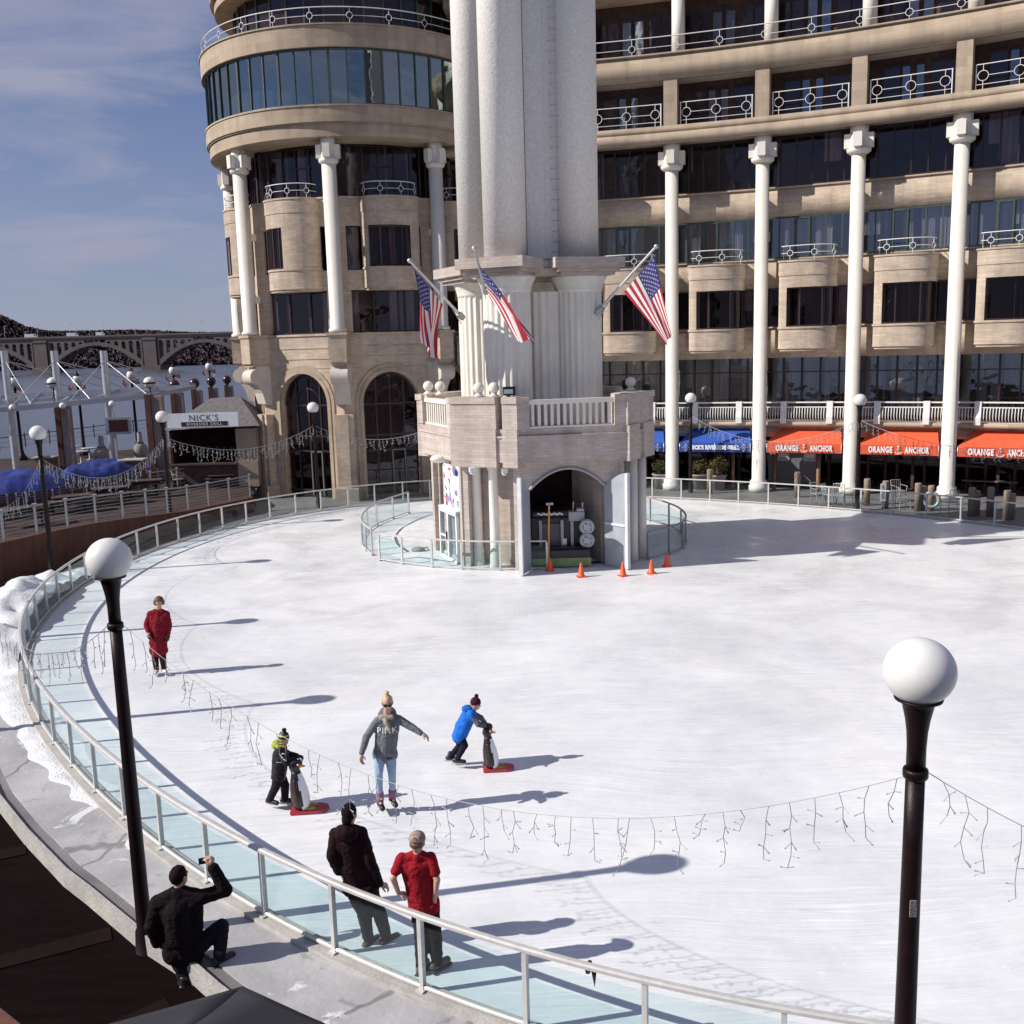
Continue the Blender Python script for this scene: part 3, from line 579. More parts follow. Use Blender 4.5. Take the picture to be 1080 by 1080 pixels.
# bow windows between the columns
def bow(W, D, half=False):
    P = [(-W, 0), (-W, D*.80)] if not half else [(-W, 0)]
    n = 22
    for k in range(n+1):
        t = k/n; an = (PI*(.70-.70*t)) if not half else PI*(1-t)
        P.append((W*math.cos(an) if half or math.cos(an) > 0 else W*math.cos(an)/abs(math.cos(PI*.70)), D*math.sin(an)**(.62 if not half else .72)*(1 if half or an < PI/2 else 1)))
    if not half: P = [p for p in P if not (p[0] < -W*.999 and p[1] > D*.81)]
    return [p for k, p in enumerate(P) if k == 0 or (Vector(p)-Vector(P[k-1])).length > 1e-4]
def bow_bay(root, org, o, a, W, D, zs, gsplit, fm, solid_right=False, rail=True):
    "org on the wall at z 0; o outward, a along; zs = bottom, window sill, window head, top"
    z0, z1, z2, z3 = zs; org = Vector(org); P = bow(W, D, solid_right); k = min(range(len(P)), key=lambda q: abs(P[q][0]-gsplit*W)+(9 if P[q][1] < D*.3 else 0))
    pl = lambda pts: [((org+a*s+o*d).x, (org+a*s+o*d).y) for s, d in pts]
    sc = lambda k: [(s*k, d*k if d else 0) for s, d in P]
    b = MB(); b.prism(pl(P), z0+.10, z1); b.prism(pl(sc(1.035)), z1+.002, z1+.09)
    b.prism(pl(sc(.95)), z0, z0+.098)
    b.prism(pl(P), z2, z3-.62); b.prism(pl(sc(1.02)), z3-.617, z3-.05); b.prism(pl(sc(1.05)), z3-.047, z3+.03)
    j0 = next(q for q in range(len(P)) if P[q][0] > -W+.2); b.prism(pl(P[:j0+1]+[(P[j0][0], 0)]), z1+.092, z2-.003)      # brick jamb on the flat side
    if solid_right: b.prism(pl([(P[k][0]-.0, 0)] + P[k:]), z1+.092, z2-.003)
    for q in range(len(b.s)): b.s[q] = len(b.f[q]) == 4
    body = b.build('bow_window', BRICK, root); em = body.modifiers.new('edges', 'EDGE_SPLIT'); em.split_angle = R_(32)
    G = P[j0:] if not solid_right else P[j0:k+1]
    G = [(s*.985 if s > 0 else s, d*.955) for s, d in G]
    pts = pl(G); g = MB(); n = len(pts); g.add([(x, y, z1+.1) for x, y in pts]+[(x, y, z2-.01) for x, y in pts], [(j, j+1, n+j+1, n+j) for j in range(n-1)]); gp = g.build('pane', W3GLASS, body)
    f = MB()
    for j in (0, n//2, n-2): f.box((pts[j][0], pts[j][1], (z1+.1+z2)/2), (.06, .06, z2-z1-.13), math.atan2(a.y, a.x))
    f.tube([(x, y, z1+.125) for x, y in pts], .03, 4); f.tube([(x, y, z2-.03) for x, y in pts], .03, 4); f.build('window_frame', fm, body)
    cu = MB()
    for u in (.12, .30, .52, .6, .80):
        if random.random() < .75:
            i0 = u*(n-1); wv = random.choice((.18, .3, .5)); pp = []
            for q in range(6):
                t = min(n-1.001, i0+wv*q/5); j = int(t); x = pts[j][0]+(pts[j+1][0]-pts[j][0])*(t-j); y = pts[j][1]+(pts[j+1][1]-pts[j][1])*(t-j); v = Vector((x, y, 0))-o*(.2+.03*(q % 2)); pp.append(v)
            cu.add([(v.x, v.y, z1+.1) for v in pp]+[(v.x, v.y, z2) for v in pp], [(q, q+1, 7+q, 6+q) for q in range(5)])
    if cu.f: cu.build('curtain', CURT, body)
    if rail:
        Q = [org+a*s*.93+o*d*.93 for s, d in P]; Lc = [0]
        for j in range(len(Q)-1): Lc.append(Lc[-1]+(Q[j+1]-Q[j]).length)
        def fn(u):
            s = u*Lc[-1]
            for j in range(len(Q)-1):
                if s <= Lc[j+1]+1e-6: return Q[j]+(Q[j+1]-Q[j])*((s-Lc[j])/(Lc[j+1]-Lc[j]))
            return Q[-1]
        b = MB(); ring_rail(b, fn, 44, z3+.03, .60, (.10, .34, .60, .84), .5, .017); b.build('bow_railing', RAILW, body)
    return body
for i in range(-2, 5):
    t = TH(i)+2.28; o, a = fr(t); bow_bay(cb, arcp(FR+.05, t), o, a, 1.19, 1.22, (6.22, 7.17, 8.93, 10.05), 0, FRAME)
# tall columns, blocky capitals
def capital(b, c, z0, z1, ro, a, o, s=1.):
    c = Vector(c); hh = z1-z0
    b.lathe([(ro*.95, z0), (ro*1.32, z0+.10), (ro*1.32, z0+.22), (ro*1.02, z0+.24), (ro*1.02, z0+hh*.97), (ro*1.02, z1+.28)], (c.x, c.y, 0), 20)
    rz = math.atan2(a.y, a.x)
    for k in range(4):
        d = (a, o, -a, -o)[k]; p = c+d*(ro*1.12)
        b.box((p.x, p.y, z0+hh*.60), (ro*.95, ro*.95, hh*.62), rz+k*PI/2); b.box((p.x-d.x*.04, p.y-d.y*.04, z0+hh*.24), (ro*.6, ro*.7, hh*.16), rz+k*PI/2)
for i in range(-2, 6):
    t = TH(i); o, a = fr(t); c = arcp(50.0, t); ro = .30
    b = MB(); b.lathe([(ro*1.45, -.04), (ro*1.45, .22), (ro*1.28, .26), (ro*1.28, .42), (ro, .50), (ro*.96, 14.28)], (c.x, c.y, 0), 28); q = b.build('column', CREAM, cb)
    b = MB(); capital(b, c, 14.22, 15.12, ro*1.22, a, o); b.build('capital', CREAM, q)
    b = MB()
    for z in (9.6, 12.7): p = c-o*.5; b.box((p.x, p.y, z), (.24, .5, .3), -R_(t))
    b.build('column_tie', CREAM, q)
# second floor gallery: slab, bulging white balustrade
arcpart('gallery_slab', STONE, (50.55, 52.36, T0, T1, 2.86, 3.055)); arcpart('gallery_fascia', BRICK, (50.95, 51.3, T0, T1, 2.36, 2.857))
for i in range(-2, 5):
    a, c = TH(i), TH(i+1); b = MB()
    for r, z, h_ in ((50.66, 3.93, .06), (50.62, 3.72, .045), (50.70, 3.09, .05)): b.arc(FC, r-.03, r+.03, a, c, z-h_/2, z+h_/2, 8)
    n = 34
    for k in range(n):
        u = (k+.5)/n
        if abs(u-.25) < .035 or abs(u-.75) < .035: continue
        t = a+(c-a)*u; b.tube([arcp(50.70, t, 3.1), arcp(50.50, t, 3.28), arcp(50.53, t, 3.5), arcp(50.62, t, 3.71)], .020, 5)
    g = b.build('gallery_balustrade', RAILW, cb)
    for u in (.25, .75):
        t = a+(c-a)*u; o, al = fr(t); p = MB(); prof = [(50.80, 3.0), (50.44, 3.0), (50.42, 3.3), (50.52, 3.55), (50.56, 3.98), (50.80, 3.98)]
        p.extr([arcp(r, t, z)-al*.13 for r, z in prof], al*.26); p.build('baluster_post', RAILW, g)
# ground floor: dark shopfronts behind the awnings
b = MB()
for i in range(-2, 5):
    a, c = TH(i), TH(i+1)
    for u in (0, .12, .3, .42, .58, .70, .88): t = a+(c-a)*u; b.box(arcp(52.6, t, 1.3), (.12, .12, 2.7), -R_(t))
b.arc(FC, 52.55, 52.65, T0, T1, 2.2, 2.32, 30); sf = b.build('shopfront', DWOOD, cb)
g = MB(); g.arc(FC, 52.598, 52.604, T0, T1, .3, 2.3, 40); g.build('shop_glass', WGLASS, sf)
b = MB(); b.arc(FC, 51.3, 54.2, T0, T1, 2.70, 2.84, 30); b.build('shop_ceiling', DARKIN, cb)
t = TH(1)+1.5; b = MB(); b.arc(FC, 51.75, 51.9, t-1.25, t+1.35, 0, 2.35, 4); en = b.build('entrance', pbr('grey_door_paint', (.16, .155, .17), .5), cb)
for u in (-.75, .55): b = MB(); b.arc(FC, 51.70, 51.748, t+u-.05, t+u+.55, 1.15, 2.05, 2); b.build('door_window', pbr('pale_door_glass', (.42, .47, .52), .12, 0, .1, 2), en); b = MB(); b.arc(FC, 51.68, 51.698, t+u+.02, t+u+.48, 1.33, 1.5, 2); b.build('door_notice', WHITE, en)
# awnings
def awning(i, mt, words, color, label):
    a, c = TH(i)+.42, TH(i+1)-.42; n = 10; b = MB(); zt, zk, zv = 2.74, 2.16, 1.74; rt, rk = 50.93, 49.85
    A = [arcp(rt, a+.55+(c-a-.75)*k/n, zt) for k in range(n+1)]; B = [arcp(rk, a+(c-a)*k/n, zk) for k in range(n+1)]; C_ = [arcp(rk+.02, a+(c-a)*k/n, zv) for k in range(n+1)]
    n1 = n+1; vs = A+B+C_
    b.add(vs, [(k, k+1, n1+k+1, n1+k) for k in range(n)]+[(n1+k, n1+k+1, 2*n1+k+1, 2*n1+k) for k in range(n)])
    for e in (0, n):
        s = arcp(rt, a if e == 0 else c, zk); sv = arcp(rt, a if e == 0 else c, zv)
        b.add([A[e], B[e], s], [(0, 1, 2)]); b.add([B[e], C_[e], sv, s], [(0, 1, 2, 3)])
    o_ = b.build('awning', mt, cb); o_['label'] = label
    q = o_.modifiers.new('thick', 'SOLIDIFY'); q.thickness = .012
    fr_ = MB()
    for k in (0, n//2, n): fr_.tube([A[k]-Vector((0, 0, .03)), B[k]-Vector((0, 0, .03)), C_[k]], .014, 5)
    fr_.build('awning_frame', STEEL, o_)
    tm = (a+c)/2; o, al = fr(tm); up = (arcp(rt, tm, zt)-arcp(rk, tm, zk)).normalized(); tx = MB()
    if words == 'ORANGE':
        # letters follow the lower edge of the slope
        up = Vector((0, 0, 1))
        for s, u in (('ORANGE', .275), ('ANCHOR', .735)):
            t = a+(c-a)*u; o2, al2 = fr(t); text(tx, s, arcp(rk, t, zv+.10), al2, up, .36, .05, spacing=1.15, width=.98, bold=.018)
        t = a+(c-a)*.505; o2, al2 = fr(t); p = arcp(rk, t, zv+.05); k_ = al2.cross(up)*.05
        tx.beam(p+k_, p+k_+up*.28, .035, .01); tx.beam(p+k_+up*.20-al2*.09, p+k_+up*.20+al2*.09, .03, .01); tx.ring(p+k_+up*.31, al2, up, .035, .012, 8)
        tx.tube([p+k_+al2*.14*math.sin(q)+up*(.14-.14*math.cos(q)) for q in [R_(v) for v in range(-75, 76, 15)]], .018, 5)
    else:
        up = Vector((0, 0, 1)); text(tx, "NICK'S RIVERSIDE GRILL", arcp(rk, tm, zv+.13), al, up, .25, .06, spacing=1.1, width=2.25, bold=.02)
        for u in (.09, .91):
            t = a+(c-a)*u; o2, al2 = fr(t); p = arcp(rk, t, zv+.21); k_ = al2.cross(up)*.05
            for an in (PI/4, 3*PI/4): d = al2*math.cos(an)+up*math.sin(an); tx.beam(p+k_-d*.13, p+k_+d*.13, .07, .01)
            for an in range(4): d = al2*math.cos(an*PI/2)+up*math.sin(an*PI/2); tx.beam(p+k_+d*.10, p+k_+d*.17, .06, .01)
    ob = tx.build('lettering', WHITE, o_)
    return o_
awning(-1, BLUE, 'NICKS', WHITE, 'blue awning farthest left, partly behind the tower')
awning(0, BLUE, 'NICKS', WHITE, 'blue awning with white lettering')
awning(1, ORANGE, 'ORANGE', WHITE, 'orange awning over the grey double doors'); awning(2, ORANGE, 'ORANGE', WHITE, 'orange awning in the middle, over the dark tables'); awning(3, ORANGE, 'ORANGE', WHITE, 'orange awning at the right edge'); awning(4, ORANGE, 'ORANGE', WHITE, 'orange awning beyond the right edge')
for t in (TH(0)+3.1, TH(1)+.72, TH(1)+2.9, TH(-1)+3.): p = arcp(50.55, t); b = MB(); b.lathe([(.11, -.04), (.11, .1), (.085, .14), (.085, 2.34)], (p.x, p.y, 0), 14); b.build('timber_post', WOOD, cb)
b = MB(); p = arcp(FR, TH(2)+.95, 12.75); o, a = fr(TH(2)+.95); b.tube([p-o*.0, p+o*.22, p+o*.3-Vector((0, 0, .05))], .03, 6); b.lathe([(.10, 0), (.12, .05), (.12, .12), (.05, .17)], p+o*.3-Vector((0, 0, .2)), 14); b.ball(p+o*.3-Vector((0, 0, .2)), .09, 12, 8); b.build('security_camera', pbr('camera_housing', (.6, .58, .55), .4), cb)
# ================================================================== round building on the left
RC = Vector((-7.45, 51.8, 0)); A0 = R_(-1.8)
def rd(a): return Vector((math.sin(a), -math.cos(a), 0))
def ra(a): return Vector((math.cos(a), math.sin(a), 0))
def rarc(b, r0, r1, a0, a1, z0, z1, n, m=0): b.arc((RC.x, RC.y), r0, r1, 180-math.degrees(a0), 180-math.degrees(a1), z0, z1, n, m)
rb = thing('round_building', 'tan stone corner building with a round glazed drum on white columns above arched doorways', 'building', RC)
F0, F1 = A0-R_(150), A0+R_(130)
def rpart(name, mt, *rows):
    b = MB()
    for r0, r1, z0, z1 in rows: rarc(b, r0, r1, F0, F1, z0, z1, 64)
    for k in range(len(b.s)): b.s[k] = len(b.f[k]) == 4
    o = b.build(name, mt, rb); e = o.modifiers.new('edges', 'EDGE_SPLIT'); e.split_angle = R_(35); return o
rpart('drum_base', STONE, (5.4, 7.40, 16.38, 17.0), (5.4, 7.34, 16.32, 16.377), (5.4, 7.26, 15.8, 16.317)); rpart('drum_sill', STONE, (6.9, 7.44, 17.003, 17.07)); rpart('drum_parapet', STONE, (5.6, 7.42, 19.36, 20.22)); rpart('drum_coping', STONE, (6.6, 7.48, 20.223, 20.28))
rpart('upper_wall', DWOOD, (5.5, 5.6, 20.25, 22.6)); rpart('upper_cornice', STONE, (5.0, 6.55, 22.3, 22.75), (5.0, 6.75, 22.753, 23.3)); rpart('drum_back', DRUMIN, (6.0, 6.1, 17.1, 19.3))
f = MB(); g = MB(); n = 44
for k in range(n+1):
    a = F0+(F1-F0)*k/n; p = RC+rd(a)*7.22; f.box((p.x, p.y, 18.21), (.055 if k % 3 else .10, .10, 2.26), a)
    if k < n:
        a2 = F0+(F1-F0)*(k+1)/n; q = RC+rd(a2)*7.2; p = RC+rd(a)*7.2; g.add([(p.x, p.y, 17.08), (q.x, q.y, 17.08), (q.x, q.y, 19.35), (p.x, p.y, 19.35)], [(0, 1, 2, 3)])
rarc(f, 7.16, 7.27, F0, F1, 17.075, 17.14, 60); rarc(f, 7.16, 7.27, F0, F1, 19.29, 19.355, 60)
dw = f.build('drum_window', GFRAME, rb); g.build('pane', DGLASS, dw)
f = MB(); g = MB(); n = 30
for k in range(n):
    a, a2 = F0+(F1-F0)*k/n, F0+(F1-F0)*(k+1)/n; p, q = RC+rd(a)*5.66, RC+rd(a2)*5.66
    f.box((p.x, p.y, 21.3), (.09, .09, 2.0), a); g.add([(p.x, p.y, 20.35), (q.x, q.y, 20.35), (q.x, q.y, 22.2), (p.x, p.y, 22.2)], [(0, 1, 2, 3)])
uw = f.build('upper_window', GFRAME, rb); g.build('pane', WGLASS, uw)
b = MB(); ring_rail(b, lambda u: RC+rd(F0+(F1-F0)*u)*7.3, 90, 20.28, .66, 20, .5, .018); b.build('roof_railing', RAILW, rb)
# eight sided storeys between the columns
AP = 5.7; HW = AP*math.tan(R_(22.5))
cols = [A0+R_(45*k) for k in range(-2, 3)]
for k in range(-3, 3):
    am = A0+R_(45*k+22.5); o, a = rd(am), ra(am); org = RC+o*AP
    W2 = lambda s, d, z: org+a*s+o*d+Vector((0, 0, z))
    def wbox(b, s0, s1, d0, d1, z0, z1): c = W2((s0+s1)/2, (d0+d1)/2, (z0+z1)/2); b.box(c, (s1-s0, d1-d0, z1-z0), am)
    b = MB(); e = HW-.02
    wbox(b, -e, e, -.4, 0, 6.0, 7.46); wbox(b, -e+.02, e-.02, -.35, .06, 7.463, 7.56); wbox(b, -e, e, -.38, .03, 6.42, 6.5); wbox(b, -e, e, -.38, .03, 6.9, 6.96)
    wbox(b, -e, e, -.4, 0, 9.45, 10.32); wbox(b, -e, e, -.4, 0, 12.25, 13.42); wbox(b, -e, e, -.38, .05, 13.423, 13.5)
    for s in (-1, 1): wbox(b, min(s*e, s*(e-.62)), max(s*e, s*(e-.62)), -.4, -.002, 7.563, 9.447); wbox(b, min(s*e, s*(e-.5)), max(s*e, s*(e-.5)), -.4, -.002, 10.323, 12.247)
    wall = b.build('facet_wall', BRICK, rb)
    for z0, z1, nm, ds in ((7.565, 9.445, 3, -.2), (10.325, 12.245, 4, -.2), (13.505, 15.79, 6, -.5)):
        f = MB(); g = MB(); e2 = e-.5 if z0 < 13 else e-.0
        for q in range(nm+1): s = -e2+2*e2*q/nm; f.box(W2(s, ds, (z0+z1)/2), (.07, .09, z1-z0), am)
        f.box(W2(0, ds, z0+.03), (2*e2, .085, .05), am); f.box(W2(0, ds, z1-.03), (2*e2, .085, .05), am)
        if z0 > 13: f.box(W2(.3, ds, 14.9), (1.2, .08, .07), am)
        w_ = f.build('window', FRAME, wall); g.add([W2(-e2, ds-.02, z0), W2(e2, ds-.02, z0), W2(e2, ds-.02, z1), W2(-e2, ds-.02, z1)], [(0, 1, 2, 3)]); g.build('pane', WGLASS, w_)
        cu = MB()
        for q in range(5):
            s = random.uniform(-e2, e2*.8); wv = random.choice((.1, .2, .4)); d0 = ds-.4
            cu.add([W2(s, d0, z0), W2(s+wv*.5, d0-.06, z0), W2(s+wv, d0, z0), W2(s+wv, d0, z1), W2(s+wv*.5, d0-.06, z1), W2(s, d0, z1)], [(0, 1, 4, 5), (1, 2, 3, 4)])
        cu.build('curtain', CURT, w_)
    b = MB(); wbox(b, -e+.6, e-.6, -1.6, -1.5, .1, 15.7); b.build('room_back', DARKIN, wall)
    # bow window with its railed top
    sft = {-1: .12, 0: .30}.get(k, 0)
    bow_bay(rb, W2(sft, -.02, 0), o, a, 1.40, 1.15, (9.42, 10.33, 12.2, 13.42), -.05 if k == -1 else .55, FRAME, True)
    # arched ground storey
    R0 = 1.40; zs = 4.36; ns = 18; arch = [(R0*math.cos(PI*q/ns), zs+R0*math.sin(PI*q/ns)) for q in range(ns+1)]
    for nm_, dd, mt, top, ee in (('arch_wall', (-.55, -.02), BRICK, 5.995, e),):
        b = MB(); d0, d1 = dd
        for s in (-1, 1): wbox(b, min(s*R0, s*ee), max(s*R0, s*ee), d0, d1, -.04, zs)
        for q in range(ns):
            (s1, z1), (s2, z2) = arch[q], arch[q+1]; pts = [(s1, z1), (s2, z2), (s2, top), (s1, top)]
            b.add([W2(s, d1, z) for s, z in pts]+[W2(s, d0, z) for s, z in pts], [(0, 1, 2, 3), (7, 6, 5, 4), (0, 1, 5, 4), (3, 2, 6, 7)])
        for s in (-1, 1): wbox(b, min(s*R0, s*ee), max(s*R0, s*ee), d0, d1, zs+.001, top)
        aw = b.build(nm_, mt, rb)
    b = MB()
    for (r0, r1, dd) in ((1.42, 1.80, .04), (1.42, 1.60, .08)):
        for q in range(ns):
            t1_, t2_ = PI*q/ns, PI*(q+1)/ns; pts = [(r0*math.cos(t1_), zs+r0*math.sin(t1_)), (r1*math.cos(t1_), zs+r1*math.sin(t1_)), (r1*math.cos(t2_), zs+r1*math.sin(t2_)), (r0*math.cos(t2_), zs+r0*math.sin(t2_))]
            b.add([W2(s, -.017, z) for s, z in pts]+[W2(s, dd, z) for s, z in pts], [(4, 5, 6, 7), (0, 1, 5, 4), (1, 2, 6, 5), (2, 3, 7, 6), (3, 0, 4, 7)])
        for s in (-1, 1): wbox(b, min(s*r0, s*r1), max(s*r0, s*r1), -.017, dd-.001, -.02, zs)
    b.build('arch_moulding', STONE, aw)
    f = MB(); d0 = -.40
    for s in (-.70, 0, .70): f.box(W2(s, d0, (zs+1.2)/2), (.075, .09, zs+1.15), am)
    for z in (.3, 2.15, 2.85, 4.3): f.box(W2(0, d0, z), (2*R0, .085, .08), am)
    f.tube([W2(1.36*math.cos(PI*q/ns), d0, zs+1.36*math.sin(PI*q/ns)) for q in range(ns+1)], .06, 6); f.tube([W2(.7*math.cos(PI*q/ns), d0, zs+.7*math.sin(PI*q/ns)) for q in range(ns+1)], .035, 5)
    fw = f.build('arched_window', FRAME, aw); g = MB(); g.add([W2(R0, d0-.02, 0)]+[W2(s, d0-.02, z) for s, z in arch]+[W2(-R0, d0-.02, 0)], [tuple(range(ns+3))]); g.build('pane', WGLASS, fw)
    d = MB()
    for s in (.02, .66): d.box(W2(s, d0+.05, 1.1), (.06, .06, 2.1), am)
    d.box(W2(.34, d0+.05, 2.12), (.7, .06, .06), am); d.build('door', pbr('green_door_frame', (.12, .17, .13), .4), fw)
# columns on corbelled piers
for a0 in cols + [cols[-1]+R_(45)]:
    o, a = rd(a0), ra(a0); c = RC+o*6.72; ro = .345
    b = MB(); b.lathe([(ro*1.25, 7.6), (ro*1.25, 7.72), (ro, 7.78), (ro*.97, 14.72)], (c.x, c.y, 0), 26); q = b.build('column', CREAM, rb)
    b = MB(); capital(b, c, 14.72, 15.62, ro, a, o); b.build('capital', CREAM, q)
    b = MB()
    for z in (9.2, 12.0): p = c-o*.55; b.box((p.x, p.y, z), (.22, .75, .3), a0)
    b.build('column_tie', CREAM, q)
    b = MB(); p = RC+o*6.5; b.box((p.x, p.y, 6.86), (.86, 1.15, 1.18), a0); b.box((p.x, p.y, 7.52), (.98, 1.27, .13), a0); b.box((p.x-o.x*.05, p.y-o.y*.05, 6.2), (.78, 1.0, .13), a0); b.build('pedestal', BRICK, q)
    b = MB(); p = RC+o*6.78; b.tube([p-a*.42+Vector((0, 0, 5.66)), p+a*.42+Vector((0, 0, 5.66))], .36, 24); 
    b.extr([RC+o*d+Vector((0, 0, z))-a*.40 for d, z in ((5.9, 6.13), (6.75, 6.13), (6.95, 5.75), (6.8, 5.35), (6.5, 4.9), (6.36, 4.4), (5.9, 4.3))], a*.80); b.build('scroll_corbel', pbr('pale_cast_stone', (.56, .50, .44), .7, 0, .12, 2, .1, 20), q)
    b = MB(); p = RC+o*6.12; b.box((p.x, p.y, 1.93), (.92, .62, 3.94), a0); b.box((p.x+o.x*.12, p.y+o.y*.12, 2.1), (.42, .62, 3.6), a0); b.box((p.x+o.x*.08, p.y+o.y*.08, .25), (1.15, .95, .6), a0); b.build('pier', BRICK, rb)
rb.scale = (.935, .935, 1); rb.location = (-7.31, 51.28, 0)
# core fill and the link to the curved building
b = MB(); b.prism([((RC+rd(F0+(F1-F0)*k/24)*3.9).x, (RC+rd(F0+(F1-F0)*k/24)*3.9).y) for k in range(25)], 0, 22); b.build('core', DARKIN, rb)
b = MB(); b.arc(FC, 52.36, 52.9, -4, T0-.05, 0, 15.6, 6); lk = b.build('link_wall', BRICK, rb)
for z0, z1 in ((3.3, 5.9), (7.3, 9.1), (10.3, 12.2), (13.5, 15.55)):
    f = MB(); f.arc(FC, 52.26, 52.34, -3.5, T0-.4, z0, z1, 6); f.build('window', INK, lk)
# ================================================================== the tower on the ice
TC = Vector((.78, 32.7, 0))
OCT = [Vector((*p, 0)) for p in ((-1.75, 30.3), (.18, 29.38), (3.56, 29.98), (4.5, 31.5), (3.8, 34.9), (2.3, 36.0), (-1.1, 35.4), (-2.98, 33.2))]
def octo(k): return [TC+(p-TC)*k for p in OCT]
tw = thing('tower', 'white bundled tower with fluted base and brick balcony standing on the ice', 'tower', TC)
XY = lambda P: [(p.x, p.y) for p in P]
# balcony
b = MB(); b.prism(XY(octo(1.0)), 3.35, 4.08); b.prism(XY(octo(1.012)), 4.083, 4.14); b.prism(XY(octo(.985)), 4.143, 4.34); b.prism(XY(octo(.93)), 3.25, 3.347); b.build('balcony_band', TBRICK, tw)
def wallseg(b, p, q, u0, u1, z0, z1, th, out=0.):
    d = q-p; n = Vector((d.y, -d.x, 0)).normalized()
    if n.dot((p+q)/2-TC) < 0: n = -n
    a, c = p+d*u0+n*out, p+d*u1+n*out; i = n*-th
    b.prism(XY([a, c, c+i, a+i]), z0, z1)
    return n
sides = [(OCT[i], OCT[(i+1) % 8]) for i in range(8)]
for i, (p, q) in enumerate(sides):
    b = MB()
    if i % 2 == 0: # corner blocks
        if i == 0: wallseg(b, p, q, -.02, .70, 4.343, 5.10, .5, .03); wallseg(b, p, q, .80, 1.03, 4.343, 5.10, .5, .03); wallseg(b, p, q, -.02, .70, 5.103, 5.30, .56, .07); wallseg(b, p, q, .80, 1.03, 5.103, 5.30, .56, .07); wallseg(b, p, q, -.02, .70, 3.2, 4.34, .5, .07); wallseg(b, p, q, .80, 1.03, 3.2, 4.34, .5, .07)
        else: wallseg(b, p, q, -.03, 1.03, 4.343, 5.10, .5, .03); wallseg(b, p, q, -.04, 1.04, 5.103, 5.30, .56, .07); wallseg(b, p, q, -.02, .42, 3.25, 4.34, .5, .07); wallseg(b, p, q, .58, 1.02, 3.25, 4.34, .5, .07)
    else:
        for u0, u1 in ((0., .12), (.88, 1.)): b = MB(); wallseg(b, p, q, u0, u1, 4.343, 5.12, .42, .02); wallseg(b, p, q, u0-.0, u1+.0, 5.123, 5.28, .46, .05); b.build('parapet_pier', TBRICK, tw)
        continue
    b.build('parapet_pier', TBRICK, tw)
for i in (1, 3, 5, 7):
    p, q = sides[i]; b = MB(); wallseg(b, p, q, .12, .88, 5.05, 5.19, .20, -.05); wallseg(b, p, q, .12, .88, 4.342, 4.40, .18, -.06)
    n = 13 if i != 7 else 11
    for k in range(n): u = .13+.74*(k+.5)/n; wallseg(b, p, q, u-.013, u+.013, 4.403, 5.047, .10, -.10)
    b.build('balustrade', CREAM, tw)
def finial(c):
    b = MB(); b.lathe([(.15, 5.30), (.15, 5.36), (.09, 5.38), (.09, 5.42)], (c.x, c.y, 0), 14); b.ball((c.x, c.y, 5.57), .165, 18, 12, 0, (1, 1, 1)); return b.build('stone_finial', CREAM, tw)
for px_, py_, D in ((452, 418, 32.6), (464.5, 418, 32.0), (505, 416, 30.0), (521, 416, 29.8), (665, 414, 31.3)): p = at(px_, py_, D); finial(p)
b = MB(); p = at(537, 415, 29.6); b.box((p.x, p.y, 5.47), (.36, .14, .26), .2); b.box((p.x, p.y, 5.33), (.06, .06, .08)); fl = b.build('floodlight', BLACK, tw); b = MB(); b.box((p.x-.02, p.y-.075, 5.46), (.27, .012, .13), .2); b.build('lamp_glass', pbr('floodlight_lens', (.55, .62, .68), .2), fl)
for px_, py_, D in ((682, 412, 31.4), (660, 407, 32.0)): p = at(px_, py_, D); b = MB(); b.lathe([(.06, 0), (.12, .05), (.13, .26), (.05, .30)], p-Vector((0, 0, .1)), 12); b.tube([p-Vector((0, 0, .1)), (p.x, p.y, 5.28)], .03, 5); b.build('floodlight', BLACK, tw)
# brick ground storey: wall panels, open arched garage
G = octo(.905); gs = [(G[i], G[(i+1) % 8]) for i in range(8)]
b = MB()
def gseg(b, i, u0, u1, z0, z1, th=.3, out=0.): return wallseg(b, gs[i][0], gs[i][1], u0, u1, z0, z1, th, out)
for i in (2, 3, 4, 5, 6): gseg(b, i, 0, 1, -.02, 3.25)
gseg(b, 0, 0, .10, -.02, 3.25, .5); gseg(b, 0, .90, 1, -.02, 3.25, .5); gseg(b, 0, .10, .90, -.02, 3.25, .3, -.55)
for i in (3, 5): gseg(b, i, .0, .12, -.02, 3.25, .3, .09); gseg(b, i, .88, 1., -.02, 3.25, .3, .09)
for u0, u1 in ((0, .1), (.9, 1.)): gseg(b, 2, u0, u1, -.02, 3.25, .3, .1)
gseg(b, 7, .0, .07, -.02, 3.25, .4, .05); gseg(b, 7, .93, 1, -.02, 3.25, .4, .05); gseg(b, 7, .07, .32, -.02, 3.25, .3, -.25)
gseg(b, 7, .32, .93, 2.6, 3.25, .3, -.3)
p, q = gs[1]; d = q-p; ua, uc = .10, .86; zsp, rise, ns = 2.52, .60, 16
gseg(b, 1, 0, ua, -.02, 3.25); gseg(b, 1, uc, 1, -.02, 3.25)
nn = Vector((d.y, -d.x, 0)).normalized(); nn = nn if nn.dot(p-TC) > 0 else -nn
arch = []
for k in range(ns+1):
    t = k/ns; arch.append((ua+(uc-ua)*t, zsp+rise*(1-(2*t-1)**2)))
for k in range(ns):
    (u1, z1), (u2, z2) = arch[k], arch[k+1]; pts = [(u1, z1), (u2, z2), (u2, 3.25), (u1, 3.25)]
    b.add([p+d*u+Vector((0, 0, z)) for u, z in pts]+[p+d*u-nn*.3+Vector((0, 0, z)) for u, z in pts], [(0, 1, 2, 3), (7, 6, 5, 4), (0, 1, 5, 4)])
b.build('ground_storey_wall', TBRICK, tw)
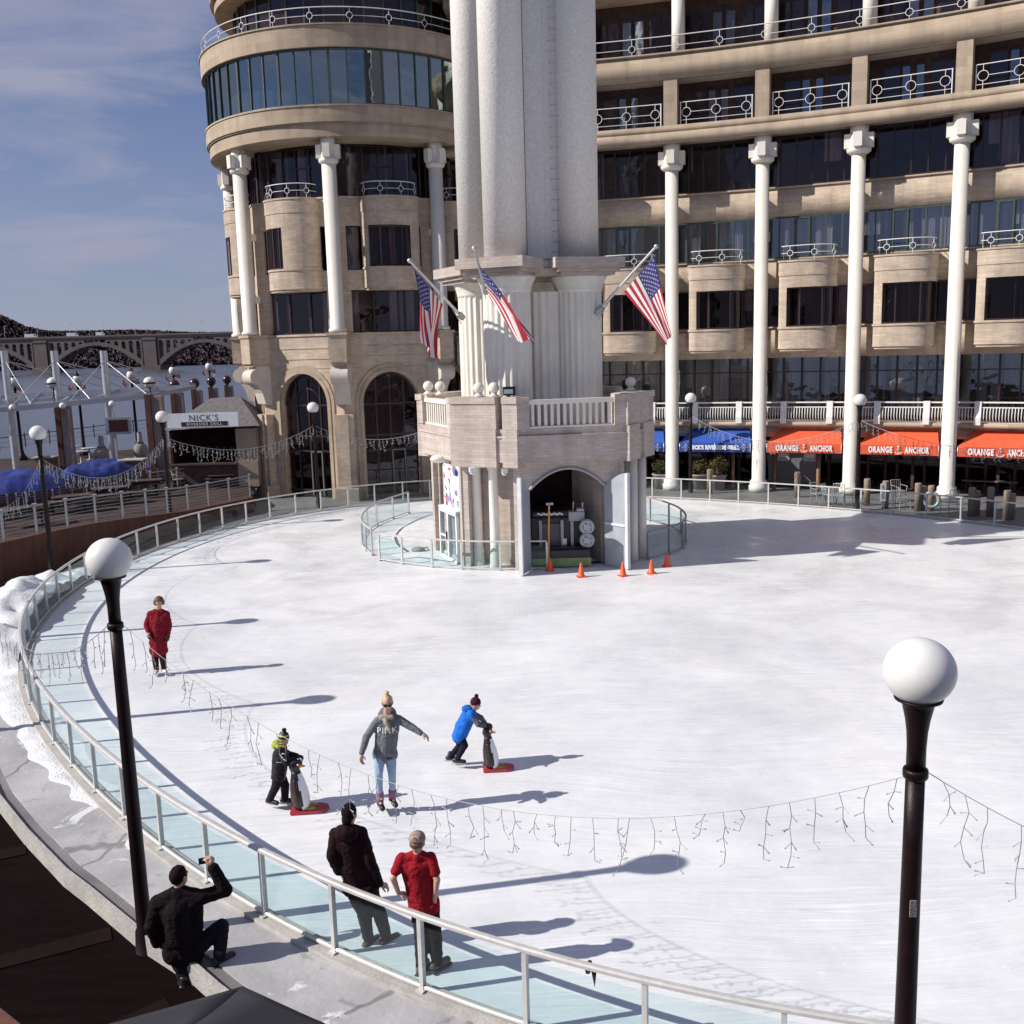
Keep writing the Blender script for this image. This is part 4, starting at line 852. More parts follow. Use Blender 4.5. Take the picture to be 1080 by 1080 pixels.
b = MB(); b.tube([p+d*u+nn*.03+Vector((0, 0, z-.03)) for u, z in arch], .045, 6); b.build('arch_trim', GREYM, tw)
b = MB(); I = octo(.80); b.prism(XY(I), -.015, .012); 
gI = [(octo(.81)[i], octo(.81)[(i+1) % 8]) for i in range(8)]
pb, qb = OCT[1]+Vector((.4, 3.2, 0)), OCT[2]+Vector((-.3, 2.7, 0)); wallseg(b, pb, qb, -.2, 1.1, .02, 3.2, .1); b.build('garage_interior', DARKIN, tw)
b = MB(); wallseg(b, p+d*.87-nn*.35, p+d*.72-nn*2.2, 0, 1, .02, 3.2, .08); b.build('garage_side_wall', TBRICK, tw)
# grey steel garage doors standing open
def leaf(hinge, dirv, ln, flip, lab):
    b = MB(); dirv = dirv.normalized(); up = Vector((0, 0, 1)); n = 8; pts = [hinge, hinge+dirv*ln]
    top = [(ln*(1-k/n), 2.95-.50*(1-math.cos((k/n)*PI/2))) for k in range(n+1)]
    poly = [hinge+up*.03, hinge+dirv*ln+up*.03]+[hinge+dirv*x+up*z for x, z in top]
    th = dirv.cross(up)*.05; b.extr(poly, th); o = b.build('garage_door', pbr('grey_steel_door', (.42, .45, .49), .4, .2, .12, 3), tw)
    b = MB(); e = hinge+dirv*(ln+.0); 
    b.box((e+th/2+up*1.49)[:], (.10, .12, 2.92), math.atan2(dirv.y, dirv.x)); b.box((hinge+dirv*ln*.5+th*1.5+up*1.35)[:], (ln*.9, .03, .07), math.atan2(dirv.y, dirv.x)); b.build('door_edge', pbr('pale_door_edge', (.66, .68, .70), .45), o); return o
hL = p+d*ua+nn*.03; hR = p+d*uc+nn*.03
leaf(hL, Vector((-.36, -.93, 0)), .80, False, ''); leaf(hR, Vector((.66, -.75, 0)), .92, True, '')
# paired columns and lamps at the corners
for px_, py_ in ((505.5, 596), (523, 599)):
    c = gnd(px_, py_); b = MB(); b.lathe([(.19, -.02), (.19, .12), (.17, .16), (.17, .55), (.15, .60), (.143, 3.05), (.18, 3.1), (.18, 3.26)], (c.x, c.y, 0), 18); b.build('column', CREAM, tw)
for u in (.3, .7):
    c = gs[2][0].lerp(gs[2][1], u)+Vector((.22, -.12, 0)); b = MB(); b.lathe([(.16, -.02), (.143, .6), (.14, 3.26)], (c.x, c.y, 0), 16); b.build('column', CREAM, tw)
for px_, py_, D in ((498, 495.5, 29.75), (532, 496.5, 29.7)): c = at(px_, py_, D); b = MB(); b.box(c, (.17, .14, .14), .3); b.lathe([(.05, -.14), (.075, -.09), (.06, -.07)], c, 10); b.build('wall_lamp', WHITE, tw)
c = at(462, 484, 31.2); b = MB(); b.ball(c, .17, 14, 10, 0, (1.5, 1, .8)); b.build('loudspeaker', CREAM, tw)
# poster panel over white doors on the left face
pp, qq = gs[7]; dd = (qq-pp); n7 = Vector((dd.y, -dd.x, 0)).normalized(); n7 = n7 if n7.dot(pp-TC) > 0 else -n7
pos = bpy.data.materials.new('poster_print'); pos.use_nodes = True; nt = pos.node_tree; N = nt.nodes; L = nt.links
geo = N.new('ShaderNodeNewGeometry'); vo = N.new('ShaderNodeTexVoronoi'); vo.inputs['Scale'].default_value = 6; L.new(geo.outputs['Position'], vo.inputs['Vector'])
r = N.new('ShaderNodeValToRGB'); e = r.color_ramp; e.interpolation = 'CONSTANT'; e.elements[0].color = (.75, .75, .78, 1); e.elements[1].position = .45; e.elements[1].color = (.25, .28, .45, 1)
for ps, cc in ((.6, (.5, .10, .12, 1)), (.7, (.70, .68, .70, 1)), (.85, (.10, .09, .14, 1))): q = e.elements.new(ps); q.color = cc
sp = N.new('ShaderNodeSeparateColor'); L.new(vo.outputs['Color'], sp.inputs[0]); L.new(sp.outputs[0], r.inputs[0]); L.new(r.outputs[0], N['Principled BSDF'].inputs['Base Color'])
b = MB(); wallseg(b, pp, qq, .34, .92, 1.72, 3.2, .04, -.05); po = b.build('poster', pos, tw)
b = MB(); wallseg(b, pp, qq, .62, .92, 2.35, 3.19, .02, -.035); b.build('poster_white_field', WHITE, po)
c = pp+dd*.80+n7*-.02+Vector((0, 0, 2.9)); al = dd.normalized(); b = MB()
for q in range(5): an = 2*PI*q/5+PI/2; b.beam(c, c+(al*math.cos(an)+Vector((0, 0, 1))*math.sin(an))*.12, .07, .01)
b.ring(c, al, Vector((0, 0, 1)), .10, .02, 14); b.build('blue_emblem', pbr('emblem_blue', (.03, .09, .40), .5), po)
b = MB(); wd = .25
for u0, u1, z0, z1 in ((.33, .36, 0, 1.66), (.60, .635, 0, 1.66), (.88, .91, 0, 1.66), (.33, .91, 1.55, 1.66), (.33, .91, .02, .12), (.36, .60, .75, .79)): wallseg(b, pp, qq, u0, u1, z0+.0, z1, .10, .16)
wallseg(b, pp, qq, .33, .91, 1.663, 1.72, .5, .17)
dr = b.build('white_doors', WHITE, tw); b = MB(); wallseg(b, pp, qq, .36, .88, .12, 1.55, .012, .11); b.build('door_glass', PANE, dr); b = MB(); wallseg(b, pp, qq, .34, .9, .02, 1.6, .05, -.22); b.build('door_recess', pbr('grey_recess', (.25, .25, .28), .6), dr)
b = MB(); wallseg(b, pp, qq, .585, .61, .68, .95, .05, .2); b.build('door_handle', BLACK, dr)
# fluted shafts, cornice ledges, plain shafts
SH = [(at(534, 300, 30.95), .65), (at(610, 300, 31.75), .64), (at(505, 300, 33.1), .62), (at(576, 300, 34.4), .64)]
SH = [(Vector((c.x, c.y, 0)), r) for c, r in SH]
flute = lambda j: (1.0, .985, .955, .94, .955, .985)[j % 6]
def fluted(c, r):
    b = MB(); b.lathe([(r*1.12, 4.3), (r*1.12, 8.38)], c, 132, 0, True, flute)
    for k in range(len(b.s)): b.s[k] = False
    o = b.build('fluted_shaft', FLUTE, tw); b = MB(); b.lathe([(r*1.10, 8.36), (r*1.16, 8.40), (r*1.16, 8.46), (r*1.22, 8.6), (r*1.36, 8.78), (r*1.40, 8.86)], c, 40); b.build('shaft_capital', FLUTE, o)
    b = MB(); b.lathe([(r, 8.9), (r, 30)], c, 40); b.build('plain_shaft', SHAFT, tw)
for c, r in SH: fluted(c, r)
c = (SH[0][0]+SH[1][0])/2+Vector((.06, .75, 0)); b = MB(); b.lathe([(.86, 4.3), (.86, 8.4)], c, 132, 0, True, flute)
for k in range(len(b.s)): b.s[k] = False
b.build('fluted_core', FLUTE, tw)
b = MB(); e0, e1 = at(553, 200, 31.5), at(588.5, 200, 31.75); x0, x1 = e0.x, e1.x
b.prism([(x0+.05, 31.45), (x0+.62, 31.5), (x0+.62, 32.6), (x0+.05, 32.6)], 8.9, 30); b.prism([(x0+.625, 31.55), (x1+.06, 31.6), (x1+.06, 32.6), (x0+.625, 32.6)], 8.9, 30); b.prism([(x0-.1, 31.9), (x0+.7, 31.9), (x0+.7, 32.5), (x0-.1, 32.5)], 8.85, 8.9); b.build('core_panel', SHAFT, tw)
b = MB(); b.prism([(x0+.0, 31.5), (x0+.04, 31.5), (x0+.04, 32.5), (x0+.0, 32.5)], 8.92, 30); b.build('seam', BLACK, tw)
b = MB()
for k in range(60):
    z = 9.3+k*.305; xc = x1-.08; b.tube([(xc-.13, 31.58, z), (xc-.13, 31.45, z), (xc+.11, 31.45, z), (xc+.11, 31.58, z)], .014, 5)
b.tube([(x1-.21, 31.585, 9.2), (x1-.21, 31.585, 27.5)], .012, 4); b.tube([(x1+.03, 31.585, 9.2), (x1+.03, 31.585, 27.5)], .012, 4)
b.build('ladder_rungs', STEEL, tw)
# brick ledges: corner blocks in front of each shaft, lower recessed band between
b = MB(); Ck = octo(.74); b.prism(XY(octo(.62)), 8.86, 9.06)
def ledge(c, r, zt, ang, dx=0.):
    for k, (s, h) in enumerate(((1.25, .10), (1.42, .11), (1.60, .30))):
        z0 = zt-.52+(0, .103, .216)[k]; q = c+rd(ang)*.12; b.box((q.x, q.y, z0+h/2), (2*r*s*.80, 2*r*s*.80, h), ang)
ledge(SH[0][0], .86, 9.36, R_(-25)); ledge(SH[1][0], .86, 9.36, R_(14)); ledge(SH[2][0], .80, 9.30, R_(-62)); ledge(SH[3][0], .86, 9.33, R_(140))
q = octo(.70); wallseg(b, q[0], q[1], -.1, .15, 9.0, 9.33, .5, -.1); wallseg(b, q[1], q[2], .10, .32, 8.95, 9.35, .5, -.28); wallseg(b, q[1], q[2], .36, .60, 8.98, 9.30, .5, -.3)
b.build('cornice_ledge', TBRICK, tw)
# ================================================================== flags on slanted poles
FRED = pbr('flag_red', (.42, .022, .045), .8, 0, .08, 4); FWHT = pbr('flag_white', (.78, .74, .72), .8, 0, .04, 4); FBLU = pbr('flag_blue', (.035, .035, .17), .8, 0, .1, 4)
def flag(label, base, tip, ht, hb, ft, fb, fold, nf, ph, sag):
    r = thing('flag', label, 'flag', base, 'flags on the tower')
    b = MB(); b.tube([base, tip], [.05, .035], 10); b.build('pole', STEEL, r); b = MB(); b.ball(tip, .07, 10, 8); b.build('pole_finial', STEEL, r)
    b = MB(); d = (tip-base).normalized(); b.tube([base-d*.12, base+d*.18], .10, 12); b.tube([base+Vector((0, 0, -.25)), base+d*.7], .015, 5); b.build('pole_bracket', GREYM, r)
    nu, nv = 40, 26; nrm = (ht-hb).cross(ft-ht).normalized()
    def S(u, v, off=0.):
        p = (ht*(1-v)+hb*v)*(1-u) + (ft*(1-v)+fb*v)*u; s = u**.8
        p = p + nrm*(fold*s*math.sin(nf*PI*(v*1.0+u*.35)+ph)+fold*.35*s*math.sin(nf*2.3*PI*v+u*4+ph)) + Vector((0, 0, -sag*math.sin(PI*u)*(.3+.7*v)))
        return p + nrm*off
    b = MB(); vs = [S(i/nu, j/nv) for j in range(nv+1) for i in range(nu+1)]; b.v = [tuple(v) for v in vs]
    for j in range(nv):
        for i in range(nu):
            k = 2 if (i < nu*.4 and j < 14) else (0 if (j//2) % 2 == 0 else 1)
            b.f.append([j*(nu+1)+i, j*(nu+1)+i+1, (j+1)*(nu+1)+i+1, (j+1)*(nu+1)+i]); b.m.append(k); b.s.append(True)
    for row in range(9):
        for cidx in range(6 if row % 2 == 0 else 5):
            u = .4*(cidx*2+1+(row % 2))/12; v = (14/26)*(row+1)/10
            for off in (.012, -.012):
                pts = []
                for q in range(10):
                    an = PI*q/5-PI/2; rr = .019 if q % 2 == 0 else .0085
                    pts.append(S(u+rr*math.cos(an)*.62, v+rr*math.sin(an)*1.15, off))
                o_ = len(b.v); b.v += [tuple(x) for x in pts]; c = S(u, v, off); b.v.append(tuple(c))
                for q in range(10): b.f.append([o_+q, o_+(q+1) % 10, o_+10]); b.m.append(1); b.s.append(False)
    me_o = b.build('flag_cloth', [FRED, FWHT, FBLU], r)
    return r
flag('striped flag hanging nearly straight down from the leftmost slanted pole', at(486, 333, 31.7), at(432, 275, 29.4), at(437, 284, 29.6), at(467, 321, 30.9), at(446, 360, 29.9), at(457, 379, 30.3), .10, 3.2, .4, .0)
flag('striped flag blown to the right in front of the tower', at(512, 306, 30.1), at(500, 262, 28.1), at(505, 281, 28.6), at(516, 313, 29.5), at(567, 360, 28.5), at(543, 358, 28.9), .12, 3.0, 1.4, -.12)
flag('striped flag on the slanted pole at the right of the tower, blown right', at(631, 328, 31.2), at(692, 260, 30.0), at(690, 270, 30.0), at(658, 308, 30.4), at(709, 352, 29.8), at(702, 364, 30.1), .10, 3.0, 2.4, -.03)
# ================================================================== ice machine in the garage
zb = p+d*.42-nn*.15; zx, zy = zb.x, zb.y
za = thing('ice_resurfacer', 'dark ice resurfacing machine with a green board parked in the arched garage', 'vehicle', (zx, zy, 0))
DK = pbr('machine_dark_paint', (.026, .022, .028), .4, 0, .25, 5)
b = MB(); b.box((zx-.12, zy+1.3, .92), (1.62, 1.5, 1.1)); b.box((zx-.2, zy+1.2, 1.55), (1.35, 1.2, .2)); b.build('body', DK, za, bevel=.04)
b = MB(); b.box((zx-.30, zy+.52, .98), (.62, .06, .62)); b.box((zx-.30, zy+.49, .62), (.8, .06, .2)); b.build('rear_panel', pbr('machine_grey', (.09, .085, .10), .4), za, bevel=.02)
for u in (-.62, .05, .36): b = MB(); b.box((zx+u, zy+.45, .85), (.09, .12, 1.1)); b.build('lift_arm', GREYM, za)
b = MB(); b.box((zx-.05, zy+.18, .40), (1.85, .55, .30)); b.box((zx-.05, zy+.2, .57), (1.7, .3, .06)); b.build('conditioner', DK, za, bevel=.03)
b = MB(); b.box((zx-.05, zy-.11, .17), (1.9, .04, .26)); b.build('green_board', pbr('green_board', (.21, .30, .11), .6, 0, .25, 2), za)
for z in (1.22, .80):
    b = MB(); c = Vector((zx+.80, zy+.1, z)); b.tube([c+Vector((0, .1, 0)), c], .235, 24); o = b.build('auger_hub', GREYM, za)
    b = MB(); b.ring(c+Vector((0, -.012, 0)), (1, 0, 0), (0, 0, 1), .19, .022, 20); b.ring(c+Vector((0, -.012, 0)), (1, 0, 0), (0, 0, 1), .08, .03, 14)
    for q in range(5): an = q*2*PI/5; b.beam(c+Vector((0, -.012, 0)), c+Vector((math.cos(an)*.18, -.012, math.sin(an)*.18)), .03, .02)
    b.build('hub_rim', STEEL, o)
b = MB(); b.tube([(zx-.72+.05*q, zy+.42, 1.60+.025*math.sin(q*1.9)) for q in range(17)], .035, 6); b.build('pale_hose', WHITE, za)
b = MB(); b.box((zx+.50, zy+.5, 1.52), (.5, .4, .3)); b.box((zx+.62, zy+.45, 1.72), (.24, .3, .1)); b.build('engine_box', GREYM, za, bevel=.03); b = MB(); b.tube([(zx+.4, zy+.5, 1.6), (zx+.42, zy+.5, 1.95)], .02, 6); b.tube([(zx+.7, zy+.5, 1.7), (zx+.7, zy+.5, 1.92)], .03, 6); b.build('exhaust', STEEL, za)
b = MB(); b.box((zx+.12, zy+.39, .72), (.13, .02, .2)); b.build('notice', WHITE, za)
for s in (-.72, .3): b = MB(); b.tube([(zx+s, zy+1.0, .36), (zx+s+.2, zy+1.0, .36)], .36, 20); b.build('wheel', BLACK, za)
# ================================================================== cones, shovels, floats
def cone(name='traffic_cone'):
    r = thing(name, '', 'traffic cone', (0, 0, 0), 'orange cones by the garage'); b = MB(); b.box((0, 0, .015), (.26, .26, .03)); b.build('base', CONE, r, True, .006)
    b = MB(); b.lathe([(.115, .03), (.10, .05), (.03, .40), (.028, .42), (.018, .42)], (0, 0, 0), 18); b.build('body', CONE, r, True); return r
c0 = cone(); first = True
for px_, py_, lab, s in ((580, 602, 'orange cone at the end of the glass fence, below the yellow pole', 1), (613, 608.5, 'orange cone in front of the green board, second from the left', 1), (657, 607.5, 'orange cone in front of the open right garage door', 1), (687, 605, 'orange cone nearest the right glass fence, in front of another', 1), (703.5, 597.5, 'rightmost orange cone, behind another by the right glass fence', 1)):
    q = gnd(px_, py_, .0)
    if first: c0.location = q; c0['label'] = lab; c0.scale = (s, s, s); first = False; 
    else: dup(c0, q, lab, .4*px_, s)
for px_, py_, lab in ((516, 594, 'orange cone behind the fence glass at the foot of the two columns'), (543, 594, 'orange cone behind the fence glass beside the yellow bucket'), (563, 594.5, 'orange cone behind the fence glass under the left garage door')):
    q = gnd(px_, py_, .0); dup(c0, q, lab, px_, .9)
q = gnd(554, 596.5, .02); r = thing('bucket', 'yellow bucket behind the fence glass among orange cones', 'bucket', q); b = MB(); b.lathe([(.13, 0), (.17, .30), (.18, .31), (.16, .31), (.12, .03)], q, 18); b.build('tub', YELLOW, r); b = MB(); b.ring(q+Vector((0, 0, .30)), (1, 0, 0), (0, -.4, .6), .17, .012, 16); b.build('handle', STEEL, r)
q0, q1 = gnd(578.5, 598, .02), at(579, 533, 29.75); r = thing('ice_scraper', 'long orange yellow handled scraper standing upright by the garage opening', 'scraper', q0); b = MB(); b.tube([q0, q1], .028, 8); b.build('handle', pbr('orange_wood', (.74, .33, .06), .5), r); b = MB(); b.box(q1+Vector((.02, 0, .04)), (.22, .03, .07)); b.build('blade', GREYM, r)
q1 = at(551, 556, 29.75); q0 = Vector((q1.x+.03, q1.y-.15, .03)); r = thing('snow_shovel', 'shovel with a yellow triangular grip leaning by the left garage door', 'shovel', q0); b = MB(); b.tube([q1-Vector((0, 0, .12)), q0], .018, 8); b.build('shaft', TIMBER, r); b = MB(); b.tube([q1+Vector((-.11, 0, .1)), q1+Vector((.11, 0, .1)), q1+Vector((.0, 0, -.14))], .032, 6, 0, True); b.build('grip', YELLOW, r); b = MB(); b.box(q0+Vector((0, 0, .12)), (.36, .03, .26)); b.build('blade', GREYM, r)
q = gnd(441, 582, .03); b = MB(); b.ball(q+Vector((0, 0, .07)), .16, 14, 8, 0, (1.5, 1, .7)); b.tube([q+Vector((.1, 0, .1)), q+Vector((.3, .1, .13)), q+Vector((.36, 0, .05))], .03, 6); tag(b.build('sandbag', pbr('grey_sack', (.30, .27, .25), .9, 0, .3, 9, .4, 20)), 'grey sack lying on the snow behind the left glass fence', 'sack')
# ================================================================== globe lamps
def lamp_proto(h=0.):
    r = thing('globe_lamp', '', 'street lamp', (0, 0, 0), 'globe lamps round the ice rink'); b = MB()
    b.lathe([(.17, 0), (.17, .03), (.13, .06), (.110, .40), (.088, .45), (.084, .9), (.070, 3.2+h), (.068, 3.72+h)], (0, 0, 0), 24); b.build('pole', LPOLE, r, True)
    b = MB(); b.lathe([(.084, 3.71+h), (.090, 3.725+h), (.090, 3.765+h), (.084, 3.78+h)], (0, 0, 0), 24); b.build('collar', LPOLE, r, True)
    b = MB(); b.lathe([(.068, 3.781+h), (.068, 3.95+h), (.074, 4.06+h), (.088, 4.16+h), (.108, 4.25+h), (.115, 4.29+h), (.165, 4.305+h), (.17, 4.32+h)], (0, 0, 0), 28); b.build('neck', LPOLE, r, True)
    b = MB(); vs = MB(); vs.ball((0, 0, 4.515+h), .250, 40, 26, 0, (1, 1, .97)); vs.build('globe', GLOBE, r, True)
    return r
lp = lamp_proto(); lt = lamp_proto(.42); LAMPS = {}
def lamp(key, x, y, z, lab):
    if key in 'LR':
        o = lt if key == 'R' else dup(lt, (x, y, z), lab); o.location = (x, y, z); o['label'] = lab; LAMPS[key] = Vector((x, y, z+.42)); return o
    if key == 'O1': lp.location = (x, y, z); lp['label'] = lab; LAMPS[key] = Vector((x, y, z)); return lp
    LAMPS[key] = Vector((x, y, z)); return dup(lp, (x, y, z), lab)
pR = at(970, 708, 6.82); lamp('R', pR.x, pR.y, pR.z-4.935, 'near globe lamp at the right, its tall pole against open ice')
pL = at(115, 590, 10.95); lamp('L', pL.x, pL.y, pL.z-4.935, 'near globe lamp at the left, its pole passing beside the crouching photographer')
lamp('O1', -10.2, 17.62, -.05, 'globe lamp beyond the left edge, outside the near fence'); lamp('O2', -13.2, 23.6, -.05, 'globe lamp beyond the left edge, beside the snow heap')
q = at(40, 457, 31.0); lamp('L3', q.x, q.y, q.z-4.515, 'globe lamp in front of the blue tarpaulins at the far left')
q = at(171, 440, 38.6); lamp('L4', q.x, q.y, q.z-4.515, 'globe lamp in front of the white restaurant sign')
q = at(330, 430, 43.6); lamp('L5', q.x, q.y, q.z-4.515, 'globe lamp in front of the left arched window')
q = at(728.5, 420, 44.9); lamp('L6', q.x, q.y, q.z-4.515, 'globe lamp in front of the blue awning')
q = at(907, 422, 38.9); lamp('L7', q.x, q.y, q.z-4.515, 'globe lamp among the orange awnings')
p_ = LAMPS['R']; b = MB(); b.box((p_.x-.01, p_.y-.083, 1.72+p_.z+1.0), (.05, .012, .13)); tag(b.build('lamp_sticker', pbr('torn_sticker', (.20, .18, .18), .5, 0, .8, 60)), 'small torn grey sticker on the near right lamp pole', 'sticker')
# icicle light strings
def light_string(lab, a, c, sag, n, rad, rnd, dl=(.18, .55), mt=WIRE, skip=()):
    r = thing('light_string', lab, 'string lights', (a+c)/2, 'icicle light strings between the lamps')
    P = [a.lerp(c, k/60)+Vector((0, 0, -sag*4*(k/60)*(1-k/60))) for k in range(61)]
    b = MB(); b.tube(P, rad*.8, 4)
    d = (c-a).normalized()
    for k in range(n):
        u = (k+.2+.6*rnd.random())/n
        if any(s0 < u < s1 for s0, s1 in skip): continue
        f = u*60; i = min(59, int(f)); p0 = P[i].lerp(P[i+1], f-i); ln = rnd.uniform(*dl); m_ = max(3, int(ln/.10)); pts = [p0]; x = 0
        for q in range(m_): x += rnd.uniform(-.035, .035); pts.append(p0+d*x+Vector((rnd.uniform(-.01, .01), rnd.uniform(-.02, .02), -ln*(q+1)/m_)))
        b.tube(pts, rad*.75, 4)
        for q in [q_ for q_ in range(1, m_+1) for _ in range(rnd.choice((1, 1, 2)))]:
            s = rnd.choice((-1, 1)); e = pts[q]+d*s*rnd.uniform(.018, .045)+Vector((0, rnd.uniform(-.02, .02), rnd.uniform(-.05, .015))); b.tube([pts[q], e, e+(e-pts[q]).normalized()*.022], [rad*.6, rad*.7, rad*1.6], 4)
    b.build('wire', mt, r); return r
rl = random.Random(11); top = lambda k, z=3.74: LAMPS[k]+Vector((0, 0, z))
light_string('long light string sagging in front of the skaters, between the two near lamps', top('L')+Vector((.1, 0, 0)), top('R'), 1.12, 44, .0048, rl)
q = top('R'); light_string('light string running off to the right from the near right lamp', q+Vector((.1, 0, 0)), Vector((6.6, 5.3, 3.40)), .5, 22, .0045, rl, (.2, .6))
light_string('light string looping over the fence at the left, from the near left lamp', top('L')-Vector((.1, 0, 0)), top('O1', 3.7), 1.05, 34, .0052, rl)
light_string('light string between two lamps, beyond the left edge of the fence', top('O1'), top('O2'), .6, 22, .0055, rl); light_string('light string rising to the lamp before the tarpaulins, far left', top('O2'), top('L3'), .9, 26, .0065, rl)
light_string('light string hanging over the blue tarpaulins, between two left lamps', top('L3'), top('L4'), 1.05, 44, .012, rl, (.25, .6)); light_string('light string hanging below the white restaurant sign', top('L4'), top('L5'), .75, 40, .012, rl, (.25, .6))
light_string('light string across the right arched window, ending behind the tower', top('L5'), at(452, 452, 44), .55, 26, .012, rl, (.2, .5)); light_string('light string over the blue awning, right of the lamp there', top('L6'), top('L7'), 1.0, 46, .012, rl, (.2, .5)); light_string('light string over the right orange awnings', top('L7'), Vector((19.6, 31.5, 3.7)), .9, 40, .012, rl, (.2, .5))
# ================================================================== left terrace and promenade
W = [(-17.6, 27.4, 1.2), (-16.06, 30.42, 1.15), (-15.3, 32.3, 1.15), (-14.59, 34.08, 1.10), (-13.9, 35.8, .98), (-13.4, 37.3, .84), (-12.95, 38.9, .68), (-12.4, 40.4, .62), (-11.75, 41.8, .60), (-11.2, 42.9, .60)]
b = MB(); vs = []
for i, (x, y, z) in enumerate(W):
    p, q = Vector(W[max(i-1, 0)][:2]), Vector(W[min(i+1, len(W)-1)][:2]); d = (q-p).normalized(); n = Vector((-d.y, d.x))*.35
    vs += [(x, y, -.05), (x+n.x, y+n.y, -.05), (x+n.x, y+n.y, z), (x, y, z)]
k = len(W); b.add(vs, [(i*4+j, i*4+(j+1) % 4, i*4+4+(j+1) % 4, i*4+4+j) for i in range(k-1) for j in range(4)]+[(0, 1, 2, 3), tuple((k-1)*4+j for j in (3, 2, 1, 0))])
tag(b.build('terrace_wall', RUST), 'rust brown curved wall under the terrace at the far left of the rink', 'wall')
TERR = [(x-.36, y+.02) for x, y, z in W]; poly = TERR+[(-11.5, 44.2), (-13.9, 50), (-15.2, 60), (-14.5, 74.5), (-27, 66.2), (-40, 58.7), (-40, 27.4)]
b = MB(); b.prism(poly, -.3, .58); structure('terrace_floor', b, pbr('terrace_floor', (.050, .034, .030), .8, 0, .45, .7, .2, 16, spec=.2))
def cable_rail(lab, P, hgt, nc, group=None, mt=ALU, every=1.25, name='terrace_railing'):
    r = thing(name, lab, 'railing', P[0], group); mt = GREYM if mt is ALU else mt; L_ = sum((P[i+1]-P[i]).length for i in range(len(P)-1)); n = max(2, round(L_/every)+1)
    def fn(u):
        s = u*L_
        for i in range(len(P)-1):
            l = (P[i+1]-P[i]).length
            if s <= l+1e-6: return P[i].lerp(P[i+1], s/l)
            s -= l
        return P[-1]
    for k in range(n): p = fn(k/(n-1)); b = MB(); b.box(p+Vector((0, 0, hgt/2)), (.06, .06, hgt)); b.box(p+Vector((.03, -.05, hgt+.01)), (.10, .16, .03)); b.build('post', mt, r)
    b = MB()
    for c in range(nc): z = hgt*(c+.6)/nc; b.tube([fn(k/30)+Vector((0, 0, z)) for k in range(31)], .010 if c < nc-1 else .03, 4)
    b.build('cables', GREYM if mt is ALU else mt, r); return r
cable_rail('steel cable railing along the top of the rust brown wall', [Vector((x-.18, y+.05, z)) for x, y, z in W], .98, 8)
cable_rail('dark railing at the back of the terrace, along the water', [gnd(-60, 484, .58), gnd(0, 475.5, .58), gnd(100, 461.5, .58), gnd(160, 453, .58)], 1.0, 3, None, FRAME, 2.4, 'river_railing')
# slatted screens with sheeted furniture
for lab, (x0, y0), (x1, y1), hh in (('dark slatted screen at the far left, below the long blue tarpaulin', (-40, 552), (58, 541), .95), ('dark slatted screen below the sheeted stack, left of the restaurant lamp', (52, 541), (168, 516), .95)):
    p, q = gnd(x0, y0, .58), gnd(x1, y1, .58); r = thing('slatted_screen', lab, 'screen', p); d = q-p; b = MB()
    for k in range(9): z = .08+k*hh/9; b.beam(p+Vector((0, 0, z)), q+Vector((0, 0, z)), .03, .075)
    b.build('slats', DWOOD, r); n = 10
    for k in range(n+1): b = MB(); s = p+d*(k/n); b.box(s+Vector((0, -.03, hh/2)), (.05, .05, hh+.06)); b.build('post', GREYM, r)
def tarp(lab, P, hgt, seed):
    # sheet thrown over stacked furniture: a lumpy ridge that falls to both sides
    A, B, C_, D_ = P; nx, ny = 46, 16; vs = []
    for j in range(ny+1):
        for i in range(nx+1):
            u, v = i/nx, j/ny; p = (A*(1-u)+B*u)*(1-v)+(D_*(1-u)+C_*u)*v; e = min(1, math.sin(PI*v)**.5*1.25)*min(1, (math.sin(PI*u)+.02)**.3*1.15)
            h = hgt*e*(.90+.16*noise.noise(Vector((u*4+seed, v*2, seed))))+.07*noise.noise(Vector((u*13, v*5, seed+3)))*(1 if 0 < v < 1 else .3)+.05*abs(noise.noise(Vector((u*30, v*9, seed))))
            vs.append(p+Vector((0, 0, max(.02, h+.35*(1-e)))))
    b = MB(); b.add(vs, [(j*(nx+1)+i, j*(nx+1)+i+1, (j+1)*(nx+1)+i+1, (j+1)*(nx+1)+i) for j in range(ny) for i in range(nx)], 0, True); tag(b.build('tarpaulin', TARP), lab, 'tarpaulin', 'blue tarpaulins over stored furniture')
def quad(a, c, depth, z=.58): p, q = gnd(*a, z), gnd(*c, z); n = Vector((-.35, .94, 0))*depth; return [p, q, q+n, p+n]
tarp('blue tarpaulin draped over a long stack at the left edge of the photo', quad((-60, 545), (70, 532), 5.2), 1.35, 1.)
tarp('blue tarpaulin over stacked furniture right of the left lamp', quad((60, 527), (150, 513), 4.6), 1.25, 4.); tarp('small blue tarpaulin lying flat before the brown counter', quad((128, 513), (172, 506), 3.6), .80, 8.)
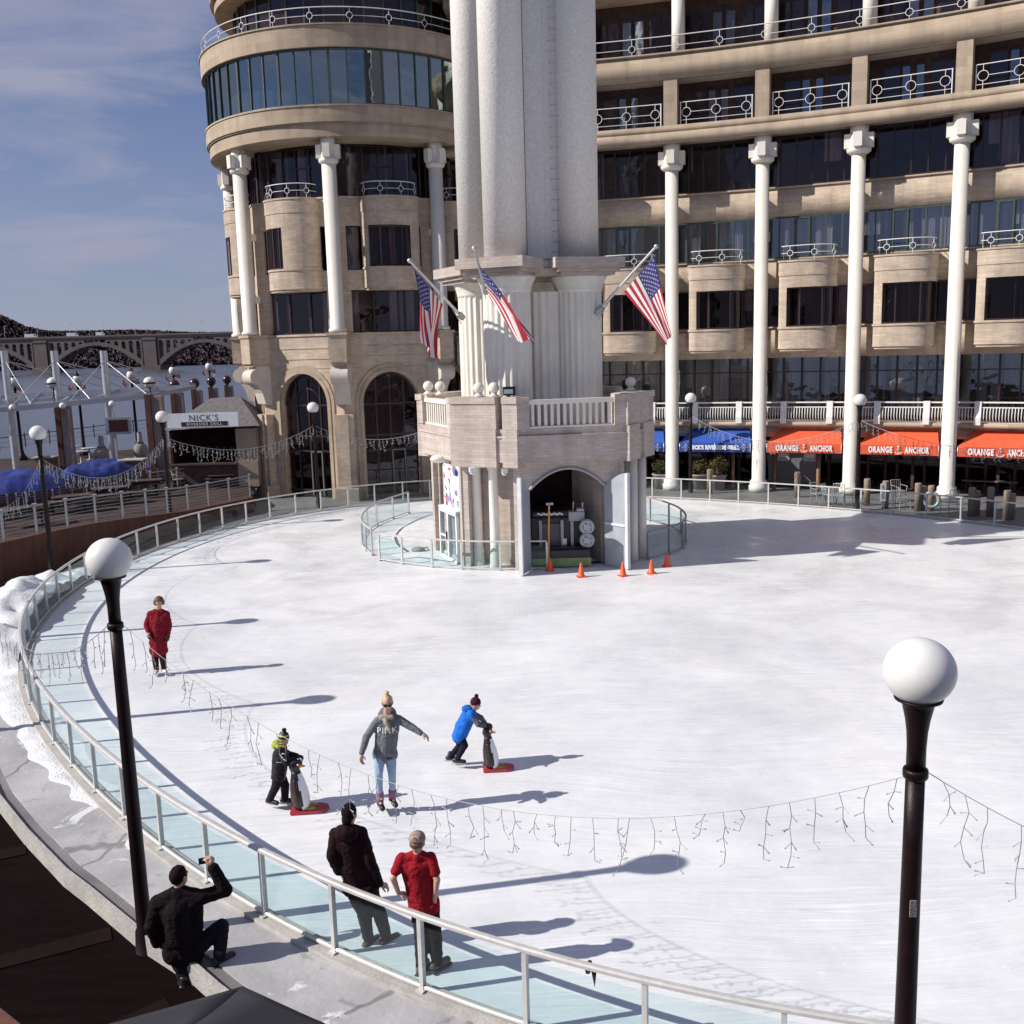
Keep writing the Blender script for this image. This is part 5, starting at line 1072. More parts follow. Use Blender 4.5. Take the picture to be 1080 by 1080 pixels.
# canopy with masts and stays
cp = thing('canopy', 'white steel and glass canopy hung by stays from three masts over the terrace', 'canopy', gnd(72, 505, .58))
fl, frr, br_, bl = at(-40, 436, 49), at(160, 417.5, 51.5), at(206, 408, 56), at(-40, 420, 56)
b = MB()
for k in range(7):
    u = k/6; b.beam(fl.lerp(frr, u), bl.lerp(br_, u), .10, .22)
b.build('rib', GREYM, cp); b = MB(); b.beam(fl, frr, .16, .26); b.beam(bl, br_, .16, .24); b.beam(fl.lerp(bl, .5), frr.lerp(br_, .5), .1, .16); b.build('edge_beam', pbr('pale_grey_steel', (.50, .51, .53), .4, .1, .08, 4), cp)
b = MB(); up = Vector((0, 0, .14)); b.add([fl+up, frr+up, br_+up, bl+up], [(0, 1, 2, 3)]); b.build('glass_roof', glass('frosted_roof', (.66, .66, .70), .05, .35, (1, 1, 1), .25), cp)
for k, (xt, xb) in enumerate(((4, 19), (57, 73), (109, 120))):
    t = at(xt, 370, 53); p = Vector((t.x, t.y, .58)); b = MB(); b.tube([p, Vector((p.x, p.y, t.z))], .185, 16); m_ = b.build('mast', STEEL, cp)
    b = MB()
    for dx, tgt in ((2.6, .15), (4.2, .5), (2.3, .85)):
        e = fl.lerp(frr, min(1, (p.x-fl.x)/(frr.x-fl.x)+dx/(frr.x-fl.x))) if tgt < .5 else bl.lerp(br_, min(1, (p.x-bl.x)/(br_.x-bl.x)+dx/(br_.x-bl.x))); b.tube([Vector((p.x, p.y, t.z-.5)), e+Vector((0, 0, .15))], .024, 5)
    e = fl.lerp(frr, max(0, (p.x-fl.x)/(frr.x-fl.x)-.10)); b.tube([Vector((p.x, p.y, t.z-.5)), e+Vector((0, 0, .15))], .022, 5); b.build('stay', STEEL, m_)
    b = MB(); q = at(xt+9, 430+(-2*k), 49.6); b.ball(q, .16, 12, 8); b.build('spotlight', WHITE, cp)
# brown flood wall posts with ball tops along the quay
for k, (x, yb, yt, wpx, lab) in enumerate(((64, 508, 427, 17, 'brown steel flood post at the left, under the canopy'), (160, 486, 416, 20, 'broad brown flood post right of the canopy'), (185, 462, 413, 14, 'flood post with a dark ball, first behind the sign'), (206, 455, 410.5, 12, 'flood post with a dark ball, second behind the sign'), (223.5, 450, 408, 10.5, 'flood post with a dark ball, third behind the sign'), (240, 446, 406, 9.5, 'flood post with a dark ball, last before the round building'))):
    Y = (51, 50, 62, 67, 72, 77)[k]; t = at(x, yt, Y); wd = wpx/1050*Y*.62; r = thing('flood_post', lab, 'post', (t.x, t.y, .5 if Y < 66 else -3), 'flood posts along the quay'); z0 = .5 if Y < 66 else -3
    b = MB(); b.box((t.x-wd*.28, t.y, (z0+t.z)/2), (wd*.5, wd*.8, t.z-z0)); b.build('post', RUST, r); b = MB(); b.box((t.x+wd*.42, t.y+.05, (z0+t.z)/2-.04), (wd*.88, wd*.7, t.z-z0-.08)); b.build('steel_face', pbr('brown_grey_steel', (.26, .20, .185), .55, .1, .2, 3), r)
    if k > 1: b = MB(); b.lathe([(.12, 0), (.12, .12)], (t.x-wd*.05, t.y, t.z), 12); b.ball((t.x-wd*.05, t.y, t.z+.40), .33, 18, 12); b.build('ball', pbr('dark_bronze_ball', (.04, .014, .018), .25), r)
# promenade lamps with globes and little flags
def prom(x, yb, ybase, Y, lab, first=None):
    t = at(x, yb, Y); r = thing('promenade_lamp', lab, 'street lamp', (t.x, t.y, .5), 'dark promenade lamps by the river'); b = MB()
    b.lathe([(.34, .5), (.30, .75), (.16, .95), (.10, 1.2), (.075, t.z-.5), (.13, t.z-.42), (.10, t.z-.3)], (t.x, t.y, 0), 14); b.build('pole', LPOLE, r)
    b = MB(); b.ball(t, .30, 18, 12, 0, (1, 1, 1.1)); b.build('globe', GLOBE, r); b = MB(); b.lathe([(.2, 0), (.08, .12), (.02, .3)], t+Vector((0, 0, .3)), 10); b.build('finial', LPOLE, r)
    f = MB()
    for s in (-1, 1):
        p = t+Vector((s*.12, -.1, -.35)); f.extr([p, p+Vector((s*.36, 0, .16)), p+Vector((s*.46, -.05, -.22)), p+Vector((s*.2, 0, -.5))], (0, .02, 0))
    f.build('hanging_flag', pbr('faded_flag_cloth', (.36, .05, .07), .8, 0, .6, 9, col2=(.50, .46, .50)), r)
for a in ((81.5, 401, 470, 64, 'promenade lamp behind the canopy masts, left of the urn'), (138.5, 396, 460, 66, 'promenade lamp beside the television panel'), (182.5, 391, 440, 74, 'promenade lamp just left of the ball topped posts'), (220.5, 386.5, 440, 82, 'promenade lamp among the ball topped posts'), (15, 403, 470, 62, 'promenade lamp by the leftmost mast')): prom(*a)
for x, y, Y, lab in ((55.5, 404, 53, 'white globe hanging beside the second canopy mast'), (157.5, 403.5, 52.5, 'white globe above the right end of the canopy')): p = at(x, y, Y); r = thing('globe_light', lab, 'lamp', p); b = MB(); b.ball(p, .30, 20, 12); b.build('globe', GLOBE, r); b = MB(); b.lathe([(.32, -.06), (.32, .02)], p, 20); b.lathe([(.05, -1.4), (.05, -.25)], p, 8); b.build('bracket', LPOLE, r)
# television panel, bar counters, urns, stools
p = at(125, 449, 50); r = thing('television', 'dark red screen in a grey frame hung under the canopy', 'television', p); b = MB(); b.box(p, (1.22, .12, .86), .12); b.build('case', GREYM, r); b = MB(); b.box(p+Vector((.02, -.07, 0)), (.92, .02, .60), .12); b.build('screen', pbr('dark_red_screen', (.05, .012, .012), .3), r); b = MB(); b.box((p.x-.3, p.y+.2, 2), (.1, .1, 4)); b.build('bracket', GREYM, r)
def counter(lab, x0, x1, y, Y, hgt):
    p, q = at(x0, y, Y), at(x1, y, Y); c = (p+q)/2; c.z = .58; r = thing('bar_counter', lab, 'counter', c); L_ = q.x-p.x; b = MB(); b.box(c+Vector((0, 0, hgt/2)), (L_, .6, hgt)); b.box(c+Vector((0, -.31, hgt*.5)), (L_*.86, .03, hgt*.62)); b.build('front', WOOD, r); b = MB(); b.box(c+Vector((0, 0, hgt+.03)), (L_+.2, .85, .06)); b.build('top', CONC, r)
counter('wooden bar counter under the television', 102, 128, 470, 49.5, 1.05); counter('wooden bar counter left of the broad flood post', 130, 150, 472, 49, 1.15); counter('wooden counter behind the left lamp', 38, 58, 480, 52, 1.1)
for x, y, Y, lab, s in ((106.5, 465, 54, 'grey stone urn with a lid by the television', 1.), (147, 458, 56, 'grey urn right of the second promenade lamp', .9)): p = at(x, y, Y); r = thing('urn', lab, 'urn', (p.x, p.y, .58)); b = MB(); b.lathe([(.34*s, .58), (.42*s, .9), (.44*s, 1.5), (.38*s, 1.8), (.2*s, 1.95)], (p.x, p.y, 0), 18); b.build('body', pbr('grey_stone', (.34, .31, .28), .8), r); b = MB(); b.lathe([(.24*s, 1.95), (.16*s, 2.1), (.14*s, 2.55), (.1*s, 2.6)], (p.x, p.y, 0), 14); b.build('neck', GREYM, r)
for i, (x, y) in enumerate(((86, 489), (95, 485), (79, 483))):
    p = gnd(x, y, .58); r = thing('terrace_table', ('pale round table nearest the tarpaulin, under the canopy', 'pale round table between the canopy and the wooden counter', 'pale round table beside the middle mast')[i], 'table', p); b = MB(); b.lathe([(.45, .70), (.47, .72), (.47, .75), (.44, .76)], p, 22); b.build('tabletop', GREYM, r); b = MB(); b.lathe([(.24, 0), (.05, .06), (.04, .7)], p, 12); b.build('pedestal', GREYM, r)
def chair(mt, fab, sc=1.):
    r = thing('terrace_chair', '', 'chair', (0, 0, 0), 'metal chairs on the terraces'); b = MB(); b.box((0, 0, .45), (.44, .44, .03)); b.build('seat', fab, r, True)
    b = MB(); b.tube([(-.2, .2, .45), (-.22, .27, .88), (.22, .27, .88), (.2, .2, .45)], .016, 6); 
    for k in range(4): x = -.13+.087*k; b.tube([(x, .21, .47), (x, .26, .87)], .008, 4)
    b.build('backrest', mt, r, True)
    for sx in (-1, 1):
        for sy in (-1, 1): b = MB(); b.tube([(sx*.19, sy*.19, .45), (sx*.23, sy*.23, 0)], .015, 5); b.build('leg', mt, r, True)
        b = MB(); b.tube([(sx*.22, -.2, .45), (sx*.24, -.22, .66), (sx*.23, .22, .68)], .014, 5); b.build('armrest', mt, r, True)
    return r
ch = chair(GREYM, GREYM); fst = True
# restaurant kiosk with its sign
kz = thing('restaurant_kiosk', 'low dark restaurant bar with a grey hipped roof behind a white sign', 'building', gnd(215, 492, .58))
kl, kr = at(177, 452, 46.5), at(254, 449, 47.5); kx0, kx1 = kl.x, kr.x; ky = 46.6
b = MB(); b.box(((kx0+kx1)/2, ky+2.6, 1.95), (kx1-kx0, .12, 2.7)); b.box((kx0+.06, ky+1.3, 1.95), (.12, 2.6, 2.7)); b.build('back_wall', DARKIN, kz)
b = MB(); b.box((kx1+.45, ky+1.3, 1.95), (.95, 2.7, 2.74)); b.build('side_wall', pbr('tan_render', (.30, .235, .18), .8), kz)
b = MB(); b.box(((kx0+kx1)/2, ky+.25, 1.12), (kx1-kx0-.1, .5, 1.08)); b.box(((kx0+kx1)/2, ky+.15, 1.70), (kx1-kx0, .8, .07)); b.build('bar', DWOOD, kz)
b = MB(); ap = Vector(((kx0+kx1)/2+.6, ky+1.4, 4.7)); e = [Vector((kx0-.25, ky-.25, 3.35)), Vector((kx1+1.2, ky-.25, 3.42)), Vector((kx1+1.2, ky+3.1, 3.42)), Vector((kx0-.25, ky+3.1, 3.35))]; r2 = [ap+Vector((-.5, 0, 0)), ap+Vector((.9, 0, .05))]
b.add(e+r2, [(0, 1, 5, 4), (1, 2, 5), (2, 3, 4, 5), (3, 0, 4), (0, 3, 2, 1)]); b.build('roof', pbr('grey_shingle', (.13, .12, .125), .8, 0, .3, 6, .5, 8), kz)
sg = MB(); c = (at(176.5, 436, 46.2)+at(251.5, 450, 46.2))/2; wd = (at(251.5, 443, 46.2)-at(176.5, 443, 46.2)).x; sg.box((c.x, c.y-.04, c.z), (wd, .08, .66), 0); so = sg.build('sign_board', pbr('blue_white_sign', (.70, .73, .80), .5, 0, .04, 3), kz)
t = MB(); text(t, "NICK'S", (c.x+.06, c.y-.085, c.z-.02), (1, 0, 0), (0, 0, 1), .40, .004, spacing=1.15); t.build('sign_lettering', INK, so)
t = MB(); t.box((c.x+.08, c.y-.086, c.z-.17), (2.15, .01, .20)); t.build('sign_band', INK, so); t = MB(); text(t, 'RIVERSIDE GRILL', (c.x+.08, c.y-.095, c.z-.235), (1, 0, 0), (0, 0, 1), .18, .004, spacing=1.25); t.build('band_lettering', WHITE, so)
rb_ = random.Random(5); bt = {}
for k in range(22): # bottles along the back bar
    x = kx0+.3+(kx1-kx0-.6)*k/21; z = 1.9; c_ = (x, ky+2.3, z); b = MB(); b.lathe([(.05, 0), (.05, .25), (.02, .34), (.02, .44)], c_, 8); o = b.build('bottle', (pbr('brown_bottle', (.12, .05, .02), .2), pbr('pale_bottle', (.35, .32, .28), .2), pbr('green_bottle', (.03, .07, .04), .2))[k % 3]); tag(o, ('brown', 'pale', 'green')[k % 3]+' bottle on the dark shelf under the white sign', 'bottle', 'bottles under the sign '+('brown', 'pale', 'green')[k % 3])
sh = MB(); sh.box(((kx0+kx1)/2, ky+2.3, 1.87), (kx1-kx0-.2, .3, .05)); sh.build('bottle_shelf', DWOOD, kz)
# covered furniture in front of the kiosk
for i, (x, y, s, lab) in enumerate(((217, 500, 1.0, 'dark covered furniture heap right below the sign'), (202, 508, .8, 'dark covered furniture beside the restaurant lamp'))):
    p = gnd(x, y, .58); nx = 14; vs = [];
    o = blob('covered_furniture', [('e', p+Vector((0, 0, .35*s)), (.9*s, .6*s, .5*s)), ('e', p+Vector((.5*s, .2, .5*s)), (.45*s, .45*s, .45*s)), ('e', p+Vector((-.5*s, .1, .3*s)), (.5*s, .5*s, .4*s))], pbr('dark_furniture_cover', (.07, .045, .045), .7, 0, .3, 6), None, .06, 4, .05, 3.); tag(o, lab, 'furniture cover')
cable_rail('steel cable railing before the dark bar, left of the arched doors', [gnd(160, 520, .58), gnd(215, 512, .58), gnd(272, 506, .58)], 1.0, 6)
for i, (x, y, rz, lab) in enumerate(((228, 512, .4, 'metal chair behind the cable railing, nearest the bar'), (243, 508, 2.2, 'metal chair behind the cable railing, in the middle'), (258, 506, -.7, 'metal chair behind the cable railing, nearest the arched doors'), (190, 515, 1.2, 'metal chair beside the restaurant lamp'))):
    p = gnd(x, y, .58)
    if fst: ch.location = p; ch.rotation_euler = (0, 0, rz); ch['label'] = lab; fst = False
    else: dup(ch, p, lab, rz)
# stacked tables and sheeted heaps that fill the dark terrace
for i, (x, y, l, h, lab) in enumerate(((20, 560, 1.6, .8, 'dark stacked tables behind the railing, farthest left'), (70, 545, 1.5, .75, 'dark stacked tables just right of the left lamp pole'), (112, 536, 1.5, .8, 'dark stacked tables in the middle of the terrace'), (150, 528, 1.4, .85, 'dark stacked tables left of the restaurant lamp'), (232, 517, 1.2, .6, 'low dark stacked tables below the restaurant bar'))):
    p = gnd(x, y, .58)+Vector((-.3, 1.0, 0)); r = thing('stacked_tables', lab, 'tables', p, 'stacked tables on the terrace'); rz = .5-.1*i
    for k in range(2):
        b = MB(); c = p+Vector((.1*k, .08*k, .72*h+.14*k)); b.box(c, (l, .8, .05), rz+.12*k); b.build('tabletop', DWOOD, r)
    b = MB()
    for sx in (-1, 1):
        e = Vector((math.cos(rz), math.sin(rz), 0))*sx*l*.4; n = Vector((-math.sin(rz), math.cos(rz), 0))
        b.beam(p+e-n*.3, p+e+n*.3+Vector((0, 0, .7*h)), .05, .05); b.beam(p+e+n*.3, p+e-n*.3+Vector((0, 0, .7*h)), .05, .05)
    b.beam(p-Vector((math.cos(rz), math.sin(rz), 0))*l*.4+Vector((0, 0, .35*h)), p+Vector((math.cos(rz), math.sin(rz), 0))*l*.4+Vector((0, 0, .35*h)), .04, .04); b.build('trestle', FRAME, r)
# ================================================================== bridge over the river
BY = 690.; bx = lambda px_: (px_-540)/1050*BY*1.02; bdg = thing('arch_bridge', 'long concrete bridge of open spandrel arches across the river', 'bridge', (bx(70), BY, -3))
BC = pbr('bridge_concrete', (.19, .155, .14), .85, 0, .2, .06, .2, .4); ZD = 19.2
b = MB(); b.box(((bx(-150)+bx(330))/2, BY, ZD), (bx(330)-bx(-150), 16, 1.5)); b.build('deck', BC, bdg)
b = MB(); L0, L1 = bx(-150), bx(330); b.box(((L0+L1)/2, BY-8.2, ZD+1.35), (L1-L0, .5, 1.15)); b.box(((L0+L1)/2, BY+8.2, ZD+1.35), (L1-L0, .5, 1.15)); b.build('parapet', BC, bdg)
SP = bx(180)-bx(70)
for k in range(-2, 3):
    xp = bx(70)+SP*k; b = MB(); b.box((xp, BY, 7), (8.6, 17, 23.4)); b.box((xp, BY, -1.6), (13, 19, 3.4)); b.box((xp, BY, 17.6), (9.6, 17.6, .8)); b.build('pier', BC, bdg)
    xa, xb_ = xp+5.2, xp+SP-5.2; n = 22; z0, z1 = 1.2, 15.6
    for yy in (-6.2, 6.2):
        b = MB(); vs = []
        for q in range(n+1):
            u = q/n; x = xa+(xb_-xa)*u; s = 1-(2*u-1)**2; zt = z0+(z1-z0)*s; th = 2.3+1.9*abs(2*u-1)**2
            vs += [(x, BY+yy-1.9, zt-th*.5), (x, BY+yy+1.9, zt-th*.5), (x, BY+yy+1.9, zt+th*.5), (x, BY+yy-1.9, zt+th*.5)]
        b.add(vs, [(q*4+j, q*4+(j+1) % 4, q*4+4+(j+1) % 4, q*4+4+j) for q in range(n) for j in range(4)]); b.build('arch_rib', BC, bdg)
    # spandrel arcade: walls with tall round headed openings
    cnt = 5
    for side in (0, 1):
        b = MB()
        for q in range(cnt):
            u0 = (q+.0)*.078; wdt = .078*(xb_-xa); xs = xa+(xb_-xa)*u0 if side == 0 else xb_-(xb_-xa)*u0-wdt
            uu = u0+.06; zb = z0+(z1-z0)*(1-(2*uu-1)**2)
            for e in (xs+.55, xs+wdt-.55): b.box((e, BY-6.2, (zb+18.4)/2-1), (1.1, 3.2, 18.4-zb+2))
            m_ = 8; r_ = (wdt-2.2)/2; cx_ = xs+wdt/2; zz = 16.6-r_*.2
            for j in range(m_):
                t1_, t2_ = PI*j/m_, PI*(j+1)/m_; pts = [(cx_+r_*math.cos(t1_), zz-.6+r_*math.sin(t1_)*.9), (cx_+r_*math.cos(t2_), zz-.6+r_*math.sin(t2_)*.9), (cx_+r_*math.cos(t2_), 18.45), (cx_+r_*math.cos(t1_), 18.45)]
                b.add([(x, BY-7.8, z) for x, z in pts]+[(x, BY-4.6, z) for x, z in pts], [(0, 1, 2, 3), (7, 6, 5, 4), (0, 1, 5, 4)])
        b.build('spandrel_arcade', BC, bdg)
for k in range(12): b = MB(); x = bx(-30)+k*22.; b.tube([(x, BY-7.5, ZD+.8), (x, BY-7.5, ZD+9.5), (x+1.6, BY-6, ZD+9.8)], .13, 5); b.build('lamp_post', GREYM, bdg)
for k, (px_, l) in enumerate(((4, 6.5), (60, 8.0), (102, 7.5), (130, 5.5))):
    x = bx(px_); r = thing('van', ('white van on the bridge at the left edge', 'white box van on the bridge, the largest of its vehicles', 'white van on the bridge above the middle arch', 'small white van on the bridge, rightmost')[k], 'van', (x, BY-5, ZD+.76), 'white vans on the bridge'); b = MB(); z = ZD+.78
    b.extr([(x-l/2, BY-6, z+.5), (x+l/2, BY-6, z+.5), (x+l/2, BY-6, z+1.6), (x+l*.38, BY-6, z+2.7), (x+l*.3, BY-6, z+3.3), (x-l/2, BY-6, z+3.3)], (0, 2.2, 0)); b.build('body', WHITE, r)
    b = MB(); b.box((x+l*.34, BY-6.02, z+2.2), (l*.14, .02, .7)); b.build('side_window', BLACK, r)
    for s in (-.3, .32): b = MB(); b.tube([(x+l*s, BY-6.1, z+.45), (x+l*s, BY-5.7, z+.45)], .46, 12); b.build('wheel', BLACK, r)
# ================================================================== right terrace below the awnings
def shrub(lab, x, y, Y, rr, mt, seed):
    p = at(x, y, Y); c = Vector((p.x, p.y, -.045)); r = thing('potted_shrub', lab, 'shrub', c, 'potted shrubs by the shopfronts'); b = MB(); b.lathe([(.30, 0), (.38, .62), (.42, .64), (.42, .70), (.36, .70), (.34, .6)], c, 20); b.build('pot', pbr('grey_planter', (.30, .27, .26), .8), r)
    rnd = random.Random(seed); b = MB()
    for k in range(5): an = k*1.3; b.tube([c+Vector((0, 0, .6)), c+Vector((.3*rr*math.cos(an), .3*rr*math.sin(an), 1.0)), c+Vector((.6*rr*math.cos(an), .6*rr*math.sin(an), 1.3))], [.03, .02, .01], 5)
    b.build('stem', DWOOD, r); b = MB()
    for k in range(1500):
        v = Vector((rnd.gauss(0, 1), rnd.gauss(0, 1), rnd.gauss(0, 1))).normalized()*rnd.random()**.38; rad = rr*(.85+.35*noise.noise(v*2.2+Vector((seed, 0, 0))))
        q = c+Vector((0, 0, .72+rr*.75))+Vector((v.x*rad, v.y*rad, v.z*rad*.85)); s = rnd.uniform(.03, .06); a, e = Vector((rnd.gauss(0, 1), rnd.gauss(0, 1), rnd.gauss(0, 1))).normalized(), Vector((rnd.gauss(0, 1), rnd.gauss(0, 1), rnd.gauss(0, 1))).normalized(); b.add([q-a*s, q+e*s*.6, q+a*s*1.3, q-e*s*.6], [(0, 1, 2, 3)], 0 if rnd.random() < .75 else 1)
    b.build('foliage', [mt, LEAF], r)
shrub('green shrub in a pot left of the first white column', 697, 506, 46.5, .46, LEAF, 1); shrub('dry shrub in a pot just right of the first white column', 738, 506, 46.0, .50, LEAF2, 2); shrub('larger dry shrub in a pot, right of its neighbour under the blue awning', 757, 503, 45.6, .58, LEAF2, 3)
# timber bollards outside the fence
rr = random.Random(9)
for i, (x, y, n, lab) in enumerate(((846, 531, 1, 'timber bollard before the grey double doors'), (921, 540, 1, 'timber bollard left of the small white notice'), (941, 543, 1, 'timber bollard right of the small white notice'), (976, 546, 3, 'timber bollard in the cluster left of the fourth white column'), (1034, 552, 2, 'timber bollard right of the fourth white column'), (1054, 552, 1, 'slim timber bollard near the right edge'), (1072, 556, 2, 'stout timber bollard at the right edge'), (752, 527, 1, 'timber bollard in front of the dry shrubs'))):
    for k in range(n):
        p = gnd(x+k*7, y-4, -.045)+Vector((0, .75+.2*(k % 2), 0)); r_ = .13+.03*(k % 2); h = (1.1, .95, 1.0)[k]; o = MB(); o.lathe([(r_, 0), (r_, h-.05), (r_*.85, h)], p, 14); q = o.build('bollard', TIMBER); tag(q, lab if n == 1 else ('left ' , 'right ' if n == 2 else 'middle ', 'right ')[k]+lab, 'bollard', 'timber bollards outside the rink fence')
p = gnd(933, 540, -.04)+Vector((.05, .35, 0)); r = thing('notice_board', 'small white notice with dark lettering among the bollards outside the fence', 'sign', p); b = MB(); b.box(p+Vector((0, 0, .72)), (.22, .02, .70)); b.build('plate', WHITE, r); b = MB(); b.box(p+Vector((0, .03, .5)), (.05, .04, 1.0)); b.build('stake', TIMBER, r); b = MB()
for k in range(9): b.box(p+Vector((.0+.015*(k % 3-1), -.0125, .98-.06*k)), (.13-.03*(k % 2), .004, .022))
b.build('print_lines', INK, r)
for i, (x, y, Y, lab, l) in enumerate(((940, 519, 46.2, 'long dark picnic table under the middle orange awning', 2.2), (1045, 523, 43.2, 'long dark picnic table under the right orange awning', 2.2), (985, 514, 47.2, 'dark picnic table set back behind the fourth white column', 2.0), (1075, 515, 44.5, 'dark picnic table at the right edge, set back', 2.0))):
    p = at(x, y, Y); c = Vector((p.x, p.y, -.045)); r = thing('picnic_table', lab, 'table', c, 'picnic tables under the orange awnings'); al = fr(math.degrees(math.atan2(c.x-FC[0], c.y-FC[1])))[1]; rz = math.atan2(al.y, al.x); mt = pbr('greyed_table_boards', (.20, .18, .185), .6, 0, .25, 5)
    b = MB(); b.box(c+Vector((0, 0, .82)), (l, .8, .06), rz); b.build('tabletop', mt, r)
    for s in (-1, 1): n = Vector((-al.y, al.x, 0)); b = MB(); b.box(c+n*s*.72+Vector((0, 0, .48)), (l, .28, .05), rz); b.build('bench', mt, r)
    for s in (-1, 1): b = MB(); e = c+al*s*l*.36; n = Vector((-al.y, al.x, 0)); b.beam(e+n*.7, e-n*.25+Vector((0, 0, .8)), .07, .07); b.beam(e-n*.7+Vector((0,0,0)), e+n*.25+Vector((0, 0, .8)), .07, .07); b.box(e+Vector((0, 0, .43)), (.06, 1.6, .06), rz); b.build('trestle', mt, r)
for i, (x, y, rz, lab) in enumerate(((868, 536, .3, 'pale metal chair outside the fence, leftmost of the row before the second awning post'), (880, 537, .9, 'pale metal chair outside the fence, left of the lamp among the awnings'), (890, 538, -.4, 'pale metal chair just left of the awning lamp, outside the fence'), (897, 536, 2.0, 'pale metal chair behind the awning lamp'), (960, 541, 1.6, 'pale metal chair between the notice and the bollard cluster'), (955, 533, .2, 'pale metal chair by the middle picnic table'), (1010, 546, -1.2, 'pale metal chair at the foot of the fourth white column'))):
    p = gnd(x, y, -.045)+Vector((.1, 1.0, 0)); dup(ch, p, lab, rz)
p = gnd(992, 543, -.045)+Vector((0, .9, 0)); r = thing('life_ring', 'pale round disc leaning at the foot of the fourth white column', 'disc', p); b = MB(); b.ring(p+Vector((0, 0, .45)), (.9, -.4, 0), (0, .1, 1), .28, .07, 20); b.build('hoop', GREYM, r); b = MB(); b.box(p+Vector((0, .05, .45)), (.4, .02, .4), -.4); b.build('face', GREYM, r)
# ================================================================== dark things right below the camera
zc = 3.55; c0_ = gnd(256, 1040, zc); e1, e2 = (gnd(72, 1081, zc)-c0_).normalized(), (gnd(372, 1081, zc)-c0_).normalized(); S_ = 2.5
corn = [c0_, c0_+e1*S_, c0_+(e1+e2)*S_, c0_+e2*S_]; c = (corn[0]+corn[2])/2+Vector((0, 0, .42)); r = thing('patio_umbrella', 'dark grey canvas umbrella top right below the viewpoint', 'umbrella', (c.x, c.y, -.24)); b = MB()
for q in range(4):
    A, B = corn[q], corn[(q+1) % 4]; n = 12; vs = []
    for j in range(n+1):
        for i in range(n+1):
            t = j/n; u = i/n; e = A.lerp(B, u); vs.append(c.lerp(e, t)+Vector((0, 0, -.05*math.sin(PI*u)*t-.03*math.sin(PI*t)))+((c-e).normalized()*.05*math.sin(PI*u)*t))
    b.add(vs, [(j*(n+1)+i, j*(n+1)+i+1, (j+1)*(n+1)+i+1, (j+1)*(n+1)+i) for j in range(n) for i in range(n)], 0, True)
    vs = [];
    for i in range(n+1): u = i/n; e = A.lerp(B, u)+Vector((0, 0, -.05*math.sin(PI*u)))+((c-A.lerp(B, u)).normalized()*.05*math.sin(PI*u)); vs += [e, e-Vector((0, 0, .14))]
    b.add(vs, [(2*i, 2*i+1, 2*i+3, 2*i+2) for i in range(n)], 0, True)
cn = b.build('canvas', pbr('dark_grey_canvas', (.020, .018, .024), .7, 0, .12, 4, .1, 50), r); q = cn.modifiers.new('t', 'SOLIDIFY'); q.thickness = .01
b = MB(); b.tube([(c.x, c.y, -.24), c+Vector((0, 0, -.02))], .03, 10); b.build('pole', DWOOD, r); b = MB(); b.lathe([(.3, -.24), (.3, -.16), (.06, -.12)], (c.x, c.y, 0), 20); b.build('base', BLACK, r)
p, q = at(-30, 1062, 5.2), at(14, 1100, 4.6); r = thing('wooden_handrail', 'corner of a brown wooden handrail in the bottom left corner', 'handrail', p); b = MB(); b.beam(p+(p-q)*.8, q+(q-p)*1.2, .16, .07); b.build('rail', pbr('red_brown_wood', (.12, .04, .022), .5, 0, .3, 6, .1, 20, stretch=(3, 3, 1)), r, bevel=.012)
b = MB(); e = q+(q-p)*.6; b.box((e.x, e.y, (e.z-.30)/2-.05), (.1, .1, e.z+.30-.1)); b.build('rail_post', MATS['red_brown_wood'], r)
# ================================================================== people and skating aids
JK = lambda n, c, **k: pbr(n, c, k.pop('rough', .85), 0, k.pop('var', .15), k.pop('vs', 14), .55, 20, spec=.12, **k)
HAIRB = pbr('brown_hair', (.13, .075, .045), .6, 0, .35, 40); HAIRL = pbr('blond_hair', (.52, .38, .22), .5, 0, .25, 40); HAIRD = pbr('dark_hair', (.012, .005, .006), .8, 0, .4, 40, .5, 90, spec=.15)
JEAN = JK('light_blue_denim', (.30, .40, .54)); DJEAN = JK('dark_grey_denim', (.035, .033, .045)); BOOT = pbr('black_skate_boot', (.018, .014, .016), .4, 0, .2, 20)
def V(*a): return Vector(a)
def figure(label, J, f, s, head_r=.112, group=None):
    """J joints in the place; f facing; returns (root, skin prims). Lengths scale with s"""
    base = J['base']; r = thing('person', label, 'person', base, group); return r
def head_prims(hc, f, s, tilt=0.):
    f = Vector(f).normalized(); sd = Vector((f.y, -f.x, 0)).normalized(); up = sd.cross(f).normalized()
    rot = Matrix((sd, f, up)).transposed()
    P = [('e', hc, (.074*s, .093*s, .110*s), rot), ('e', hc+f*.022*s-up*.055*s, (.058*s, .070*s, .066*s), rot), ('e', hc+f*.095*s-up*.012*s, (.013*s, .020*s, .022*s), rot)]
    for k in (-1, 1): P.append(('e', hc+sd*k*.076*s-up*.01*s, (.012*s, .022*s, .032*s), rot))
    return P, rot, f, sd, up
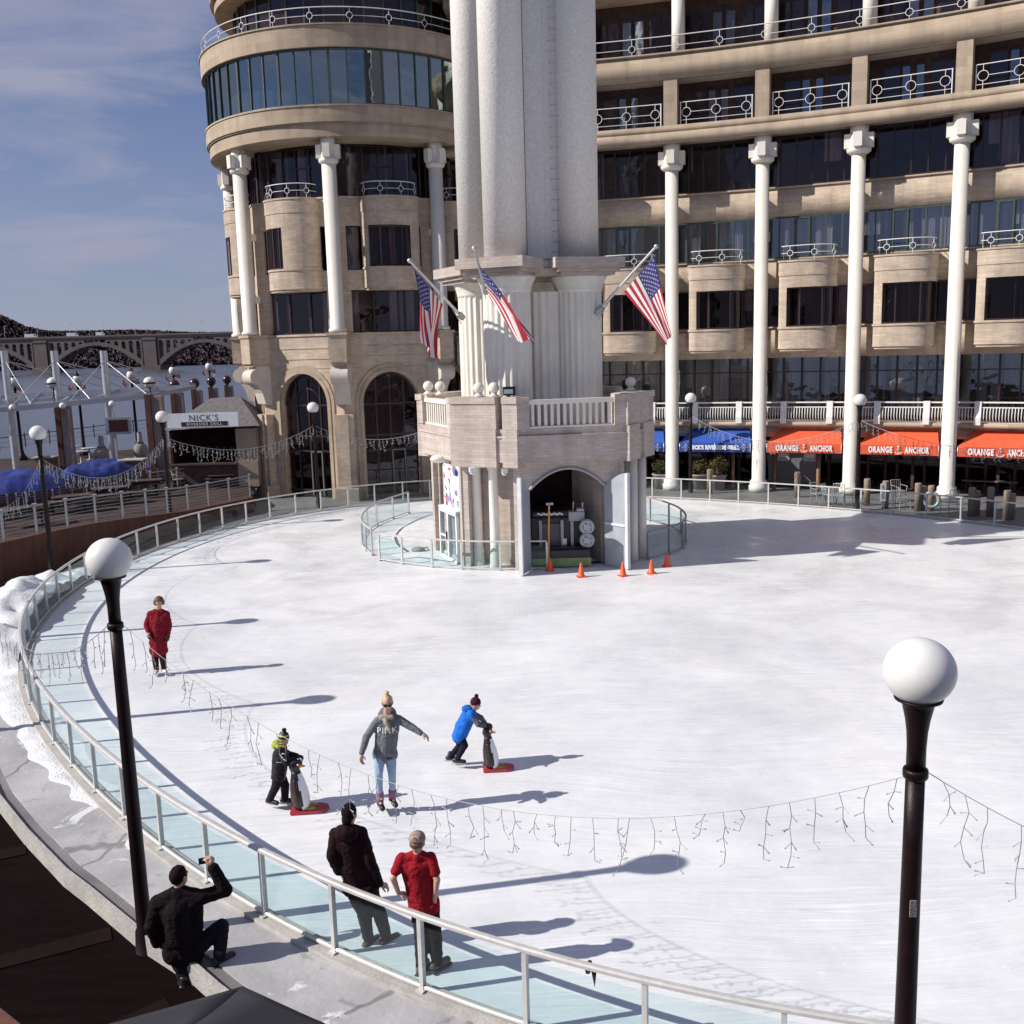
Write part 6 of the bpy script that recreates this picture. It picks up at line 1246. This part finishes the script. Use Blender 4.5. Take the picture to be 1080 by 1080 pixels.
def face(r, hc, f, sd, up, s, glasses=False):
    for k in (-1, 1): b = MB(); b.ball(hc+f*.082*s+sd*k*.030*s+up*.012*s, .012*s, 10, 8); b.build('eye', pbr('dark_eye', (.02, .015, .015), .3), r)
    b = MB(); b.ball(hc+f*.084*s-up*.062*s, .022*s, 12, 8, 0, (1, .5, .35)); b.build('mouth', pbr('lip', (.34, .12, .11), .5), r)
    if glasses:
        b = MB()
        for k in (-1, 1): b.ball(hc+f*.090*s+sd*k*.034*s+up*.012*s, .031*s, 14, 8, 0, (1, .45, .8)); b.tube([hc+f*.09*s+sd*k*.06*s+up*.015*s, hc+sd*k*.08*s+up*.015*s], .005, 5)
        b.tube([hc+f*.098*s-sd*.02*s+up*.018*s, hc+f*.098*s+sd*.02*s+up*.018*s], .006, 5); b.build('sunglasses', BLACK, r)
def hand(w, d, n, s, curl=.5):
    "wrist w, direction d, palm normal n (fingers curl towards it): palm, four fingers of two joints and a thumb from the side"
    d = Vector(d).normalized(); n = Vector(n); n = (n-d*n.dot(d)).normalized(); x = d.cross(n); P = [('c', w, w+d*.04*s, .028*s, .034*s), ('c', w+d*.05*s-x*.022*s, w+d*.085*s-x*.026*s, .018*s, .015*s), ('c', w+d*.05*s+x*.022*s, w+d*.085*s+x*.026*s, .018*s, .015*s)]
    for k, ln in enumerate((.072, .082, .076, .060)):
        o = w+d*.088*s+x*(-.033+.022*k)*s; a1, a2 = curl*.9, curl*2.0; m1 = o+(d*math.cos(a1)+n*math.sin(a1))*ln*.5*s; m2 = m1+(d*math.cos(a2)+n*math.sin(a2))*ln*.5*s; P += [('c', o, m1, .0100*s, .0095*s), ('c', m1, m2, .0095*s, .008*s)]
    t = w+d*.03*s-x*.026*s; t1 = t+(d*.6-x*.75+n*.3).normalized()*.042*s; P += [('c', t, t1, .014*s, .011*s), ('c', t1, t1+(d*.85-x*.2+n*.5).normalized()*.032*s, .011*s, .009*s)]
    return P
def body(r, J, s, f, hp, hands=(), bare=True, skin=SKIN, girth=1.):
    g = girth; P = list(hp)
    dn = V(0, 0, -.03*s); P += [('c', J['neck'], J['head']-V(0, 0, .05*s), .055*s, .052*s), ('c', J['shL']+dn, J['shR']+dn, .048*s, .048*s), ('c', J['neck']+dn, J['shL']+dn, .045*s, .046*s), ('c', J['neck']+dn, J['shR']+dn, .045*s, .046*s), ('c', J['chest'], J['waist'], .115*s*g, .105*s*g), ('c', J['neck']-V(0, 0, .03*s), J['chest'], .07*s, .11*s), ('c', J['waist'], (J['hipL']+J['hipR'])/2, .105*s*g, .115*s*g), ('c', J['hipL'], J['hipR'], .095*s*g, .095*s*g)]
    for e in 'LR':
        P += [('c', J['sh'+e]+dn, J['el'+e], .048*s, .041*s), ('c', J['el'+e], J['ha'+e], .040*s, .028*s), ('c', J['hip'+e], J['kn'+e], .085*s, .056*s), ('c', J['kn'+e], J['an'+e], .056*s, .038*s), ('c', J['an'+e], J['an'+e]+(J['toe'+e]-J['an'+e]).normalized()*.06*s+V(0, 0, -.015*s), .036*s, .028*s)]
    for h in hands: P += h
    return blob('body', P, skin, r, .0072 if s > .8 else .006, 3)
def top(r, name, J, s, mt, hem=.0, sleeve=1., ex=.022, wr=.007, girth=1., hood=None, extra=(), flare=0.):
    g = girth; hm = (J['hipL']+J['hipR'])/2+V(0, 0, -hem); P = [('c', J['shL'], J['shR'], (.066+ex)*s, (.066+ex)*s), ('c', J['neck']-V(0, 0, .045*s), J['chest'], (.07+ex)*s, (.115+ex)*s), ('c', J['chest'], J['waist'], (.118+ex)*s*g, (.112+ex)*s*g), ('c', J['waist'], hm, (.112+ex)*s*g, (.118+ex+flare)*s*g)]
    lat = (J['shR']-J['shL']).normalized()
    P[0] = ('c', J['shL']+V(0, 0, -.025*s), J['shR']+V(0, 0, -.025*s), (.056+ex)*s, (.056+ex)*s)
    for e in 'LR': P.append(('c', J['neck']+V(0, 0, -.015*s), J['sh'+e]+V(0, 0, -.02*s), (.050+ex*.8)*s, (.052+ex)*s))
    for e in 'LR': P.append(('c', J['sh'+e].lerp(J['chest'], .40)-V(0, 0, .03*s), J['hip'+e]-V(0, 0, hem), (.082+ex)*s*g, (.090+ex+flare)*s*g))
    P.append(('c', J['chest'], hm, (.122+ex)*s*g, (.122+ex+flare)*s*g))
    P += [('c', J['chest']-lat*.06*s, J['chest']+lat*.06*s, (.105+ex)*s*g, (.105+ex)*s*g), ('c', J['hipL']-V(0, 0, hem), J['hipR']-V(0, 0, hem), (.100+ex+flare)*s, (.100+ex+flare)*s), ('c', J['hipL'], J['hipR'], (.102+ex)*s, (.102+ex)*s), ('c', J['waist']-lat*.045*s, J['waist']+lat*.045*s, (.10+ex)*s*g, (.10+ex)*s*g)]
    for e in 'LR':
        if sleeve >= 1: P += [('c', J['sh'+e]+V(0, 0, -.02*s), J['el'+e], (.053+ex)*s, (.048+ex)*s), ('c', J['el'+e], J['ha'+e].lerp(J['el'+e], .06), (.046+ex)*s, (.034+ex)*s)]
        else: P += [('c', J['sh'+e], J['sh'+e].lerp(J['el'+e], sleeve), (.058+ex)*s, (.056+ex)*s)]
    if hood is not None: P += [('e', J['neck']+hood, (.13*s, .085*s, .10*s)), ('c', J['neck']+hood*.5-V(.08*s, 0, 0), J['neck']+hood*.5+V(.08*s, 0, 0), .06*s, .06*s)]
    P += list(extra); return blob(name, P, mt, r, .011 if s > .8 else .009, 5, wr*s)
def bottoms(r, name, J, s, mt, ex=.016, wr=.006, length=1., loose=1.):
    hc = (J['hipL']+J['hipR'])/2; P = [('c', J['hipL'], J['hipR'], (.098+ex)*s, (.098+ex)*s), ('c', hc, hc.lerp(J['waist'], .55), (.105+ex)*s, (.10+ex)*s)]
    for e in 'LR': P += [('c', J['hip'+e], J['kn'+e], (.09+ex)*s, (.062+ex)*s*loose), ('c', J['kn'+e], J['kn'+e].lerp(J['an'+e], length), (.060+ex)*s*loose, (.046+ex)*s*loose)]
    return blob(name, P, mt, r, .011 if s > .8 else .009, 4, wr*s)
def shoe(r, a, t, s, mt, name='shoe', blade=None):
    d = (t-a); d.z = 0; d = d.normalized() if d.length > 1e-3 else V(1, 0, 0); h = a.z; P = [('c', a-d*.05*s-V(0, 0, .03*s), a+d*.14*s-V(0, 0, .045*s), .048*s, .044*s), ('c', a-V(0, 0, .03*s), a+V(0, 0, .05*s), .052*s, .054*s)]
    o = blob(name, P, mt, r, .009, 3)
    if blade is not None: g = a-V(0, 0, .09*s); b = MB(); b.beam(g-d*.11*s+V(0, 0, .0), g+d*.17*s, .006, .03); b.beam(g-d*.05*s+V(0, 0, .02), g-d*.05*s+V(0, 0, .05), .02, .02); b.beam(g+d*.10*s+V(0, 0, .02), g+d*.10*s+V(0, 0, .05), .02, .02); b.build('blade', STEEL, o)
    else: b = MB(); c = a-V(0, 0, .085*s)+d*.04*s; b.box(c, (.27*s, .10*s, .02), math.atan2(d.y, d.x)); b.build('sole', pbr('shoe_sole', (.06, .055, .05), .7), o)
    return o
def pts(Y, **k): return {n: at(v[0], v[1], Y+(v[2] if len(v) > 2 else 0)) for n, v in k.items()}
# ---- woman in the grey hoodie
Y = 13.9; J = pts(Y, head=(408.5, 741, -.05), neck=(408, 755, -.02), shL=(398, 759, -.02), shR=(420, 757), chest=(408.5, 769), waist=(406.5, 782), hipL=(400.5, 794), hipR=(411.5, 794), elL=(386.5, 777, -.05), elR=(433, 766, -.05), haL=(381.5, 795, -.2), haR=(444.5, 773.5, -.12), knL=(399.5, 817, -.12), knR=(413.5, 816, -.06), anL=(401, 845.5, -.02), anR=(414, 842, .0), toeL=(406, 853, -.3), toeR=(420, 849.5, -.25))
J['base'] = V(J['anL'].x, J['anL'].y, 0); r = figure('smiling woman skating in a grey hoodie, light jeans and sunglasses, arms held out', J, (0, -1, 0), 1)
zsh = min(J['anL'].z, J['anR'].z)
f = V(.12, -.95, -.28); hp, rot, f, sd, up = head_prims(J['head'], f, 1.0)
body(r, J, 1., f, hp, [hand(J['haL'], V(-.1, -.35, -.9), V(.6, -.4, 0), 1.), hand(J['haR'], V(.85, -.1, -.5), V(-.2, 0, -1), 1.)]); face(r, J['head'], f, sd, up, 1., True)
HOOD = JK('grey_hoodie', (.155, .165, .185)); hd = top(r, 'hoodie', J, 1., HOOD, .03, 1., .012, .006, .93, V(0, .10, .01))
bottoms(r, 'jeans', J, 1., JEAN, .006, .004, .82, .92); b = MB()
o = blob('hair', [('e', J['head']+up*.02-f*.02, (.082, .098, .098), rot), ('e', J['head']+up*.135-f*.045, (.036, .036, .034), rot)], HAIRL, r, .010, 3, .006, 30)
me = o.data  # hair stays clear of the face
for v in me.vertices:
    w_ = v.co+J['base']-J['head']
    if w_.dot(f) > .045 and w_.dot(up) < .07: v.co -= f*(w_.dot(f)-.045)
n_ = J['neck']; blob('scarf', [('c', n_+V(-.07, -.05, .0), n_+V(.07, -.05, .0), .045, .045), ('c', n_+V(-.07, .04, .01), n_+V(.07, .04, .01), .04, .04), ('c', n_+V(.0, -.11, -.04), n_+V(.045, -.15, -.15), .035, .035), ('c', n_+V(-.06, -.03, 0), n_+V(-.0, -.12, -.06), .035, .035)], pbr('beige_print_scarf', (.34, .27, .22), .8, 0, .55, 60), r, .010, 3, .008, 20)
blob('hem_band', [('c', J['hipL']+V(.01, 0, -.035), J['hipR']+V(-.01, 0, -.035), .112, .112)], pbr('dark_underlayer', (.06, .035, .04), .8), r, .012, 3)
dg = bpy.context.evaluated_depsgraph_get(); bv = BVHTree.FromPolygons([v.co+J['base'] for v in hd.data.vertices], [tuple(p.vertices) for p in hd.data.polygons]); t = MB(); c = J['chest']+V(.01, -.5, -.02)
text(t, 'PINK', c, V(1, 0, 0), V(0, 0, 1), .13, 0, spacing=1.1); nv = []
for v in t.v:
    hit = bv.ray_cast(Vector(v), V(0, 1, 0)); nv.append(tuple((hit[0] if hit[0] else Vector(v)+V(0, .35, 0))+V(0, -.008, 0)))
t.v = nv; t.build('chest_lettering', WHITE, hd)
for e in 'LR':
    k = J['kn'+e].lerp(J['an'+e], .70); blob('leg_warmer', [('c', k, J['an'+e]+V(0, 0, .02), .062, .056)], pbr('pink_striped_wool', (.16, .05, .09), .9, 0, .3, 3, .3, 40, stretch=(1, 1, 14), col2=(.52, .22, .34)), r, .010, 2, .004, 30); shoe(r, J['an'+e], J['toe'+e], 1.0, BOOT, 'skate', True)
# ---- woman in the red coat
Y = 20.65; J = pts(Y, head=(167.6, 635.5, -.02), neck=(167.5, 643), shL=(158.5, 646.5), shR=(175.5, 646.5), chest=(167, 655), waist=(166.5, 667), hipL=(163, 677), hipR=(170, 677), elL=(154.5, 659, -.02), elR=(178.5, 659), haL=(156.5, 666.5, -.12), haR=(177.5, 668.5, -.05), knL=(163.5, 692, -.02), knR=(171.5, 692, -.02), anL=(165, 706), anR=(173, 705.5), toeL=(163.5, 711, -.2), toeR=(176, 709.5, -.15))
J['base'] = V(J['anL'].x, J['anL'].y, 0); r = figure('woman standing still on the ice in a long red coat and dark trousers', J, (0, -1, 0), 1)
f = V(.2, -.9, -.35); hp, rot, f, sd, up = head_prims(J['head'], f, 1.0)
GL = pbr('black_glove', (.02, .015, .018), .6); body(r, J, 1., f, hp, [hand(J['haL'], V(.2, -.5, -.8), V(.6, 0, 0), 1.)]); face(r, J['head'], f, sd, up, 1.)
RED = JK('red_wool_coat', (.21, .012, .020)); ct = top(r, 'coat', J, 1., RED, .19, 1., .018, .007, 1.0, None, (), .012); b = MB(); b.tube([J['chest']+V(.0, -.175, .05), J['waist']+V(0, -.175, 0), J['waist']+V(0, -.19, -.30)], .008, 6)
for k in range(4): b.ball(J['chest'].lerp(J['waist']+V(0, 0, -.15), k/3)+V(.04, -.172, 0), .016, 8, 6)
b.build('button_front', pbr('dark_red_trim', (.10, .01, .014), .6), ct); blob('collar', [('c', J['neck']+V(-.08, -.03, -.03), J['neck']+V(.08, -.03, -.03), .05, .05)], RED, r, .012, 2)
bottoms(r, 'trousers', J, 1., JK('maroon_trousers', (.045, .012, .018)), .012, .004, .92, 1.05)
blob('gloves', hand(J['haR'], V(.05, -.3, -.95), V(-.6, 0, 0), 1.22)+hand(J['haL']+V(0, 0, -.04), V(.2, -.5, -.8), V(.6, 0, 0), 1.2), GL, r, .009, 2)
o = blob('hair', [('e', J['head']+up*.03-f*.025, (.100, .108, .105), rot), ('c', J['head']+sd*.078-up*.05-f*.02, J['head']+sd*.078+up*.03, .036, .04), ('c', J['head']-sd*.078-up*.05-f*.02, J['head']-sd*.078+up*.03, .036, .04)], HAIRB, r, .010, 3, .008, 30)
for v in o.data.vertices:
    w_ = v.co+J['base']-J['head']
    if w_.dot(f) > .05 and w_.dot(up) < .062: v.co -= f*(w_.dot(f)-.05)
for e in 'LR': shoe(r, J['an'+e], J['toe'+e], 1.0, pbr('white_skate_boot', (.62, .60, .60), .4), 'skate', True)
# ---- penguin skating aids
def penguin(label, x, ybase, Y, ytop, yaw):
    g = gnd(x, ybase); g = V(g.x, g.y, 0); h = (at(x-4, ytop, Y).z); r = thing('penguin_skating_aid', label, 'skating aid', g, 'penguin skating aids'); R2 = Matrix.Rotation(yaw, 3, 'Z'); k = h/.98
    T = lambda a, b_, c_: g+R2 @ V(a*k, b_*k, c_*k)
    b = MB(); prof = [(.02, .05), (.12, .06), (.155, .14), (.165, .26), (.15, .42), (.115, .58), (.085, .68), (.075, .72)]; lean = .10
    q = MB(); q.lathe(prof, (0, 0, 0), 32)
    def bend(v): return T(v[0]*.95-.02-lean*(v[2]-.1), v[1]*1.05, v[2])
    fb, fw = [], []
    for i, fc in enumerate(q.f):
        c = sum((Vector(q.v[j]) for j in fc), Vector())/len(fc); fb.append(1 if c.x > .035 and abs(c.y) < .145 and .06 < c.z < .66 else 0)
    b.v = [tuple(bend(v)) for v in q.v]; b.f = q.f; b.m = fb; b.s = q.s; b.build('body', [pbr('penguin_black', (.022, .012, .014), .35), pbr('penguin_white', (.80, .80, .82), .4)], r)
    o = blob('head', [('e', T(-.10, 0, .80), (.095*k, .09*k, .10*k)), ('c', T(-.085, 0, .70), T(-.10, 0, .78), .078*k, .085*k)], MATS['penguin_black'], r, .01, 3)
    b = MB(); b.tube([T(-.03, 0, .80), T(.08, 0, .785)], [.04*k, .008*k], 10); b.build('beak', pbr('beak_orange', (.75, .30, .04), .5), r)
    for s in (-1, 1):
        b = MB(); b.ball(T(-.035, s*.055, .835), .018*k, 10, 8); b.build('eye', WHITE, r)
        blob('flipper', [('c', T(-.09, s*.13, .58), T(-.06, s*.20, .30), .035*k, .02*k)], MATS['penguin_black'], r, .008, 2)
        b = MB(); b.tube([T(-.12, s*.03, .86), T(-.14, s*.17, .875)], .018*k, 8); b.build('handle', MATS['penguin_black'], r)
        b = MB(); b.ball(T(.13, s*.07, .065), .075*k, 12, 8, 0, (1.4, .8, .5)); b.build('foot', pbr('foot_yellow', (.45, .26, .07), .5), r)
    b = MB(); P2 = [(-.20, -.17), (.28, -.17), (.40, -.11), (.43, 0), (.40, .11), (.28, .17), (-.20, .17)]; b.prism(XY([T(x_, y_, 0) for x_, y_ in P2]), .012, .045); b.build('sled_base', pbr('red_sled_plastic', (.42, .03, .05), .4), r, bevel=.008)
    return T, r
T1_, pr1 = penguin('penguin shaped skating aid held by the child in the dark jacket', 320, 855, 14.0, 797, .08)
T2_, pr2 = penguin('penguin shaped skating aid pushed by the child in the blue jacket', 520, 811.5, 15.3, 763, .05)
def kid_hat(r, hc, rot, up, f, mt, pom, s): 
    h = blob('hat', [('e', hc+up*.035*s-f*.01*s, (.092*s, .108*s, .108*s), rot)], mt, r, .009, 3, .003, 40)
    for v in h.data.vertices:
        w_ = v.co+ORG[r.name]-hc
        if w_.dot(up) < -.0*s+(.03*s if w_.dot(f) > 0.03 else -.03*s): v.co += up*((.03*s if w_.dot(f) > .03 else -.03*s)-w_.dot(up))
    b = blob('pompom', [('e', hc+up*.165*s-f*.03*s, (.042*s, .042*s, .042*s))], pom, r, .008, 1, .008, 60); return h
# ---- child in the blue jacket
Y = 15.42; s = .74; J = pts(Y, head=(501.5, 742.5), neck=(497.5, 749.5), shL=(497.5, 752.5, .10), shR=(497.0, 753.5, -.10), chest=(492.5, 758), waist=(487.5, 766), hipL=(484.5, 774, .06), hipR=(484.5, 774.5, -.06), elL=(507, 757, .12), elR=(504, 763.5, -.16), haL=(512.5, 764, .10), haR=(512, 766.5, -.10), knL=(485, 787, .08), knR=(490, 786, -.08), anL=(474.8, 797.5, .08), anR=(482, 800.5, -.06), toeL=(481, 804, .08), toeR=(488, 806, -.08))
J['base'] = V(J['anR'].x, J['anR'].y, 0); r = figure('child in a bright blue jacket and maroon hat leaning on a penguin skating aid', J, (1, 0, 0), s); f = V(.93, -.15, -.33); hp, rot, f, sd, up = head_prims(J['head'], f, s*1.12)
gl = lambda w, dd: hand(w, dd, V(0, 0, -1), s, .9)
body(r, J, s, f, hp, [gl(J['haL'], V(1, 0, -.1)), gl(J['haR'], V(1, 0, -.1))]); face(r, J['head'], f, sd, up, s*1.12)
BLU = JK('bright_blue_jacket', (.020, .150, .58)); GS = JK('grey_camo_sleeve', (.13, .13, .16), var=.5, vs=22); jk = top(r, 'jacket', J, s, BLU, .03, .12, .036, .007, 1.12, V(-.07, 0, .03))
for e in 'LR': blob('sleeve', [('c', J['sh'+e], J['el'+e], .076*s, .066*s), ('c', J['el'+e], J['ha'+e].lerp(J['el'+e], .1), .064*s, .052*s)], GS, jk, .009, 3, .006)
bottoms(r, 'trousers', J, s, JK('navy_trousers', (.016, .014, .032)), .012, .005, .97, 1.15); kid_hat(r, J['head'], rot, up, f, JK('maroon_knit', (.055, .010, .020)), JK('maroon_pom', (.05, .012, .02)), s*1.12)
blob('gloves', hand(J['haL'], V(1, 0, -.1), V(0, 0, -1), s*1.25, .9)+hand(J['haR'], V(1, 0, -.1), V(0, 0, -1), s*1.25, .9), GL, r, .008, 2)
for e in 'LR': shoe(r, J['an'+e], J['toe'+e], .85, BOOT, 'skate', True)
# ---- child in the dark jacket with a striped hat
Y = 14.15; s = .74; J = pts(Y, head=(299.5, 779), neck=(297.5, 786.5), shL=(296, 789.5, .11), shR=(296.5, 790.5, -.11), chest=(296, 796.5), waist=(295, 806), hipL=(294, 814, .06), hipR=(294, 814.5, -.06), elL=(304.5, 796, .14), elR=(302.5, 804.5, -.16), haL=(312.5, 797.5, .10), haR=(311, 802.5, -.10), knL=(300.5, 828, .07), knR=(291, 829, -.07), anL=(300.5, 842, .06), anR=(284.8, 843, -.06), toeL=(306.5, 848, .06), toeR=(291, 848.5, -.1))
J['base'] = V(J['anR'].x, J['anR'].y, 0); r = figure('child in a dark jacket and black hat with bright yellow stripes', J, (1, 0, 0), s); f = V(.80, -.52, -.3); hp, rot, f, sd, up = head_prims(J['head'], f, s*1.12)
body(r, J, s, f, hp, [gl(J['haL'], V(1, 0, -.1)), gl(J['haR'], V(1, 0, -.1))]); face(r, J['head'], f, sd, up, s*1.12)
top(r, 'jacket', J, s, JK('black_shiny_jacket', (.020, .017, .022), rough=.5), .05, 1., .032, .010, 1.08); blob('hood', [('e', J['neck']+V(-.075, 0, .02), (.085, .10, .07)), ('c', J['neck']+V(.05, -.09, .01), J['neck']+V(-.03, -.10, .02), .03, .035)], pbr('lime_hood', (.30, .36, .03), .7, 0, .4, 20), r, .009, 3)
bottoms(r, 'trousers', J, s, JK('black_trousers', (.022, .015, .022)), .022, .006, .97, 1.15)
hb_ = bpy.data.materials.new('striped_knit'); hb_.use_nodes = True; nt = hb_.node_tree; geo = nt.nodes.new('ShaderNodeNewGeometry'); sx = nt.nodes.new('ShaderNodeSeparateXYZ'); wv = nt.nodes.new('ShaderNodeMath'); wv.operation = 'SINE'; ml = nt.nodes.new('ShaderNodeMath'); ml.operation = 'MULTIPLY'; ml.inputs[1].default_value = 105; rp = nt.nodes.new('ShaderNodeValToRGB'); rp.color_ramp.interpolation = 'CONSTANT'; rp.color_ramp.elements[0].color = (.018, .014, .016, 1); rp.color_ramp.elements[1].position = .6; rp.color_ramp.elements[1].color = (.55, .62, .06, 1)
nt.links.new(geo.outputs['Position'], sx.inputs[0]); nt.links.new(sx.outputs['Z'], ml.inputs[0]); nt.links.new(ml.outputs[0], wv.inputs[0]); nt.links.new(wv.outputs[0], rp.inputs[0]); nt.links.new(rp.outputs[0], nt.nodes['Principled BSDF'].inputs['Base Color'])
kid_hat(r, J['head'], rot, up, f, hb_, JK('black_pom', (.02, .014, .016)), s*1.12)
blob('gloves', hand(J['haL'], V(1, 0, -.1), V(0, 0, -1), s*1.25, .9)+hand(J['haR'], V(1, 0, -.1), V(0, 0, -1), s*1.25, .9), GL, r, .008, 2)
for e in 'LR': shoe(r, J['an'+e], J['toe'+e], .85, BOOT, 'skate', True)
# ---- man in the dark jacket leaning on the fence
Y = 10.46; J = pts(Y, head=(368.5, 858, -.02), neck=(367, 872), shL=(354, 878), shR=(381, 877), chest=(368, 890), waist=(371, 913), hipL=(372, 935, .03), hipR=(388, 937, .02), elL=(350.5, 902, -.06), elR=(388.5, 903, -.04), haL=(357.5, 919.5, -.03), haR=(400, 932.5, -.01), knL=(383.5, 962, .10), knR=(400, 962, .12), anL=(389, 992, .13), anR=(407.5, 989, .16), toeL=(402, 1003, .3), toeR=(422, 998, .3))
J['base'] = V(J['anL'].x, J['anL'].y, 0); r = figure('man in a dark jacket and jeans seen from behind, leaning on the rink fence', J, (0, 1, 0), 1.03); f = V(.28, .93, -.2); hp, rot, f, sd, up = head_prims(J['head'], f, 1.04)
body(r, J, 1.03, f, hp, [hand(J['haL'], V(.5, .3, -.5), V(0, .3, -1), 1.03, .6), hand(J['haR'], V(.75, .25, -.35), V(0, .3, -1), 1.03, .7)]); face(r, J['head'], f, sd, up, 1.04)
top(r, 'jacket', J, 1.03, JK('dark_brown_black_jacket', (.017, .007, .009)), -.02, 1., .022, .009, .90, V(0, -.11, -.02)); bottoms(r, 'jeans', J, 1.03, DJEAN, .012, .008, 1., 1.12)
blob('hair', [('e', J['head']+up*.02-f*.015, (.084, .103, .105), rot), ('c', J['head']-f*.06-up*.06, J['head']-f*.05+up*.02, .06, .06)], HAIRD, r, .010, 3, .005, 30)
for e in 'LR': shoe(r, J['an'+e], J['toe'+e], 1.06, pbr('brown_boot', (.07, .045, .04), .6), 'boot')
# ---- teenager in the red t-shirt
Y = 9.98; J = pts(Y, head=(440, 888, -.01), neck=(440, 899), shL=(423.5, 905.5), shR=(454, 904.5), chest=(439, 914), waist=(440.5, 930), hipL=(440, 950, .03), hipR=(454, 952, .02), elL=(414.5, 926, -.08), elR=(461, 928, -.08), haL=(420.5, 942.5, -.02), haR=(458, 951, -.04), knL=(444.5, 984, .06), knR=(458, 984, .06), anL=(444.5, 1018, .04), anR=(461, 1014, .05), toeL=(452, 1030, .22), toeR=(478, 1023, .2))
J['base'] = V(J['anR'].x, J['anR'].y, 0); r = figure('teenager in a red t-shirt and camouflage cap seen from behind, hands on the rink fence', J, (0, 1, 0), .95); f = V(.15, .96, -.2); hp, rot, f, sd, up = head_prims(J['head'], f, 1.0)
body(r, J, .93, f, hp, [hand(J['haL'], V(.9, .2, -.25), V(0, .3, -1), .95, .6), hand(J['haR'], V(.15, .4, -.9), V(-.3, .3, 0), .95, .7)], skin=SKIN); face(r, J['head'], f, sd, up, 1.)
top(r, 'tshirt', J, .93, JK('red_cotton', (.30, .012, .022)), .04, .62, .012, .007, 1.0); bottoms(r, 'trousers', J, .95, JK('black_loose_trousers', (.020, .016, .022)), .010, .008, 1., 1.28)
CAM = pbr('camouflage_cap', (.20, .10, .085), .8, 0, .6, 26, col2=(.42, .35, .30)); cpx = blob('cap', [('e', J['head']+up*.042, (.092, .108, .082), rot), ('c', J['head']+f*.12+up*.03-sd*.03, J['head']+f*.12+up*.03+sd*.03, .03, .03)], CAM, r, .009, 2, .002)
for v in cpx.data.vertices:
    w_ = v.co+J['base']-J['head']
    if w_.dot(up) < .01: v.co += up*(.01-w_.dot(up))
b = MB(); b.ring(J['head']-f*.098+up*.045, sd, up, .022, .006, 10); b.build('strap_loop', BLACK, cpx); blob('hair', [('e', J['head']-f*.03-up*.015, (.077, .075, .05), rot)], HAIRB, r, .010, 2, .004, 30)
for e in 'LR': shoe(r, J['an'+e], J['toe'+e], 1.0, pbr('grey_brown_trainer', (.10, .075, .075), .6), 'shoe')
# ---- photographer crouching at the step
Y = 10.35; J = pts(Y, head=(189, 924, .02), neck=(188, 938), shL=(166, 950, -.05), shR=(213, 944, .0), chest=(189, 958), waist=(191, 982), hipL=(184, 1003), hipR=(203, 1003, .05), elL=(159.5, 976, -.10), elR=(238, 939, .10), haL=(166, 995, .0), haR=(224, 914, .12), knL=(194, 1024, .0), knR=(233.5, 977, .12), anL=(194.5, 1037, -.06), anR=(231.5, 1009, .0), toeL=(203, 1047, .1), toeR=(247, 1018, .12))
J['base'] = V(J['anL'].x, J['anL'].y, -.24); r = figure('man in black with one foot up on the step, raising a phone', J, (1, 1, 0), 1.05); f = V(.45, .88, .0); hp, rot, f, sd, up = head_prims(J['head'], f, 1.08)
body(r, J, 1.05, f, hp, [hand(J['haL'], V(.5, .4, -.6), V(1, 0, 0), 1.05, .8), hand(J['haR'], V(-.45, .2, .8), V(-.6, .55, -.3), 1.08, .9)]); face(r, J['head'], f, sd, up, 1.08)
top(r, 'jacket', J, 1.05, JK('black_coat', (.010, .006, .008)), .03, 1., .030, .006, .98, None, [('c', J['chest']+V(0, -.05, 0), J['waist']+V(0, -.05, 0), .17, .17)]); bottoms(r, 'trousers', J, 1.05, JK('black_jeans', (.016, .012, .017)), .016, .007, .98, 1.1)
blob('hair', [('e', J['head']+up*.02-f*.015, (.090, .108, .112), rot)], HAIRD, r, .010, 3, .006, 30)
for e in 'LR': shoe(r, J['an'+e], J['toe'+e], 1.08, BOOT, 'boot')
p = J['haR']+V(-.10, .08, .035); b = MB(); b.box(p, (.15, .012, .078), .35); r = thing('phone', 'black phone held up by the photographer', 'phone', p); b.build('case', BLACK, r, bevel=.004); b = MB(); b.box(p+V(.003, -.0075, 0), (.132, .002, .066), .35); b.build('screen', pbr('phone_screen', (.05, .05, .06), .1), r)
